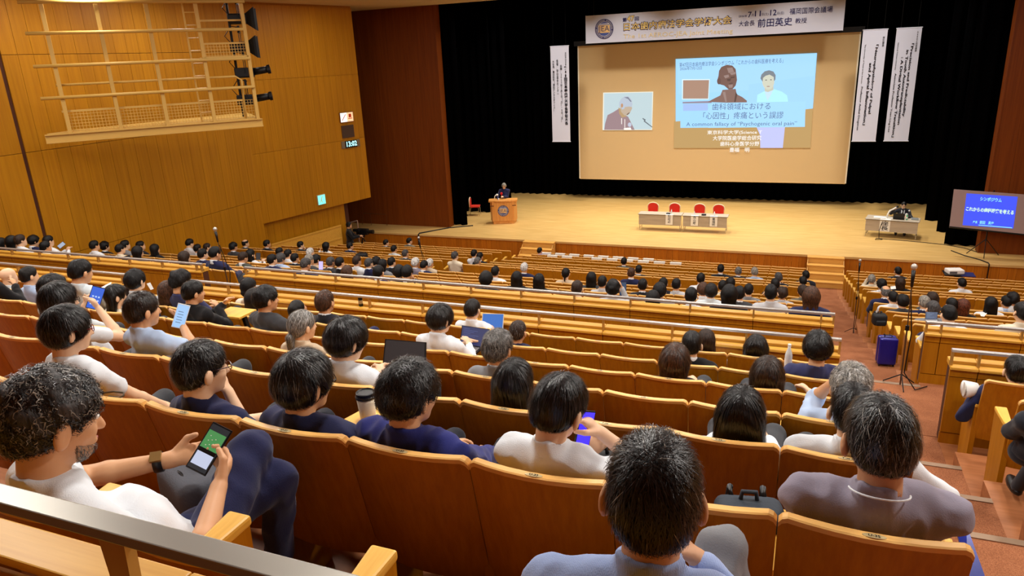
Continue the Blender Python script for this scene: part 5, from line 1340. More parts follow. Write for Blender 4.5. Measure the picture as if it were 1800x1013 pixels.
def person(label, base, pose, hair='short', hcol='black', top='shirt', tcol='white', sleeve='long', h=0.02, skin=0, det=None, hands=True, trousers='dkgrey', glasses=None, nstr=0, hmix=None, smm=1.7, slen=0.05,
           messy=0.25, curl=0.0, crown=(0.0, -0.06, 0.11), group='people in the audience', scale=1.0, key=None, collar=None, palm=None, grips=(0.8, 0.8), fold=0.006, stripes=None, seed=1, legs=True, shoes=False, hh=None, lanyard=None, eyes=False, shirtmat=None, hb=None):
    det = (h < 0.013) if det is None else det; hh = hh or h
    root = None
    def get(part_name, builder, mat):
        ck = (key, part_name) if key else None
        if ck and ck in _cache: me = _cache[ck]
        else:
            V, Q = builder(); me = np_mesh(part_name, V, Q, mat)
            if ck: _cache[ck] = me
        return me
    def use(o, mat):
        if o.data.materials and o.data.materials[0] != mat:
            o.material_slots[0].link = 'OBJECT'; o.material_slots[0].material = mat
    b = get('body', lambda: body_mesh(pose, hb or h, det, hands, sleeve, palm, grips).surface(), skin_mat(skin))
    root = link('person', b, None, base); root.scale = (scale,)*3; use(root, skin_mat(skin)); tag(root, label, 'person', group)
    tm = shirtmat or cloth(tcol+('_striped' if stripes else ''), CL[tcol], stripes)
    def sh():
        F = shirt_field(pose, h, top, sleeve); V, Q = F.surface()
        if fold and h < 0.016:
            N = F.grad(V); V = V+N*wrinkle(V, fold, seed, h)[:, None]
        return V, Q
    o = link({'jacket': 'jacket', 'tee': 't_shirt', 'polo': 'polo_shirt', 'hood': 'hooded_top'}.get(top, 'shirt'), get('top', sh, tm), root); use(o, tm)
    if collar:
        def cb():
            F = Field(pose.neck-0.14, pose.neck+0.16, min(h, 0.012)); up = np.array([0, -0.1, 1.0]); nn = np.array([0, 0.3, 1.0])
            F.cone(pose.neck+up*-0.02, pose.neck+up*0.030, 0.068, 0.0635, 0.01); F.cut(pose.neck+up*0.040, nn/np.linalg.norm(nn), 0.005); F.cut(pose.neck+up*-0.03, np.array([0, 0, -1.0]), 0.005); return F.surface()
        oc = link('collar', get('collar', cb, cloth(collar, CL[collar])), o); use(oc, cloth(collar, CL[collar]))
    if hair != 'bald':
        def hb():
            F = hair_field(pose, hair, hh, seed); V, Q = F.surface()
            amp = dict(curly=0.012, wavy=0.009, mop=0.005, short=0.004, buzz=0.001).get(hair, 0.003)
            q = (V-pose.head)@pose.R; N = F.grad(V); V = V+N*(amp*noise3(q*np.array([1, 1, 0.7]), 60 if hair != 'curly' else 70, seed, 2))[:, None]
            return V, Q
        oh = link('hair', get('hair', hb, hair_mat(hcol)), root); use(oh, hair_mat(hcol))
        if nstr:
            F = hair_field(pose, hair, hh, seed)
            for cn, Vv, Fq in strands(F, pose, hair, nstr, seed, slen, hmix or [(hcol, 1.0)], smm, 0.008, messy, crown, curl):
                so = link('hair_strands', np_mesh('hair_strands', Vv, Fq, hair_mat(cn, True), True), oh); so['kind'] = 'stuff'
    if legs:
        an = []
        def tb():
            F, a = trousers_field(pose, max(h, 0.012), pose.legs); an.extend(a); V, Q = F.surface()
            if h < 0.01: V = V+F.grad(V)*wrinkle(V, 0.008, seed+3, h)[:, None]
            return V, Q
        ot = link('trousers', get('trousers', tb, cloth(trousers, CL[trousers])), root); use(ot, cloth(trousers, CL[trousers]))
        if shoes and an:
            for a in an:
                m = MB(); m.ball((a[0], a[1]+0.08, a[2]-0.035), (0.05, 0.14, 0.045), 12, 8); part('shoe', m, SHOE, root, smooth=True)
    w = lambda x, y, z: Vector(pose.head+pose.R@np.array([x, y, z]))
    if glasses:
        gm_ = plain('glasses_'+glasses, dict(black=(18, 16, 16), red=(120, 20, 24), brown=(70, 30, 20), gold=(180, 150, 90))[glasses], 0.3)
        m = MB()
        for sx in (-1, 1):
            m.tube([w(sx*0.034+0.024*cos(a), 0.104, 0.002+0.018*sin(a)) for a in [k*2*pi/12 for k in range(13)]], 0.0022, 5)
            m.tube([w(sx*0.058, 0.103, 0.008), w(sx*0.079, 0.09, 0.010), w(sx*0.083, 0.0, 0.008), w(sx*0.084, -0.02, -0.01)], 0.0024, 5)
        m.tube([w(-0.011, 0.106, 0.006), w(0.011, 0.106, 0.006)], 0.002, 5)
        part('glasses', m, gm_, root)
    if eyes:
        for sx in (-1, 1):
            part('eye', MB().ball(w(sx*0.031, 0.082, 0.003), (0.013, 0.010, 0.008)), plain('eye_white', (236, 232, 226), 0.3), root, smooth=True)
            part('iris', MB().ball(w(sx*0.031, 0.090, 0.003), 0.0055, 8, 6), plain('iris_dark', (24, 16, 12), 0.2), root, smooth=True)
            part('eyebrow', MB().tube([w(sx*0.014, 0.092, 0.024), w(sx*0.032, 0.092, 0.030), w(sx*0.048, 0.082, 0.024)], [0.003, 0.0035, 0.002], 6), hair_mat('black' if hcol in ('black', 'soft') else 'salt'), root)
        part('lips', MB().tube([w(-0.018, 0.091, -0.066), w(0, 0.097, -0.066), w(0.018, 0.091, -0.066)], [0.003, 0.005, 0.003], 6), plain('lips', (180, 104, 92), 0.5), root)
    if lanyard:
        n_ = Vector(pose.neck); m = MB()
        m.tube([n_+Vector((0.076*cos(a), 0.076*sin(a)-0.012, 0.012+0.022*sin(a)*-1)) for a in [pi+k*pi/14 for k in range(15)]], 0.0028, 6)
        part('lanyard', m, plain('lanyard_'+lanyard, CL[lanyard], 0.7), root)
    return root
# ================================================================== audience
def seat_of(px, py, row=None, dy=0.2):
    best = None
    for r in (row or ROWS):
        q = on_y(px, py, ROWY[r]+dy); hz = q.z-FLOORZ[r]
        if q.x < XWALL+0.75 and r != 'V' and row is None: continue
        e = abs(hz-1.21)
        if best is None or e < best[0]: best = (e, r, q, hz)
    return best[1:]
CUES = {}
_pn = np.array([0, -1, -0.2206]); _pn = _pn/np.linalg.norm(_pn)
def seat_plane(s, dy, dz):
    return (np.array([0, (0.045-dy)/s, (BACKH-dz)/s]), _pn)
def describe(hair, hcol, top, tcol):
    hn = dict(black='black', soft='black', brown='brown', dkbrown='dark brown', grey='grey', white='white', mixed='greying', salt='salt-and-pepper', red='reddish brown')[hcol]
    st = dict(short='short', buzz='cropped', curly='curly', mop='thick', bob='bobbed', mid='medium-length', long='long', halfup='half-tied long', pony='tied-back', bun='bunned', thin='thinning', ring='balding', wavy='wavy', bald='')[hair]
    tn = dict(white='white', cream='cream', beige='beige', ltblue='pale blue', ltgrey='light grey', grey='grey', dkgrey='dark grey', green='dark green-grey', black='black', suit='dark', navy='navy', navy2='purple-navy', blue='deep blue', royal='bright blue', brown='brown', mauve='mauve', pale='pale', olive='olive')[tcol]
    tp = dict(shirt='shirt', tee='top', polo='polo shirt', jacket='jacket', hood='hoodie')[top]
    return ('bald person' if hair == 'bald' else 'person with %s %s hair' % (st, hn))+' in %s %s' % (tn, tp)
def crowd(px, py, hair='short', hcol='black', top='shirt', tcol='white', look=None, pitch=0.04, row=None, pose='lap', sleeve=None, skin=None, h=None, **kw):
    r, q, hz = seat_of(px, py, row)
    s = min(1.14, max(1.04, hz/1.1)); x = q.x
    tgt = {'lect': (-12.4, 30), 'scr': (-3.5, 35), None: (-4.0, 34)}.get(look, look) if not isinstance(look, (int, float)) else None
    yaw = radians(look) if tgt is None else -atan2(tgt[0]-x, tgt[1]-ROWY[r])*0.8
    dist = q.length; hv = h or (0.012 if dist < 9.5 else (0.016 if dist < 15 else 0.022))
    b = 9 if dist < 9.5 else 18; yb = radians(round(math.degrees(yaw)/b)*b); pb = round(pitch*8)/8
    ls = dict(lap={}, phone=dict(lh=(-0.03, 0.52, 0.74), rh=(0.05, 0.52, 0.74)), chin=dict(rh=(0.06, 0.30, 0.86), lh=(0.0, 0.40, 0.60)), up=dict(lh=(-0.06, 0.38, 0.98), rh=(0.07, 0.38, 0.98), lpole=(-0.35, 0.2, -1), rpole=(0.35, 0.2, -1)), reach=dict(lh=(-0.44, 0.40, 0.80)), table=dict(lh=(-0.12, 0.55, 0.62), rh=(0.12, 0.55, 0.62)))[pose]
    sleeve = sleeve or ('short' if top in ('tee', 'polo') else 'long')
    P = Pose((0, 0.17, 1.03), yaw=yb, pitch=pb, twist=yb*0.35, ymin=0.16, plane=seat_plane(1.09, 0.0, 0.0), **ls)
    key = (pose, round(yb, 2), pb, hair, top, sleeve, hv)
    sk = (int(px)*7+int(py)) % 4 if skin is None else skin
    o = person('x', (x, ROWY[r]+0.2-s*0.17, FLOORZ[r]+hz-1.03*s), P, hair, hcol, top, tcol, sleeve, hv, sk, key=key, scale=s, hands=True, seed=(hash(key) % 997) if False else (len(key[3])*31+int(hv*1000)), collar=kw.pop('collar', 'white' if top == 'jacket' else None), trousers=('suit', 'dkgrey', 'navy')[int(px) % 3], nstr=kw.pop('nstr', 0), **kw)
    o['d'] = describe(hair, hcol, top, tcol); CUES.setdefault(r, []).append((px, o, x))
    return o, r, q
A = crowd
# --- left block, far rows
A(3, 428, 'long', 'black', 'jacket', 'suit'); A(22, 425, 'bob', 'black', 'jacket', 'brown'); A(37, 423, 'short', 'dkbrown', 'shirt', 'white'); A(60, 424, 'mop', 'black', 'jacket', 'navy', pitch=0.2)
A(81, 434, 'bun', 'black', 'shirt', 'cream'); A(86, 424, 'short', 'black', 'shirt', 'white', pose='phone', pitch=0.15)
A(167, 432, 'short', 'black', 'shirt', 'white'); A(185, 433, 'mop', 'black', 'jacket', 'black'); A(212, 438, 'short', 'black', 'shirt', 'cream'); A(221, 431, 'short', 'black', 'shirt', 'grey'); A(243, 443, 'bob', 'black', 'shirt', 'dkgrey'); A(248, 432, 'short', 'black', 'jacket', 'suit'); A(273, 438, 'long', 'black', 'jacket', 'black')
A(334, 428, 'short', 'black', 'shirt', 'white', pitch=0.3); A(325, 453, 'long', 'dkbrown', 'jacket', 'black'); A(348, 437, 'short', 'black', 'shirt', 'white'); A(365, 435, 'short', 'dkbrown', 'shirt', 'grey'); A(357, 447, 'short', 'black', 'jacket', 'navy')
o_man, r_, q_ = A(379, 446, 'short', 'black', 'jacket', 'navy', pitch=0.3, row='O', h=0.014)
A(411, 434, 'wavy', 'black', 'jacket', 'dkgrey'); A(432, 428, 'ring', 'black', 'jacket', 'suit'); A(470, 429, 'short', 'black', 'jacket', 'suit'); A(441, 447, 'long', 'black', 'shirt', 'white', pose='phone'); A(428, 453, 'short', 'dkbrown', 'jacket', 'green', pitch=0.2)
A(479, 457, 'short', 'black', 'jacket', 'navy'); A(494, 455, 'mop', 'mixed', 'shirt', 'ltblue', pitch=0.2); A(507, 447, 'short', 'black', 'shirt', 'white'); A(492, 443, 'short', 'black', 'jacket', 'suit'); A(519, 454, 'short', 'black', 'jacket', 'suit'); A(546, 444, 'short', 'white', 'shirt', 'cream'); A(544, 457, 'short', 'grey', 'jacket', 'dkgrey'); A(538, 465, 'short', 'mixed', 'jacket', 'navy', pitch=0.25); A(556, 457, 'mop', 'black', 'shirt', 'beige', pose='phone', pitch=0.2); A(529, 431, 'short', 'black', 'jacket', 'suit', pose='chin')
A(574, 433, 'bob', 'black', 'shirt', 'white', pose='reach'); A(616, 433, 'short', 'black', 'jacket', 'navy'); A(679, 427, 'short', 'black', 'jacket', 'suit'); A(693, 438, 'short', 'black', 'shirt', 'pale'); A(713, 446, 'thin', 'mixed', 'jacket', 'suit')
A(582, 461, 'buzz', 'mixed', 'jacket', 'dkgrey'); A(598, 462, 'short', 'black', 'jacket', 'black'); A(611, 479, 'long', 'brown', 'shirt', 'beige'); A(628, 459, 'short', 'dkbrown', 'shirt', 'white'); A(649, 463, 'short', 'mixed', 'jacket', 'navy'); A(662, 460, 'wavy', 'black', 'jacket', 'suit'); A(673, 465, 'bob', 'black', 'shirt', 'grey'); A(689, 461, 'short', 'black', 'jacket', 'suit'); A(666, 479, 'short', 'black', 'jacket', 'navy', pitch=0.15)
A(702, 478, 'mop', 'black', 'jacket', 'dkgrey'); A(716, 479, 'mop', 'black', 'jacket', 'suit', pose='chin', pitch=0.2)
A(720, 424, 'short', 'black', 'jacket', 'olive'); A(731, 462, 'short', 'white', 'jacket', 'mauve'); A(746, 467, 'short', 'black', 'jacket', 'navy', pitch=0.2); A(756, 463, 'short', 'white', 'shirt', 'beige'); A(800, 450, 'short', 'mixed', 'shirt', 'cream'); A(834, 446, 'short', 'black', 'shirt', 'white'); A(844, 451, 'short', 'black', 'jacket', 'black'); A(840, 459, 'thin', 'salt', 'shirt', 'white')
A(855, 491, 'mop', 'black', 'jacket', 'suit'); A(871, 478, 'short', 'black', 'shirt', 'white')
# --- centre block, far rows
A(949, 441, 'short', 'black', 'jacket', 'royal', row='B', collar=None); A(922, 471, 'short', 'white', 'jacket', 'navy'); A(909, 489, 'long', 'black', 'shirt', 'black'); A(948, 493, 'long', 'black', 'shirt', 'black'); A(995, 481, 'pony', 'black', 'tee', 'beige'); A(1040, 489, 'long', 'black', 'shirt', 'dkgrey'); A(1015, 507, 'short', 'dkbrown', 'shirt', 'cream', row='O')
A(1059, 496, 'short', 'black', 'shirt', 'ltgrey'); o_cam, _, q_cam = A(1078, 507, 'wavy', 'black', 'shirt', 'ltgrey', pose='up', row='O'); A(1097, 460, 'short', 'black', 'jacket', 'green'); A(1110, 480, 'thin', 'brown', 'jacket', 'navy'); A(1123, 474, 'thin', 'black', 'jacket', 'suit'); A(1130, 501, 'thin', 'black', 'jacket', 'suit')
A(1166, 499, 'short', 'black', 'jacket', 'suit'); A(1160, 511, 'mop', 'black', 'shirt', 'grey'); A(1148, 525, 'bob', 'black', 'jacket', 'black', row='O'); A(1189, 500, 'thin', 'black', 'shirt', 'ltgrey'); A(1232, 490, 'short', 'black', 'shirt', 'white'); A(1215, 520, 'short', 'black', 'shirt', 'white', row='O'); A(1236, 509, 'mop', 'brown', 'shirt', 'white'); A(1250, 512, 'mop', 'soft', 'shirt', 'pale'); A(1267, 473, 'short', 'black', 'jacket', 'suit'); A(1298, 477, 'thin', 'salt', 'jacket', 'suit'); A(1270, 503, 'short', 'black', 'shirt', 'cream'); A(1284, 498, 'mop', 'black', 'shirt', 'dkgrey'); A(1282, 517, 'mid', 'black', 'jacket', 'black', row='O', collar=None); A(1300, 516, 'short', 'black', 'jacket', 'dkgrey'); A(1316, 510, 'short', 'black', 'shirt', 'grey')
A(1326, 478, 'short', 'grey', 'shirt', 'ltblue'); A(1368, 488, 'short', 'mixed', 'jacket', 'suit'); A(1362, 500, 'short', 'black', 'jacket', 'black'); A(1355, 515, 'short', 'black', 'shirt', 'ltgrey', row='N'); A(1375, 516, 'wavy', 'dkbrown', 'shirt', 'ltgrey'); A(1416, 484, 'short', 'black', 'jacket', 'suit', pose='table'); A(1411, 495, 'short', 'black', 'jacket', 'navy', pose='reach', pitch=0.3); A(1411, 512, 'mop', 'dkbrown', 'shirt', 'olive'); A(1426, 521, 'mid', 'brown', 'jacket', 'navy', row='O', collar=None)
# --- right block, far rows
o_ph, _, q_ph = A(1532, 491, 'short', 'grey', 'shirt', 'cream', pose='up', look=0); A(1549, 500, 'mop', 'black', 'shirt', 'white'); A(1578, 477, 'short', 'black', 'jacket', 'suit'); A(1582, 497, 'bob', 'dkbrown', 'jacket', 'black'); A(1556, 513, 'ring', 'salt', 'jacket', 'navy'); A(1569, 523, 'short', 'black', 'shirt', 'white'); A(1586, 530, 'wavy', 'black', 'shirt', 'dkgrey')
A(1690, 498, 'short', 'black', 'shirt', 'white'); A(1624, 532, 'short', 'grey', 'jacket', 'navy'); A(1638, 525, 'long', 'dkbrown', 'shirt', 'dkgrey'); A(1639, 543, 'short', 'mixed', 'shirt', 'grey', row='M'); o_lap, _, q_lap = A(1667, 553, 'thin', 'black', 'shirt', 'white', row='O', pose='table', pitch=0.2); A(1672, 536, 'short', 'black', 'shirt', 'dkgrey'); A(1692, 538, 'bob', 'red', 'shirt', 'black')
A(1741, 534, 'long', 'black', 'shirt', 'white'); A(1768, 531, 'short', 'black', 'shirt', 'ltblue'); A(1779, 526, 'curly', 'black', 'shirt', 'white'); A(1797, 549, 'short', 'soft', 'shirt', 'cream', row='O')
# --- left and centre block, rows behind the cross aisle
A(16, 486, 'bald', 'black', 'shirt', 'pale', row='Q'); A(53, 485, 'short', 'soft', 'shirt', 'ltblue', row='Q'); A(143, 478, 'short', 'black', 'shirt', 'pale', pitch=0.25, nstr=300, row='R'); A(239, 493, 'mop', 'black', 'shirt', 'white', pose='phone', nstr=300, row='Q'); A(224, 519, 'long', 'dkbrown', 'tee', 'cream', row='Q'); A(296, 512, 'long', 'brown', 'tee', 'beige', row='Q'); A(318, 495, 'curly', 'black', 'tee', 'navy2', nstr=400, curl=1.0, row='Q', pitch=0.2)
A(438, 505, 'bun', 'black', 'hood', 'cream', row='P'); A(449, 526, 'long', 'soft', 'shirt', 'grey', row='Q'); A(572, 531, 'short', 'brown', 'jacket', 'suit', nstr=500, row='Q'); A(524, 545, 'short', 'soft', 'shirt', 'dkgrey', pitch=-0.5, row='Q')
# ================================================================== nearer people, each posed one by one
def near(label, px, py, row, hy, s, yaw, pitch=0.1, roll=0.0, lhand=None, rhand=None, lpole=(-0.6, -0.2, -0.7), rpole=(0.6, -0.2, -0.7), hip=None, wide=1.0, legs='sit', h=0.009, twist=None, drop=0.0, **kw):
    hw = on_y(px, py, hy); base = Vector((hw.x, ROWY[row], FLOORZ[row]))
    loc = lambda w: tuple((Vector(w)-base)/s)
    hl = loc(hw)
    hp = loc(hip) if hip is not None else (0.0, 0.40, 0.54/s+0.06)
    P = Pose(hl, radians(yaw), pitch, roll, twist=radians(yaw*0.4 if twist is None else twist), lh=loc(lhand) if lhand is not None else (-0.11, 0.60, hp[2]+0.10), rh=loc(rhand) if rhand is not None else (0.11, 0.60, hp[2]+0.10), lpole=lpole, rpole=rpole, wide=wide, hip=hp, drop=drop, ymin=0.15, plane=seat_plane(s, 0, 0),
             legs={k: loc(v) for k, v in legs.items()} if isinstance(legs, dict) else legs)
    o = person(label, base, P, h=h, scale=s, group='people in the audience', **kw)
    return o, P, base, hw
# ---- nearest row
m1 = near('man with curly greying hair and beard in white t-shirt holding a phone', 96, 738, 'V', 1.27, 1.2, -20, 0.22, 0.0,
     lhand=on_y(300, 808, 1.74), rhand=on_y(384, 858, 1.60), lpole=(-0.7, 0.2, -0.4), rpole=(0.9, -0.1, -0.9), hip=(-1.86, 1.42, -1.60), wide=1.06, twist=-18,
     legs=dict(lk=on_y(486, 842, 1.86), rk=on_y(440, 790, 1.82), la=on_y(492, 985, 1.92), ra=on_y(395, 935, 1.95)), h=0.0085, hb=0.0055, hh=0.007,
     hair='curly', hcol='mixed', top='tee', tcol='white', sleeve='short', trousers='navy', skin=1, nstr=2600, hmix=[('black', 0.5), ('soft', 0.25), ('grey', 0.25)], smm=2.0, slen=0.05, messy=0.7, curl=1.6, palm=((0.2, -0.4, 0.5), (-0.6, 0.2, 0.5)), grips=(0.7, 0.9), fold=0.008, seed=5, eyes=True)
o, P, base, hw = m1
# short beard
F = Field(P.head-0.14, P.head+0.14, 0.006); wv = lambda x, y, z: P.head+P.R@np.array([x, y, z])
F.ell(wv(0, 0.036, -0.058), (0.0635, 0.067, 0.066), P.R, 0.01); F.cut(wv(0, 0.0, -0.045), P.R@np.array([0, 0.35, 1.0]), 0.01); F.cut(wv(0, 0.008, 0), P.R@np.array([0, -1, -0.3]), 0.01)
for cn, Vv, Fq in strands(F, P, 'short', 900, 3, 0.016, [('mixed', 0.6), ('grey', 0.4)], 0.9, 0.002, 0.4, (0, 0.0, 0.1)):
    so = link('beard_strands', np_mesh('beard_strands', Vv, Fq, hair_mat(cn)), o); so['kind'] = 'stuff'
# wrist watch
wr = Vector(P.lh*0.86+P.le*0.14); ax = Vector(P.lh-P.le).normalized()
wt = part('wristwatch', MB().tube([wr-ax*0.013, wr+ax*0.013], 0.0335, 14), plain('watch_strap', (24, 22, 24), 0.4), o, smooth=True)
nrm = Vector((0.2, -0.5, 0.8)); nrm = (nrm-ax*nrm.dot(ax)).normalized()
part('watch_face', MB().bar(wr+nrm*0.030-ax*0.0, wr+nrm*0.040, 0.034, 0.034), plain('watch_case', (200, 170, 110), 0.3, 0.8), wt)

m2 = near('man with short black hair in blue striped shirt, seen from behind, front centre', 1148, 868, 'V', 1.29, 1.06, 10, 0.10, 0.02, hip=(-0.24, 1.50, -1.62), rhand=on_y(1228, 985, 1.50), rpole=(0.9, -0.3, -0.6), wide=1.15,
     legs=dict(lk=(-0.42, 1.8, -1.66), rk=on_y(1268, 962, 1.80), la=(-0.5, 1.95, -2.0), ra=(0.0, 1.98, -2.0)), h=0.0085, hb=0.0065, hh=0.006,
     hair='short', hcol='black', top='shirt', tcol='ltblue', stripes=((120, 136, 196), 'X', 120), trousers='grey', skin=3, nstr=6500, hmix=[('black', 0.72), ('soft', 0.2), ('sheen', 0.06), ('grey', 0.02)], smm=1.0, slen=0.045, messy=0.35, fold=0.006, seed=8, palm=((0.2, 0.2, -0.5), (-0.9, 0.0, 0.1)), grips=(0.8, 1.2), crown=(-0.01, -0.075, 0.085))
# ---- second nearest row
m3 = near('man with greying hair in mauve shirt with white neck cord, row by the steps', 1545, 772, 'U', 2.26, 1.14, 12, 0.22, 0.0, hip=(0.33, 2.45, -1.93), wide=1.08, h=0.009, hh=0.0065,
     hair='short', hcol='black', top='shirt', tcol='mauve', sleeve='short', trousers='suit', skin=3, nstr=5500, hmix=[('black', 0.62), ('soft', 0.1), ('salt', 0.18), ('grey', 0.10)], smm=1.1, slen=0.07, messy=0.4, fold=0.010, seed=12, lanyard='white', crown=(0.005, -0.055, 0.10))
m4 = near('man with black hair in white shirt raising a hand by his face', 985, 716, 'U', 2.28, 1.03, -20, 0.32, 0.10, hip=(-0.80, 2.5, -1.93), rhand=on_y(1058, 762, 2.42), rpole=(1.0, 0.1, -0.8), lhand=on_y(1020, 800, 2.5), wide=1.04, h=0.0085, hb=0.0055, hh=0.0065,
     hair='short', hcol='black', top='polo', tcol='white', sleeve='short', trousers='suit', skin=2, nstr=5000, hmix=[('black', 0.6), ('soft', 0.25), ('sheen', 0.15)], smm=1.2, slen=0.085, messy=0.16, fold=0.010, seed=15, palm=((0.5, 0, 0.5), (-0.9, -0.2, -0.2)), grips=(0.8, 1.0), crown=(0.0, -0.035, 0.115))
m5 = near('man with wavy black hair in bright navy jacket beside the coffee cup', 722, 692, 'U', 2.27, 1.09, -22, 0.15, 0.0, hip=(-1.42, 2.5, -1.93), wide=1.14, h=0.0095, hh=0.0065,
     hair='wavy', hcol='black', top='jacket', tcol='blue', trousers='suit', skin=1, nstr=4200, hmix=[('black', 0.6), ('soft', 0.25), ('sheen', 0.15)], smm=1.6, slen=0.06, messy=0.6, curl=0.9, fold=0.010, seed=21)
m6 = near('man with glasses and greying hair in dark navy jacket, second near row', 537, 672, 'U', 2.27, 1.09, -20, 0.12, 0.0, hip=(-1.96, 2.5, -1.93), wide=1.08, h=0.0095, hh=0.0065,
     hair='mop', hcol='soft', top='jacket', tcol='navy', trousers='suit', skin=1, nstr=4600, hmix=[('black', 0.7), ('soft', 0.18), ('salt', 0.12)], smm=1.2, slen=0.075, messy=0.22, fold=0.007, seed=24, glasses='black')
m7 = near('man with brown-rimmed glasses in navy polo shirt touching his chin', 356, 648, 'U', 2.27, 1.07, -24, 0.10, 0.0, hip=(-2.54, 2.5, -1.93), rhand=on_y(402, 690, 2.44), rpole=(0.6, -0.2, -1), wide=1.02, h=0.0095, hh=0.0065,
     hair='short', hcol='black', top='polo', tcol='navy', sleeve='short', trousers='suit', skin=2, nstr=4600, hmix=[('black', 0.9), ('salt', 0.1)], smm=1.1, slen=0.05, messy=0.4, fold=0.008, seed=27, glasses='brown', palm=(None or (0, 0, -1), (-0.8, -0.3, 0.3)))
m8 = near('man with red-rimmed glasses and black hair, left end of second near row', 121, 580, 'U', 2.25, 0.946, -25, 0.12, 0.0, hip=(-3.4, 2.5, -1.93), h=0.012, hh=0.009, hair='mop', hcol='black', top='tee', tcol='white', sleeve='short', skin=2, nstr=2200, hmix=[('black', 0.9), ('mixed', 0.1)], smm=1.6, slen=0.08, messy=0.2, seed=30, glasses='red')
# ---- third row
near('woman with long straight black hair in dark top, third near row', 905, 672, 'T', 3.30, 1.05, -6, 0.08, 0.0, h=0.012, hh=0.009, hair='long', hcol='black', top='tee', tcol='black', sleeve='short', skin=2, nstr=3600, hmix=[('black', 0.6), ('soft', 0.25), ('sheen', 0.15)], smm=1.6, slen=0.20, messy=0.06, seed=33)
near('woman with long straight black hair over a white shirt, third near row', 1303, 728, 'T', 3.28, 1.1, -4, 0.08, 0.0, h=0.012, hh=0.009, hair='long', hcol='black', top='shirt', tcol='white', skin=2, nstr=3600, hmix=[('black', 0.93), ('soft', 0.07)], smm=1.6, slen=0.20, messy=0.06, seed=36)
near('man with black hair in white shirt, half hidden behind the mauve shirt', 1497, 722, 'T', 3.28, 1.05, 6, 0.12, 0.0, h=0.012, hh=0.009, hair='short', hcol='black', top='shirt', tcol='white', wide=1.15, skin=2, nstr=2200, hmix=[('black', 0.8), ('soft', 0.2)], smm=1.3, slen=0.06, seed=39, rhand=on_y(1608, 900, 3.5), rpole=(1, -0.2, -0.2), collar='white')
near('young man with thick bowl-cut black hair in white shirt typing on a laptop', 611, 598, 'T', 3.30, 1.07, -28, 0.28, 0.0, h=0.011, hh=0.008, hair='mop', hcol='black', top='shirt', tcol='white', skin=2, nstr=3600, hmix=[('black', 0.6), ('soft', 0.25), ('sheen', 0.15)], smm=1.5, slen=0.09, messy=0.14, seed=42, rhand=on_y(676, 662, 3.62), lhand=on_y(655, 655, 3.66))
pA = near('man with dark brown hair in pale blue shirt holding up a white phone', 252, 545, 'T', 3.28, 0.998, -20, 0.10, 0.0, h=0.012, hh=0.009, hair='short', hcol='dkbrown', top='shirt', tcol='ltblue', sleeve='short', skin=1, nstr=2400, hmix=[('dkbrown', 0.6), ('black', 0.4)], smm=1.4, slen=0.06, messy=0.3, seed=45, rhand=on_y(318, 567, 3.62), rpole=(1, -0.2, -0.9), crown=(-0.03, -0.07, 0.08), palm=((0, 0, -1), (-0.7, -0.5, 0.3)))
pB = near('woman with black bob and glasses in white t-shirt holding a blue phone', 106, 528, 'T', 3.28, 1.03, -22, 0.14, 0.0, h=0.012, hh=0.009, hair='bob', hcol='black', top='tee', tcol='white', sleeve='short', skin=2, nstr=2200, hmix=[('black', 0.6), ('soft', 0.25), ('sheen', 0.15)], smm=1.5, slen=0.09, messy=0.15, seed=48, lhand=on_y(150, 538, 3.60), rhand=on_y(175, 545, 3.55), rpole=(1, -0.1, -1), glasses='black', palm=((0.6, -0.5, 0.3), (-0.6, -0.5, 0.3)))
# ---- fourth row and beyond
near('man with curly grey hair in pale blue shirt holding his head', 1495, 682, 'S', 4.28, 1.12, 4, 0.20, 0.0, h=0.012, hh=0.009, hair='curly', hcol='grey', top='shirt', tcol='ltblue', sleeve='roll', wide=1.1, skin=1, nstr=3000, hmix=[('grey', 0.55), ('white', 0.3), ('mixed', 0.15)], smm=1.5, slen=0.06, messy=0.4, curl=1.2, seed=51, lhand=on_y(1461, 675, 4.40), lpole=(-0.45, 0.3, -1), rhand=on_y(1528, 690, 4.4), rpole=(0.45, 0.3, -1), palm=((0.9, 0, 0), (-0.9, 0, 0)))
near('person with thick black hair behind the woman with the blue phone', 96, 507, 'S', 4.3, 1.05, -22, 0.1, 0.0, h=0.014, hair='mop', hcol='black', top='shirt', tcol='pale', skin=2, nstr=700, smm=2.0, slen=0.08, seed=54)
near('older person with grey ponytail and beige top, fourth near row', 533, 572, 'S', 4.28, 0.998, -24, 0.10, 0.0, h=0.012, hh=0.009, hair='pony', hcol='grey', top='shirt', tcol='beige', skin=0, nstr=2600, hmix=[('grey', 0.6), ('salt', 0.2), ('white', 0.2)], smm=1.4, slen=0.10, messy=0.08, seed=57, crown=(0.0, 0.06, 0.09))
near('man with curly salt-and-pepper hair in grey shirt, fourth near row', 876, 612, 'S', 4.28, 1.03, -8, 0.06, 0.0, h=0.012, hh=0.009, hair='curly', hcol='salt', top='polo', tcol='grey', sleeve='short', skin=1, nstr=2400, hmix=[('salt', 0.5), ('grey', 0.25), ('black', 0.25)], smm=1.5, slen=0.045, messy=0.5, curl=1.4, seed=60, collar='white')
near('woman with half-tied long black hair and cream top', 205, 520, 'R', 5.28, 1.03, -30, 0.08, 0.0, h=0.014, hair='halfup', hcol='black', top='tee', tcol='cream', sleeve='short', skin=2, nstr=900, smm=2.0, slen=0.16, messy=0.08, seed=63)
near('man with black hair in black jacket with raised hands, left part', 341, 514, 'R', 5.28, 1.01, -26, 0.12, 0.0, h=0.012, hair='short', hcol='black', top='jacket', tcol='black', skin=1, nstr=900, smm=1.8, slen=0.05, seed=66, rhand=on_y(383, 541, 5.55), lhand=on_y(393, 535, 5.60), rpole=(1, -0.2, -1))
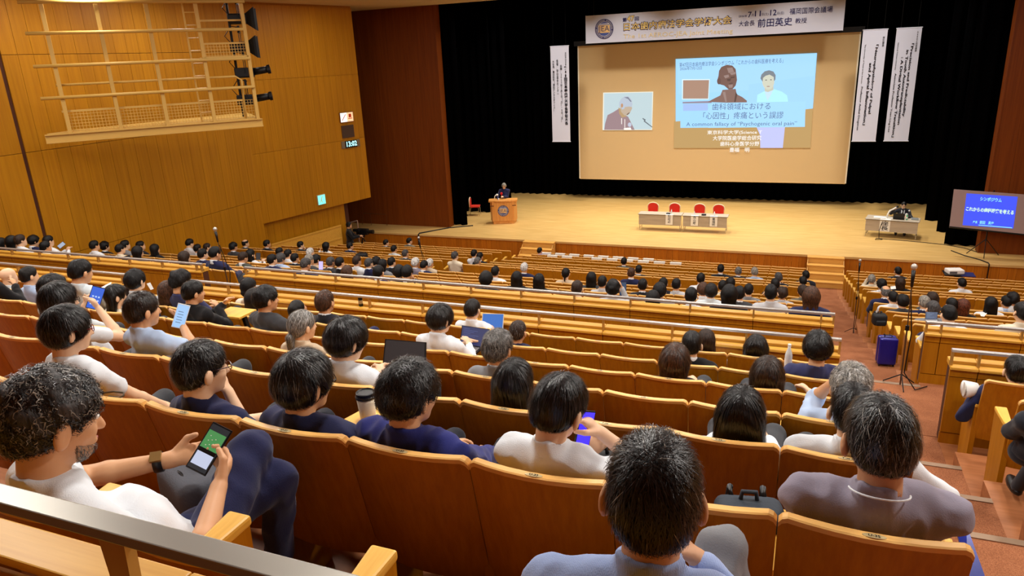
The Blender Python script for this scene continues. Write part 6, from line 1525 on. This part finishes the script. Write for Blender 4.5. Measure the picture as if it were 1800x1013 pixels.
near('man with wavy black hair in dark grey jacket, middle left', 469, 526, 'R', 5.28, 1.05, -30, 0.08, 0.0, h=0.012, hair='wavy', hcol='black', top='jacket', tcol='dkgrey', skin=1, nstr=1200, smm=2.0, slen=0.05, messy=0.5, curl=0.8, seed=69)
near('young man with black hair in white shirt using a dark-blue-screened laptop', 775, 561, 'R', 5.30, 1.05, -24, 0.25, 0.0, h=0.012, hh=0.010, hair='mop', hcol='soft', top='shirt', tcol='white', skin=2, nstr=1500, smm=1.8, slen=0.08, messy=0.15, seed=72, rhand=on_y(824, 606, 5.62), lhand=on_y(812, 606, 5.66))
near('person with medium-length brown hair in dark top, fifth near row', 1187, 634, 'R', 5.28, 1.1, -4, 0.05, 0.0, h=0.013, hh=0.010, hair='mid', hcol='brown', top='jacket', tcol='black', skin=2, nstr=2000, hmix=[('brown', 0.7), ('dkbrown', 0.3)], smm=1.8, slen=0.12, messy=0.12, seed=75)
near('woman with dark brown bob in black t-shirt reaching along the seats', 1349, 660, 'R', 5.28, 1.14, -2, 0.15, 0.0, h=0.013, hh=0.010, hair='bob', hcol='dkbrown', top='tee', tcol='black', sleeve='short', skin=2, nstr=1800, smm=1.8, slen=0.10, messy=0.1, seed=78, rhand=on_y(1424, 690, 5.38), rpole=(0.3, -1, -0.2))
near('man with thinning brown hair in navy jacket beside the laptop users', 911, 583, 'Q', 6.28, 0.963, -8, 0.05, 0.0, h=0.013, hair='thin', hcol='dkbrown', top='jacket', tcol='navy', skin=3, nstr=900, hmix=[('dkbrown', 0.7), ('salt', 0.3)], smm=1.6, slen=0.03, seed=81)
near('person with short black hair in black jacket, beside brown-haired person', 1216, 605, 'Q', 6.28, 1.01, -2, 0.08, 0.0, h=0.013, hair='short', hcol='black', top='jacket', tcol='black', skin=2, nstr=900, smm=1.6, slen=0.07, messy=0.1, seed=84, collar='white')
near('man with messy black hair in navy t-shirt near the right aisle', 1437, 611, 'Q', 6.28, 1.14, 2, 0.10, 0.0, h=0.012, hh=0.010, hair='wavy', hcol='black', top='tee', tcol='navy2', sleeve='short', skin=0, nstr=1800, smm=2.2, slen=0.07, messy=0.5, seed=87)
near('young man with black hair in white shirt using a bright-blue laptop', 831, 544, 'P', 7.28, 1.03, -6, 0.15, 0.0, h=0.013, hair='short', hcol='soft', top='shirt', tcol='white', skin=2, nstr=900, smm=1.6, slen=0.06, messy=0.15, seed=90, rhand=on_y(868, 582, 7.6), lhand=on_y(850, 585, 7.62))
near('woman with long dark brown hair in white shirt by the parapet', 1241, 599, 'P', 7.28, 0.998, -2, 0.08, 0.0, h=0.014, hair='long', hcol='dkbrown', top='shirt', tcol='white', skin=2, nstr=900, smm=1.8, slen=0.18, messy=0.06, seed=93)
near('woman with black bob leaning by the parapet, near the right aisle', 1329, 613, 'P', 7.28, 1.15, 0, 0.15, 0.0, h=0.014, hair='bob', hcol='soft', top='tee', tcol='navy', sleeve='short', skin=2, nstr=900, smm=1.8, slen=0.10, messy=0.1, seed=96)
near('man with black hair in navy suit with white cuff, right block', 1787, 652, 'P', 7.28, 1.15, 6, 0.12, 0.0, h=0.013, hh=0.010, hair='short', hcol='black', top='jacket', tcol='navy', skin=2, nstr=1400, smm=1.6, slen=0.06, seed=99, lhand=on_y(1716, 694, 7.5), lpole=(-0.3, -1, -0.2), collar='white')
near('person in dark jacket with raised forearm, cut by the left edge', -22, 470, 'R', 5.3, 1.03, -20, 0.1, 0.0, h=0.014, hair='short', hcol='black', top='jacket', tcol='black', skin=1, seed=102, rhand=on_y(26, 502, 5.5), rpole=(1, -0.3, -1))
near('person in dark trousers and black shoes, cut by the right edge', 1872, 690, 'R', 5.3, 1.03, 0, 0.1, 0.0, h=0.014, hair='short', hcol='black', top='jacket', tcol='suit', trousers='suit', skin=1, seed=105, shoes=True,
     legs=dict(lk=(1.86, 5.62, -2.86), rk=(2.22, 5.62, -2.86), la=(1.80, 5.86, -3.36), ra=(2.22, 5.86, -3.36)))
# ---- people on and before the stage
def standing(label, x, y, z0, height, yaw, pitch=0.1, facing=1, s=None, group='people at the stage', **kw):
    s = height/1.72
    P = Pose((0, 0.03, 1.60), 0.0, pitch, 0.0, hip=(0, 0.0, 0.93), legs='stand', lh=kw.pop('lh', (-0.2, 0.12, 0.85)), rh=kw.pop('rh', (0.2, 0.12, 0.85)), lpole=(-0.5, -0.7, -0.3), rpole=(0.5, -0.7, -0.3))
    o = person(label, (x, y, z0), P, scale=s, group=group, shoes=True, **kw)
    o.rotation_euler = (0, 0, radians(yaw)); return o
hz = on_y(886, 327, 30.15)
sp = standing('speaker with silver hair in dark jacket behind the lectern', hz.x, 30.15, ZSTAGE, (hz.z-ZSTAGE)/1.60*1.72, 196, 0.3, hair='mop', hcol='grey', top='jacket', tcol='navy', skin=2, h=0.011, hands=True, lh=(0.02, 0.24, 1.16), rh=(0.26, 0.30, 1.06), trousers='suit', nstr=500, hmix=[('grey', 0.6), ('white', 0.4)], smm=1.6, eyes=True, glasses='black', seed=111)
part('red_rosette', MB().ball((0.11, 0.20, 1.30), (0.06, 0.02, 0.06), 12, 8).box(0.09, 0.13, 0.19, 0.205, 1.14, 1.26), plain('rosette_red', (190, 24, 28), 0.7), sp)
part('name_tag', MB().box(-0.02, 0.05, 0.20, 0.21, 1.1, 1.16), PAPER, sp)
hz = on_y(1590, 361, 30.88)
s_ = 1.06
P = Pose((0, 0.17, (hz.z-ZSTAGE)/s_), 0.0, 0.25, 0.0, hip=(0, 0.20, 0.50), lh=(0.30, 0.62, 0.72), rh=(-0.10, 0.52, 0.88), lpole=(0.6, -0.3, -0.8))
P = Pose((0, 0.17, (hz.z-ZSTAGE)/s_), 0.0, 0.25, 0.0, hip=(0, 0.20, 0.50), lh=(-0.18, 0.50, 0.73), rh=(0.30, 0.44, 0.95))
ch = person('chairperson with black hair and dark suit seated behind the grey table', (hz.x, 30.88+0.17*s_, ZSTAGE), P, 'short', 'black', 'jacket', 'suit', 'long', 0.011, 2, scale=s_, group='people at the stage', collar='white', eyes=True, glasses='black', nstr=400, smm=1.4, trousers='suit', seed=114)
ch.rotation_euler = (0, 0, radians(172))
part('tie', MB().hexa([(-0.03, 0.29, 0.62), (0.03, 0.29, 0.62), (0.03, 0.30, 0.62), (-0.03, 0.30, 0.62)], [(-0.02, P.neck[1]+0.075, P.neck[2]-0.03), (0.02, P.neck[1]+0.075, P.neck[2]-0.03), (0.02, P.neck[1]+0.085, P.neck[2]-0.03), (-0.02, P.neck[1]+0.085, P.neck[2]-0.03)]), BLACKP, ch)
part('shirt_front', MB().hexa([(-0.05, 0.275, 0.6), (0.05, 0.275, 0.6), (0.05, 0.285, 0.6), (-0.05, 0.285, 0.6)], [(-0.06, P.neck[1]+0.06, P.neck[2]-0.035), (0.06, P.neck[1]+0.06, P.neck[2]-0.035), (0.06, P.neck[1]+0.07, P.neck[2]-0.035), (-0.06, P.neck[1]+0.07, P.neck[2]-0.035)]), cloth('white', CL['white']), ch)
part('rosette', MB().ball((-0.13, 0.30, 0.76), (0.05, 0.02, 0.05), 12, 8), PAPER, ch)
part('rosette', MB().ball((-0.2, 0.25, 0.90), (0.03, 0.02, 0.03), 12, 8), PAPER, ch)
hz = on_y(607, 396, 24.3)
cm = standing('camera operator in black clothes and cap beside the video camera', hz.x+0.15, 24.3, ZPIT, (hz.z-ZPIT)/1.60*1.72, -62, 0.05, hair='short', hcol='black', top='jacket', tcol='black', skin=1, h=0.016, lh=(-0.08, 0.38, 1.12), rh=(0.12, 0.38, 1.18), trousers='black', seed=117)
part('headset', MB().tube([(0.105*cos(a), 0.03, 1.62+0.13*sin(a)) for a in [k*pi/12 for k in range(13)]], 0.012, 6).ball((0.1, 0.03, 1.6), (0.025, 0.04, 0.04)).ball((-0.1, 0.03, 1.6), (0.025, 0.04, 0.04)), BLACKP, cm)
# ================================================================== hand-held and loose things
def phone(label, c, u, n, w=0.072, hgt=0.15, scr=((150, 190, 250), 0.9), case=BLACKP, extra=None):
    """c centre, u long axis, n screen normal"""
    u = Vector(u).normalized(); n = Vector(n); n = (n-u*n.dot(u)).normalized(); x = u.cross(n)
    o = thing('smartphone', label, 'phone', c)
    M = Matrix((x, u, n)).transposed(); o.rotation_euler = M.to_euler()
    part('case', MB().box(-w/2, w/2, -hgt/2, hgt/2, -0.005, 0.004), case, o, bevel=0.003)
    part('screen', MB().box(-w/2+0.004, w/2-0.004, -hgt/2+0.006, hgt/2-0.006, 0.004, 0.0048), glow('phone_%d_%d_%d' % scr[0], scr[0], scr[1]), o)
    if extra: extra(o, w, hgt)
    return o
CAMD = lambda p: -Vector(p).normalized()
_, P1, b1, _ = m1
c = on_y(368, 789, 1.68)
def pitch_app(o, w, h):
    part('screen_field', MB().box(-w/2+0.006, w/2-0.006, -0.005, h*0.34, 0.0049, 0.0052), glow('field_green', (74, 150, 82), 0.85), o)
    part('screen_panel', MB().box(-w/2+0.008, w/2-0.008, -h*0.38, -0.02, 0.0049, 0.0052), glow('panel_pale', (206, 214, 240), 0.9), o)
    for k in range(7): part('screen_mark', MB().box(-0.02+0.012*(k % 3), -0.016+0.012*(k % 3), 0.005+0.006*k, 0.008+0.006*k, 0.0053, 0.0055), PAPER, o)
    part('screen_bar', MB().box(-w/2+0.006, w/2-0.006, -0.02, -0.006, 0.0053, 0.0055), BLACKP, o)
phone('black smartphone showing a green playing field, held by bearded man', c, _up*0.85+_rt*0.42+_fw*0.35, CAMD(c)+Vector((-0.3, 0, 0.3)), 0.082, 0.178, ((30, 40, 50), 0.5), extra=pitch_app)
c = on_y(1027, 757, 2.40); phone('smartphone with glowing violet screen beside the man in white shirt', c, _up+_rt*0.2, CAMD(c)+_rt*0.9, 0.08, 0.16, ((70, 50, 255), 1.2))
c = on_y(168, 524, 3.60); 
def app_icons(o, w, h):
    for k in range(9): part('screen_icon', MB().box(-0.026+0.02*(k % 3), -0.014+0.02*(k % 3), -0.055+0.03*(k//3), -0.043+0.03*(k//3), 0.0049, 0.0053), glow('icon_pale', (190, 215, 255), 1.0), o)
phone('dark smartphone with blue icon screen held by the woman with glasses', c, _up*0.9+_rt*0.3, CAMD(c), 0.09, 0.18, ((50, 100, 215), 1.0), extra=app_icons)
c = on_y(318, 556, 3.60)
def chat(o, w, h):
    for k in range(5): part('screen_line', MB().box(-0.025, 0.01+0.004*(k % 2), -0.05+0.02*k, -0.046+0.02*k, 0.0049, 0.0052), glow('icon_dark', (90, 110, 140), 0.6), o)
phone('white smartphone with pale blue screen held up by man in blue shirt', c, _up*0.95+_rt*0.28, CAMD(c), 0.085, 0.18, ((165, 205, 250), 1.0), plain('phone_white', (220, 220, 220), 0.4), chat)
c = on_y(577, 567, 6.5); phone('small dark smartphone in the hands of the sleeping man', c, _rt+_up*0.2, CAMD(c), 0.09, 0.16, ((30, 40, 80), 0.6))
c = on_y(222, 454, 11.0); phone('small black smartphone held by the person in black jacket, far left', c, _rt+_up*0.3, CAMD(c), 0.1, 0.2, ((20, 22, 26), 0.4))
c = on_y(108, 431, ROWY['M']+0.5); phone('tiny pale smartphone held up near the left wall', c, _rt+_up*0.8, CAMD(c), 0.1, 0.2, ((190, 200, 220), 0.8))
c = on_y(564, 467, ROWY['M']+0.4); phone('pale lilac smartphone glowing among the far left rows', c, _up, CAMD(c), 0.1, 0.2, ((214, 196, 250), 1.0))
c = on_y(1095, 508, 10.75); phone('dark blue smartphone raised by the man with wavy hair', c, _up, CAMD(c), 0.11, 0.22, ((30, 70, 110), 0.7))
c = on_y(454, 452, 15.4); phone('small black smartphone held by the long-haired woman, far left', c, _up, CAMD(c), 0.12, 0.24, ((30, 30, 40), 0.4))
# laptops
KEYS = plain('laptop_keys', (34, 34, 38), 0.5); SILV = plain('laptop_silver', (176, 176, 178), 0.35, 0.6)
def laptop(label, quad_px, y, scr, body=BLACKP, kb=True, lines=None, frame=BLACKP):
    """screen quad given as photo pixels (tl, tr, br, bl) on the plane at depth y, leaning back"""
    tl, tr, br, bl = [on_y(*p, y+dy) for p, dy in zip(quad_px, (0.08, 0.08, 0.0, 0.0))]
    c = (bl+br)/2; o = thing('laptop', label, 'laptop', c)
    q = [v-c for v in (bl, br, tr, tl)]; n = (q[1]-q[0]).cross(q[3]-q[0]).normalized()
    def sheet(k0, lift, th):
        ctr = sum(q, Vector())/4; Q = [ctr+(v-ctr)*k0+n*lift for v in q]; m = MB()
        m.add(Q+[v-n*th for v in Q], [(0, 1, 2, 3), (7, 6, 5, 4), (0, 4, 5, 1), (1, 5, 6, 2), (2, 6, 7, 3), (3, 7, 4, 0)]); return m
    part('lid', sheet(1.0, 0.0, 0.008), frame, o); part('screen', sheet(0.94, 0.001, 0.001), glow('laptop_%d_%d_%d' % scr[0], scr[0], scr[1]), o)
    x = (q[1]-q[0]).normalized(); L = (q[1]-q[0]).length; back = Vector((x.y, -x.x, 0)).normalized()
    if back.y > 0: back = -back
    m = MB(); d = 0.22*L/0.32; Q = [q[0], q[1], q[1]+back*d, q[0]+back*d]; m.add([v for v in Q]+[v-Vector((0, 0, 0.015)) for v in Q], [(3, 2, 1, 0), (4, 5, 6, 7), (0, 1, 5, 4), (1, 2, 6, 5), (2, 3, 7, 6), (3, 0, 4, 7)])
    part('base', m, body, o)
    if kb:
        for r in range(4):
            for k in range(10):
                p0 = q[0]+x*(L*(0.08+0.085*k))+back*(d*(0.12+0.12*r)); Q = [p0, p0+x*L*0.07, p0+x*L*0.07+back*d*0.1, p0+back*d*0.1]
                m = MB(); m.add([v+Vector((0, 0, 0.003)) for v in Q]+[v for v in Q], [(3, 2, 1, 0), (4, 5, 6, 7), (0, 1, 5, 4), (1, 2, 6, 5), (2, 3, 7, 6), (3, 0, 4, 7)]); part('key', m, SILV, o)
    if lines:
        for k in range(lines[0]):
            t = 0.86-0.72*k/lines[0]; wd = 0.25+0.5*((k*37) % 10)/10
            a = q[0]+(q[3]-q[0])*t+(q[1]-q[0])*0.12+n*0.002; b = a+(q[1]-q[0])*wd; m = MB(); m.bar(a, b, 0.0035, 0.0012, up=n); part('screen_line', m, glow('line_%d' % lines[1][0], lines[1], 0.8), o)
    return o
laptop('laptop with dark navy screen of text before the man in white shirt', ((812, 572), (861, 579), (848, 611), (808, 605)), 5.72, ((34, 44, 96), 0.9), lines=(9, (90, 104, 160)), kb=True)
laptop('laptop with bright blue screen, silver edge, by the parapet', ((848, 551), (886, 552), (884, 580), (846, 577)), 7.66, ((32, 104, 190), 1.0), SILV, kb=False, frame=plain('laptop_edge', (206, 200, 186), 0.4))
laptop('black laptop with dark screen, between man in blue jacket and bowl-cut man', ((677, 596), (749, 602), (748, 652), (672, 646)), 3.86, ((26, 14, 22), 0.6), kb=True)
laptop('laptop with grey-blue text screen in the right block beside suitcase', ((1627, 548), (1649, 549), (1647, 562), (1626, 562)), 10.7, ((52, 74, 110), 0.9), SILV, kb=False, lines=(5, (150, 170, 200)))
# writing tablet with coffee cup
tb = thing('writing_tablet', 'fold-out wooden writing tablet under the coffee cup', 'tablet desk', on_y(668, 738, 2.62))
part('board', MB().prism([(-0.20, -0.2), (-0.05, -0.28), (0.16, -0.24), (0.2, 0.02), (0.1, 0.12), (-0.12, 0.1)], -0.012, 0.012), W_ARM, tb, bevel=0.004); part('arm', MB().bar((0.1, 0.0, -0.02), (0.16, 0.02, -0.3), 0.04), BLACKM, tb)
cc = Vector(tb.location)+Vector((-0.045, -0.03, 0.0125)); cp = thing('coffee_cup', 'white takeaway coffee cup with black lid on wooden tablet', 'cup', cc)
part('cup', MB().lathe([(0.036, 0), (0.037, 0.004), (0.047, 0.12)], n=24), plain('cup_cream', (226, 212, 184), 0.6), cp, smooth=True)
part('lid', MB().lathe([(0.050, 0.118), (0.051, 0.128), (0.048, 0.132), (0.046, 0.145), (0.040, 0.147), (0.036, 0.142)], n=24), BLACKP, cp, smooth=False)
tb2 = thing('writing_tablet', 'empty fold-out wooden tablet beside man in dark grey jacket', 'tablet desk', on_y(415, 551, 5.62))
part('board', MB().box(-0.2, 0.16, -0.13, 0.14, -0.012, 0.012), W_ARM, tb2, bevel=0.004); part('arm', MB().bar((0.1, 0.0, -0.02), (0.14, 0.02, -0.3), 0.04), BLACKM, tb2)
# drinks can on the parapet
cn = thing('drinks_can', 'black drinks can standing on the parapet ledge', 'can', (on_y(634, 543, 7.84).x, 7.855, -3.19+0.001))
part('can', MB().lathe([(0.024, 0), (0.031, 0.008), (0.031, 0.118), (0.026, 0.13)], n=20), plain('can_black', (24, 20, 20), 0.3, 0.3), cn, smooth=True); part('rim', MB().lathe([(0.027, 0.13), (0.027, 0.134)], n=20), CHROME, cn); part('print', MB().lathe([(0.0314, 0.04), (0.0314, 0.09)], n=20), plain('can_gold', (170, 150, 110), 0.4), cn)
# bottle behind the brown-haired woman
bt = bottle('clear water bottle beside the man in navy t-shirt', on_y(1384, 654, 6.55), (222, 226, 226), 0.28)
# suitcase in the aisle
su = thing('suitcase', 'shiny deep blue wheeled suitcase standing in the right aisle', 'suitcase', (1.60, 12.06, FLOORZ['N']+0.005), radians(8)); su.scale = (0.76, 0.76, 0.76)
BLU = plain('suitcase_blue', (26, 26, 128), 0.22, 0.1, 0.6)
part('shell', MB().box(-0.19, 0.17, -0.13, -0.015, 0.04, 0.64), BLU, su, bevel=0.045, segs=3); part('shell', MB().box(-0.19, 0.17, 0.015, 0.13, 0.04, 0.64), BLU, su, bevel=0.045, segs=3)
part('zip_band', MB().box(-0.18, 0.16, -0.016, 0.016, 0.05, 0.63), BLACKP, su); part('handle', MB().tube([(-0.08, 0, 0.64), (-0.08, 0, 0.68), (0.06, 0, 0.68), (0.06, 0, 0.64)], 0.012, 8), BLACKP, su)
part('telescopic_rod', MB().box(-0.07, -0.05, 0.1, 0.135, 0.1, 0.66).box(0.03, 0.05, 0.1, 0.135, 0.1, 0.66), BLACKP, su)
for x in (-0.15, 0.13):
    for y in (-0.09, 0.09): part('wheel', MB().tube([(x-0.012, y, 0.025), (x+0.012, y, 0.025)], 0.025, 12), BLACKP, su)
# bags, papers
def rucksack(label, c, size, mat, rz=0.0, n='backpack'):
    o = thing(n, label, 'bag', c, rz); w, d, h = size
    part('body', MB().box(-w/2, w/2, -d/2, d/2, 0, h), mat, o, bevel=min(size)*0.3, segs=4, smooth=True)
    part('pocket', MB().box(-w*0.36, w*0.36, -d/2-d*0.22, -d/2+0.02, h*0.08, h*0.55), mat, o, bevel=d*0.14, segs=3, smooth=True)
    for sx in (-0.24, 0.24): part('strap', MB().tube([(sx*w, d*0.42, h*0.95), (sx*w, d*0.6, h*1.02), (sx*w*1.1, d*0.75, h*0.7), (sx*w*1.1, d*0.6, h*0.15)], d*0.07, 8), BLACKP, o, smooth=True)
    part('handle', MB().tube([(-w*0.12, d*0.2, h*0.97), (-w*0.1, d*0.2, h*1.1), (w*0.1, d*0.2, h*1.1), (w*0.12, d*0.2, h*0.97)], d*0.05, 8), mat, o, smooth=True)
    part('zip', MB().tube([(-w*0.45, -d*0.2, h*0.3), (-w*0.4, -d*0.2, h*0.93), (0, -d*0.2, h*1.0), (w*0.4, -d*0.2, h*0.93), (w*0.45, -d*0.2, h*0.3)], 0.006, 6), BLACKP, o)
    return o
GB = plain('grey_canvas', (96, 98, 106), 0.85, 0, 0.2, 0.4, 120); DB = plain('slate_nylon', (48, 56, 66), 0.7, 0, 0.3, 0.3, 90); KB = plain('black_nylon', (26, 26, 28), 0.6, 0, 0.3)
q = on_y(300, 868, 1.70); rucksack('grey rucksack on the lap of the bearded man', (q.x-0.06, 1.86, q.z-0.30), (0.34, 0.20, 0.30), GB, radians(-25))
q = on_y(1318, 893, 2.45); rucksack('slate blue bag top showing above the seat beside mauve shirt', (q.x, 2.47, q.z-0.33), (0.26, 0.18, 0.33), DB, 0.2)
q = on_y(642, 448, 18.3); rucksack('black and white backpack on a far left seat back', (q.x, 18.1, q.z-0.1), (0.36, 0.22, 0.2), KB, 0.3); 
q = on_y(1545, 556, 13.0); rucksack('dark bag hanging beside the aisle seat in right block', (q.x, 12.9, q.z-0.12), (0.22, 0.18, 0.2), KB, 0.2)
st = thing('bag_strap', 'loose woven bag strap lying on a seat back near bearded man', 'strap', on_y(205, 696, 2.12)); st.scale = (0.6, 0.6, 0.6)
part('webbing', MB().tube([(-0.16, 0, 0.0), (-0.05, 0.02, 0.02), (0.06, 0.02, 0.025), (0.08, 0.0, 0.012), (0.05, -0.02, 0.0), (-0.06, -0.02, -0.004)], 0.008, 8), plain('webbing_grey', (96, 88, 76), 0.8), st, smooth=True)
part('buckle', MB().box(-0.18, -0.15, -0.012, 0.012, -0.01, 0.012), BLACKP, st)
def sheet(label, corners, cat='paper', mat=PAPER, th=0.003):
    c = sum(corners, Vector())/len(corners); o = thing('paper_sheet', label, cat, c); q = [v-c for v in corners]; n = (q[1]-q[0]).cross(q[2]-q[0]).normalized()
    m = MB(); k = len(q); m.add(q+[v-n*th for v in q], [tuple(range(k)), tuple(range(2*k-1, k-1, -1))]+[(i, k+i, k+(i+1) % k, (i+1) % k) for i in range(k)]); part('sheet', m, mat, o)
    for j in range(4):
        a = q[0]+(q[3]-q[0])*(0.2+0.18*j); b = q[1]+(q[2]-q[1])*(0.2+0.18*j); part('printed_line', MB().bar(a+(b-a)*0.12+n*0.001, a+(b-a)*0.8+n*0.001, 0.004, 0.001, up=n), plain('print_grey', (190, 190, 190), 0.8), o)
    return o
sheet('large white paper held by the man in pale shirt, left', [on_y(166, 512, 5.7), on_y(196, 496, 5.9), on_y(190, 520, 5.7), on_y(172, 524, 5.6)])
sheet('small white leaflet beside the man in pale blue shirt, far left', [on_y(66, 492, 6.6), on_y(82, 484, 6.8), on_y(84, 489, 6.75), on_y(70, 496, 6.6)])
sheet('rolled white paper held up by the person with black bob', [on_y(258, 499, 6.6), on_y(264, 497, 6.6), on_y(270, 508, 6.55), on_y(265, 510, 6.55)])
sheet('white paper in the hands of a woman, right block', [on_y(1565, 504, 18.4), on_y(1574, 503, 18.4), on_y(1575, 508, 18.3), on_y(1566, 509, 18.3)])
sheet('white paper on the lap of long-haired woman, far right', [on_y(1722, 551, 14.6), on_y(1735, 551, 14.6), on_y(1730, 557, 14.4), on_y(1724, 556, 14.4)])
# blue brochure beside the last seat
bc = sheet('glossy blue brochure with white top beside the last seat', [on_y(1678, 924, 2.45), on_y(1698, 926, 2.45), on_y(1732, 1020, 2.30), on_y(1700, 1020, 2.28)], 'brochure', plain('brochure_blue', (44, 64, 190), 0.25, 0, 0.5, 0, 60, 0, 0.35, 22), 0.012)
# white cuff / paper roll at right suit
lf = thing('paper_cuff', 'large white rolled paper in the hand of navy-suited man, right', 'paper roll', on_y(1702, 685, 7.32))
part('roll', MB().tube([(-0.035, 0, 0.0), (0.075, 0.02, 0.0)], [0.085, 0.065], 16), PAPER, lf, smooth=True); part('inner', MB().tube([(-0.04, 0, 0.0), (-0.034, 0, 0.0)], [0.07, 0.07], 16), plain('paper_shade', (205, 200, 190), 0.8), lf)
# still camera of the photographer
q = on_y(1531, 497, q_ph.y+0.28); cam_ = thing('still_camera', 'black still camera with strap raised by the grey-haired photographer', 'camera', q)
part('body', MB().box(-0.1, 0.1, -0.05, 0.05, -0.07, 0.07), BLACKP, cam_, bevel=0.015); part('lens', MB().tube([(0, 0.04, 0), (0, 0.2, 0)], 0.055, 14), BLACKP, cam_); part('display', MB().box(-0.06, 0.06, -0.053, -0.05, -0.04, 0.04), glow('camera_display', (170, 190, 220), 0.7), cam_)
# bag in the gap beside the white shirt
q = on_y(1010, 812, 2.52); rucksack('black bag on the lap of the man in white shirt', (q.x+0.1, 2.52, q.z-0.2), (0.3, 0.2, 0.24), KB, 0.1)
# ------------------------------------------------------------------ labels of the crowd: look, row, place in the row
_seen = {}
for r, lst in CUES.items():
    lst.sort(key=lambda t: t[2])
    n = len(lst)
    rowname = {'V': 'nearest row', 'U': 'second nearest row'}.get(r, '%s row from stage' % ORD[ROWS[::-1].index(r)+1])
    for i, (px, o, x) in enumerate(lst):
        if o['label'] == 'x':
            o['label'] = '%s, %s, %s from left' % (o['d'].replace('person with ', 'person, '), rowname, (ORD[i+1] if i+1 < len(ORD) else 'number %d' % (i+1)))
        del o['d']
bpy.data.objects.remove(_to)
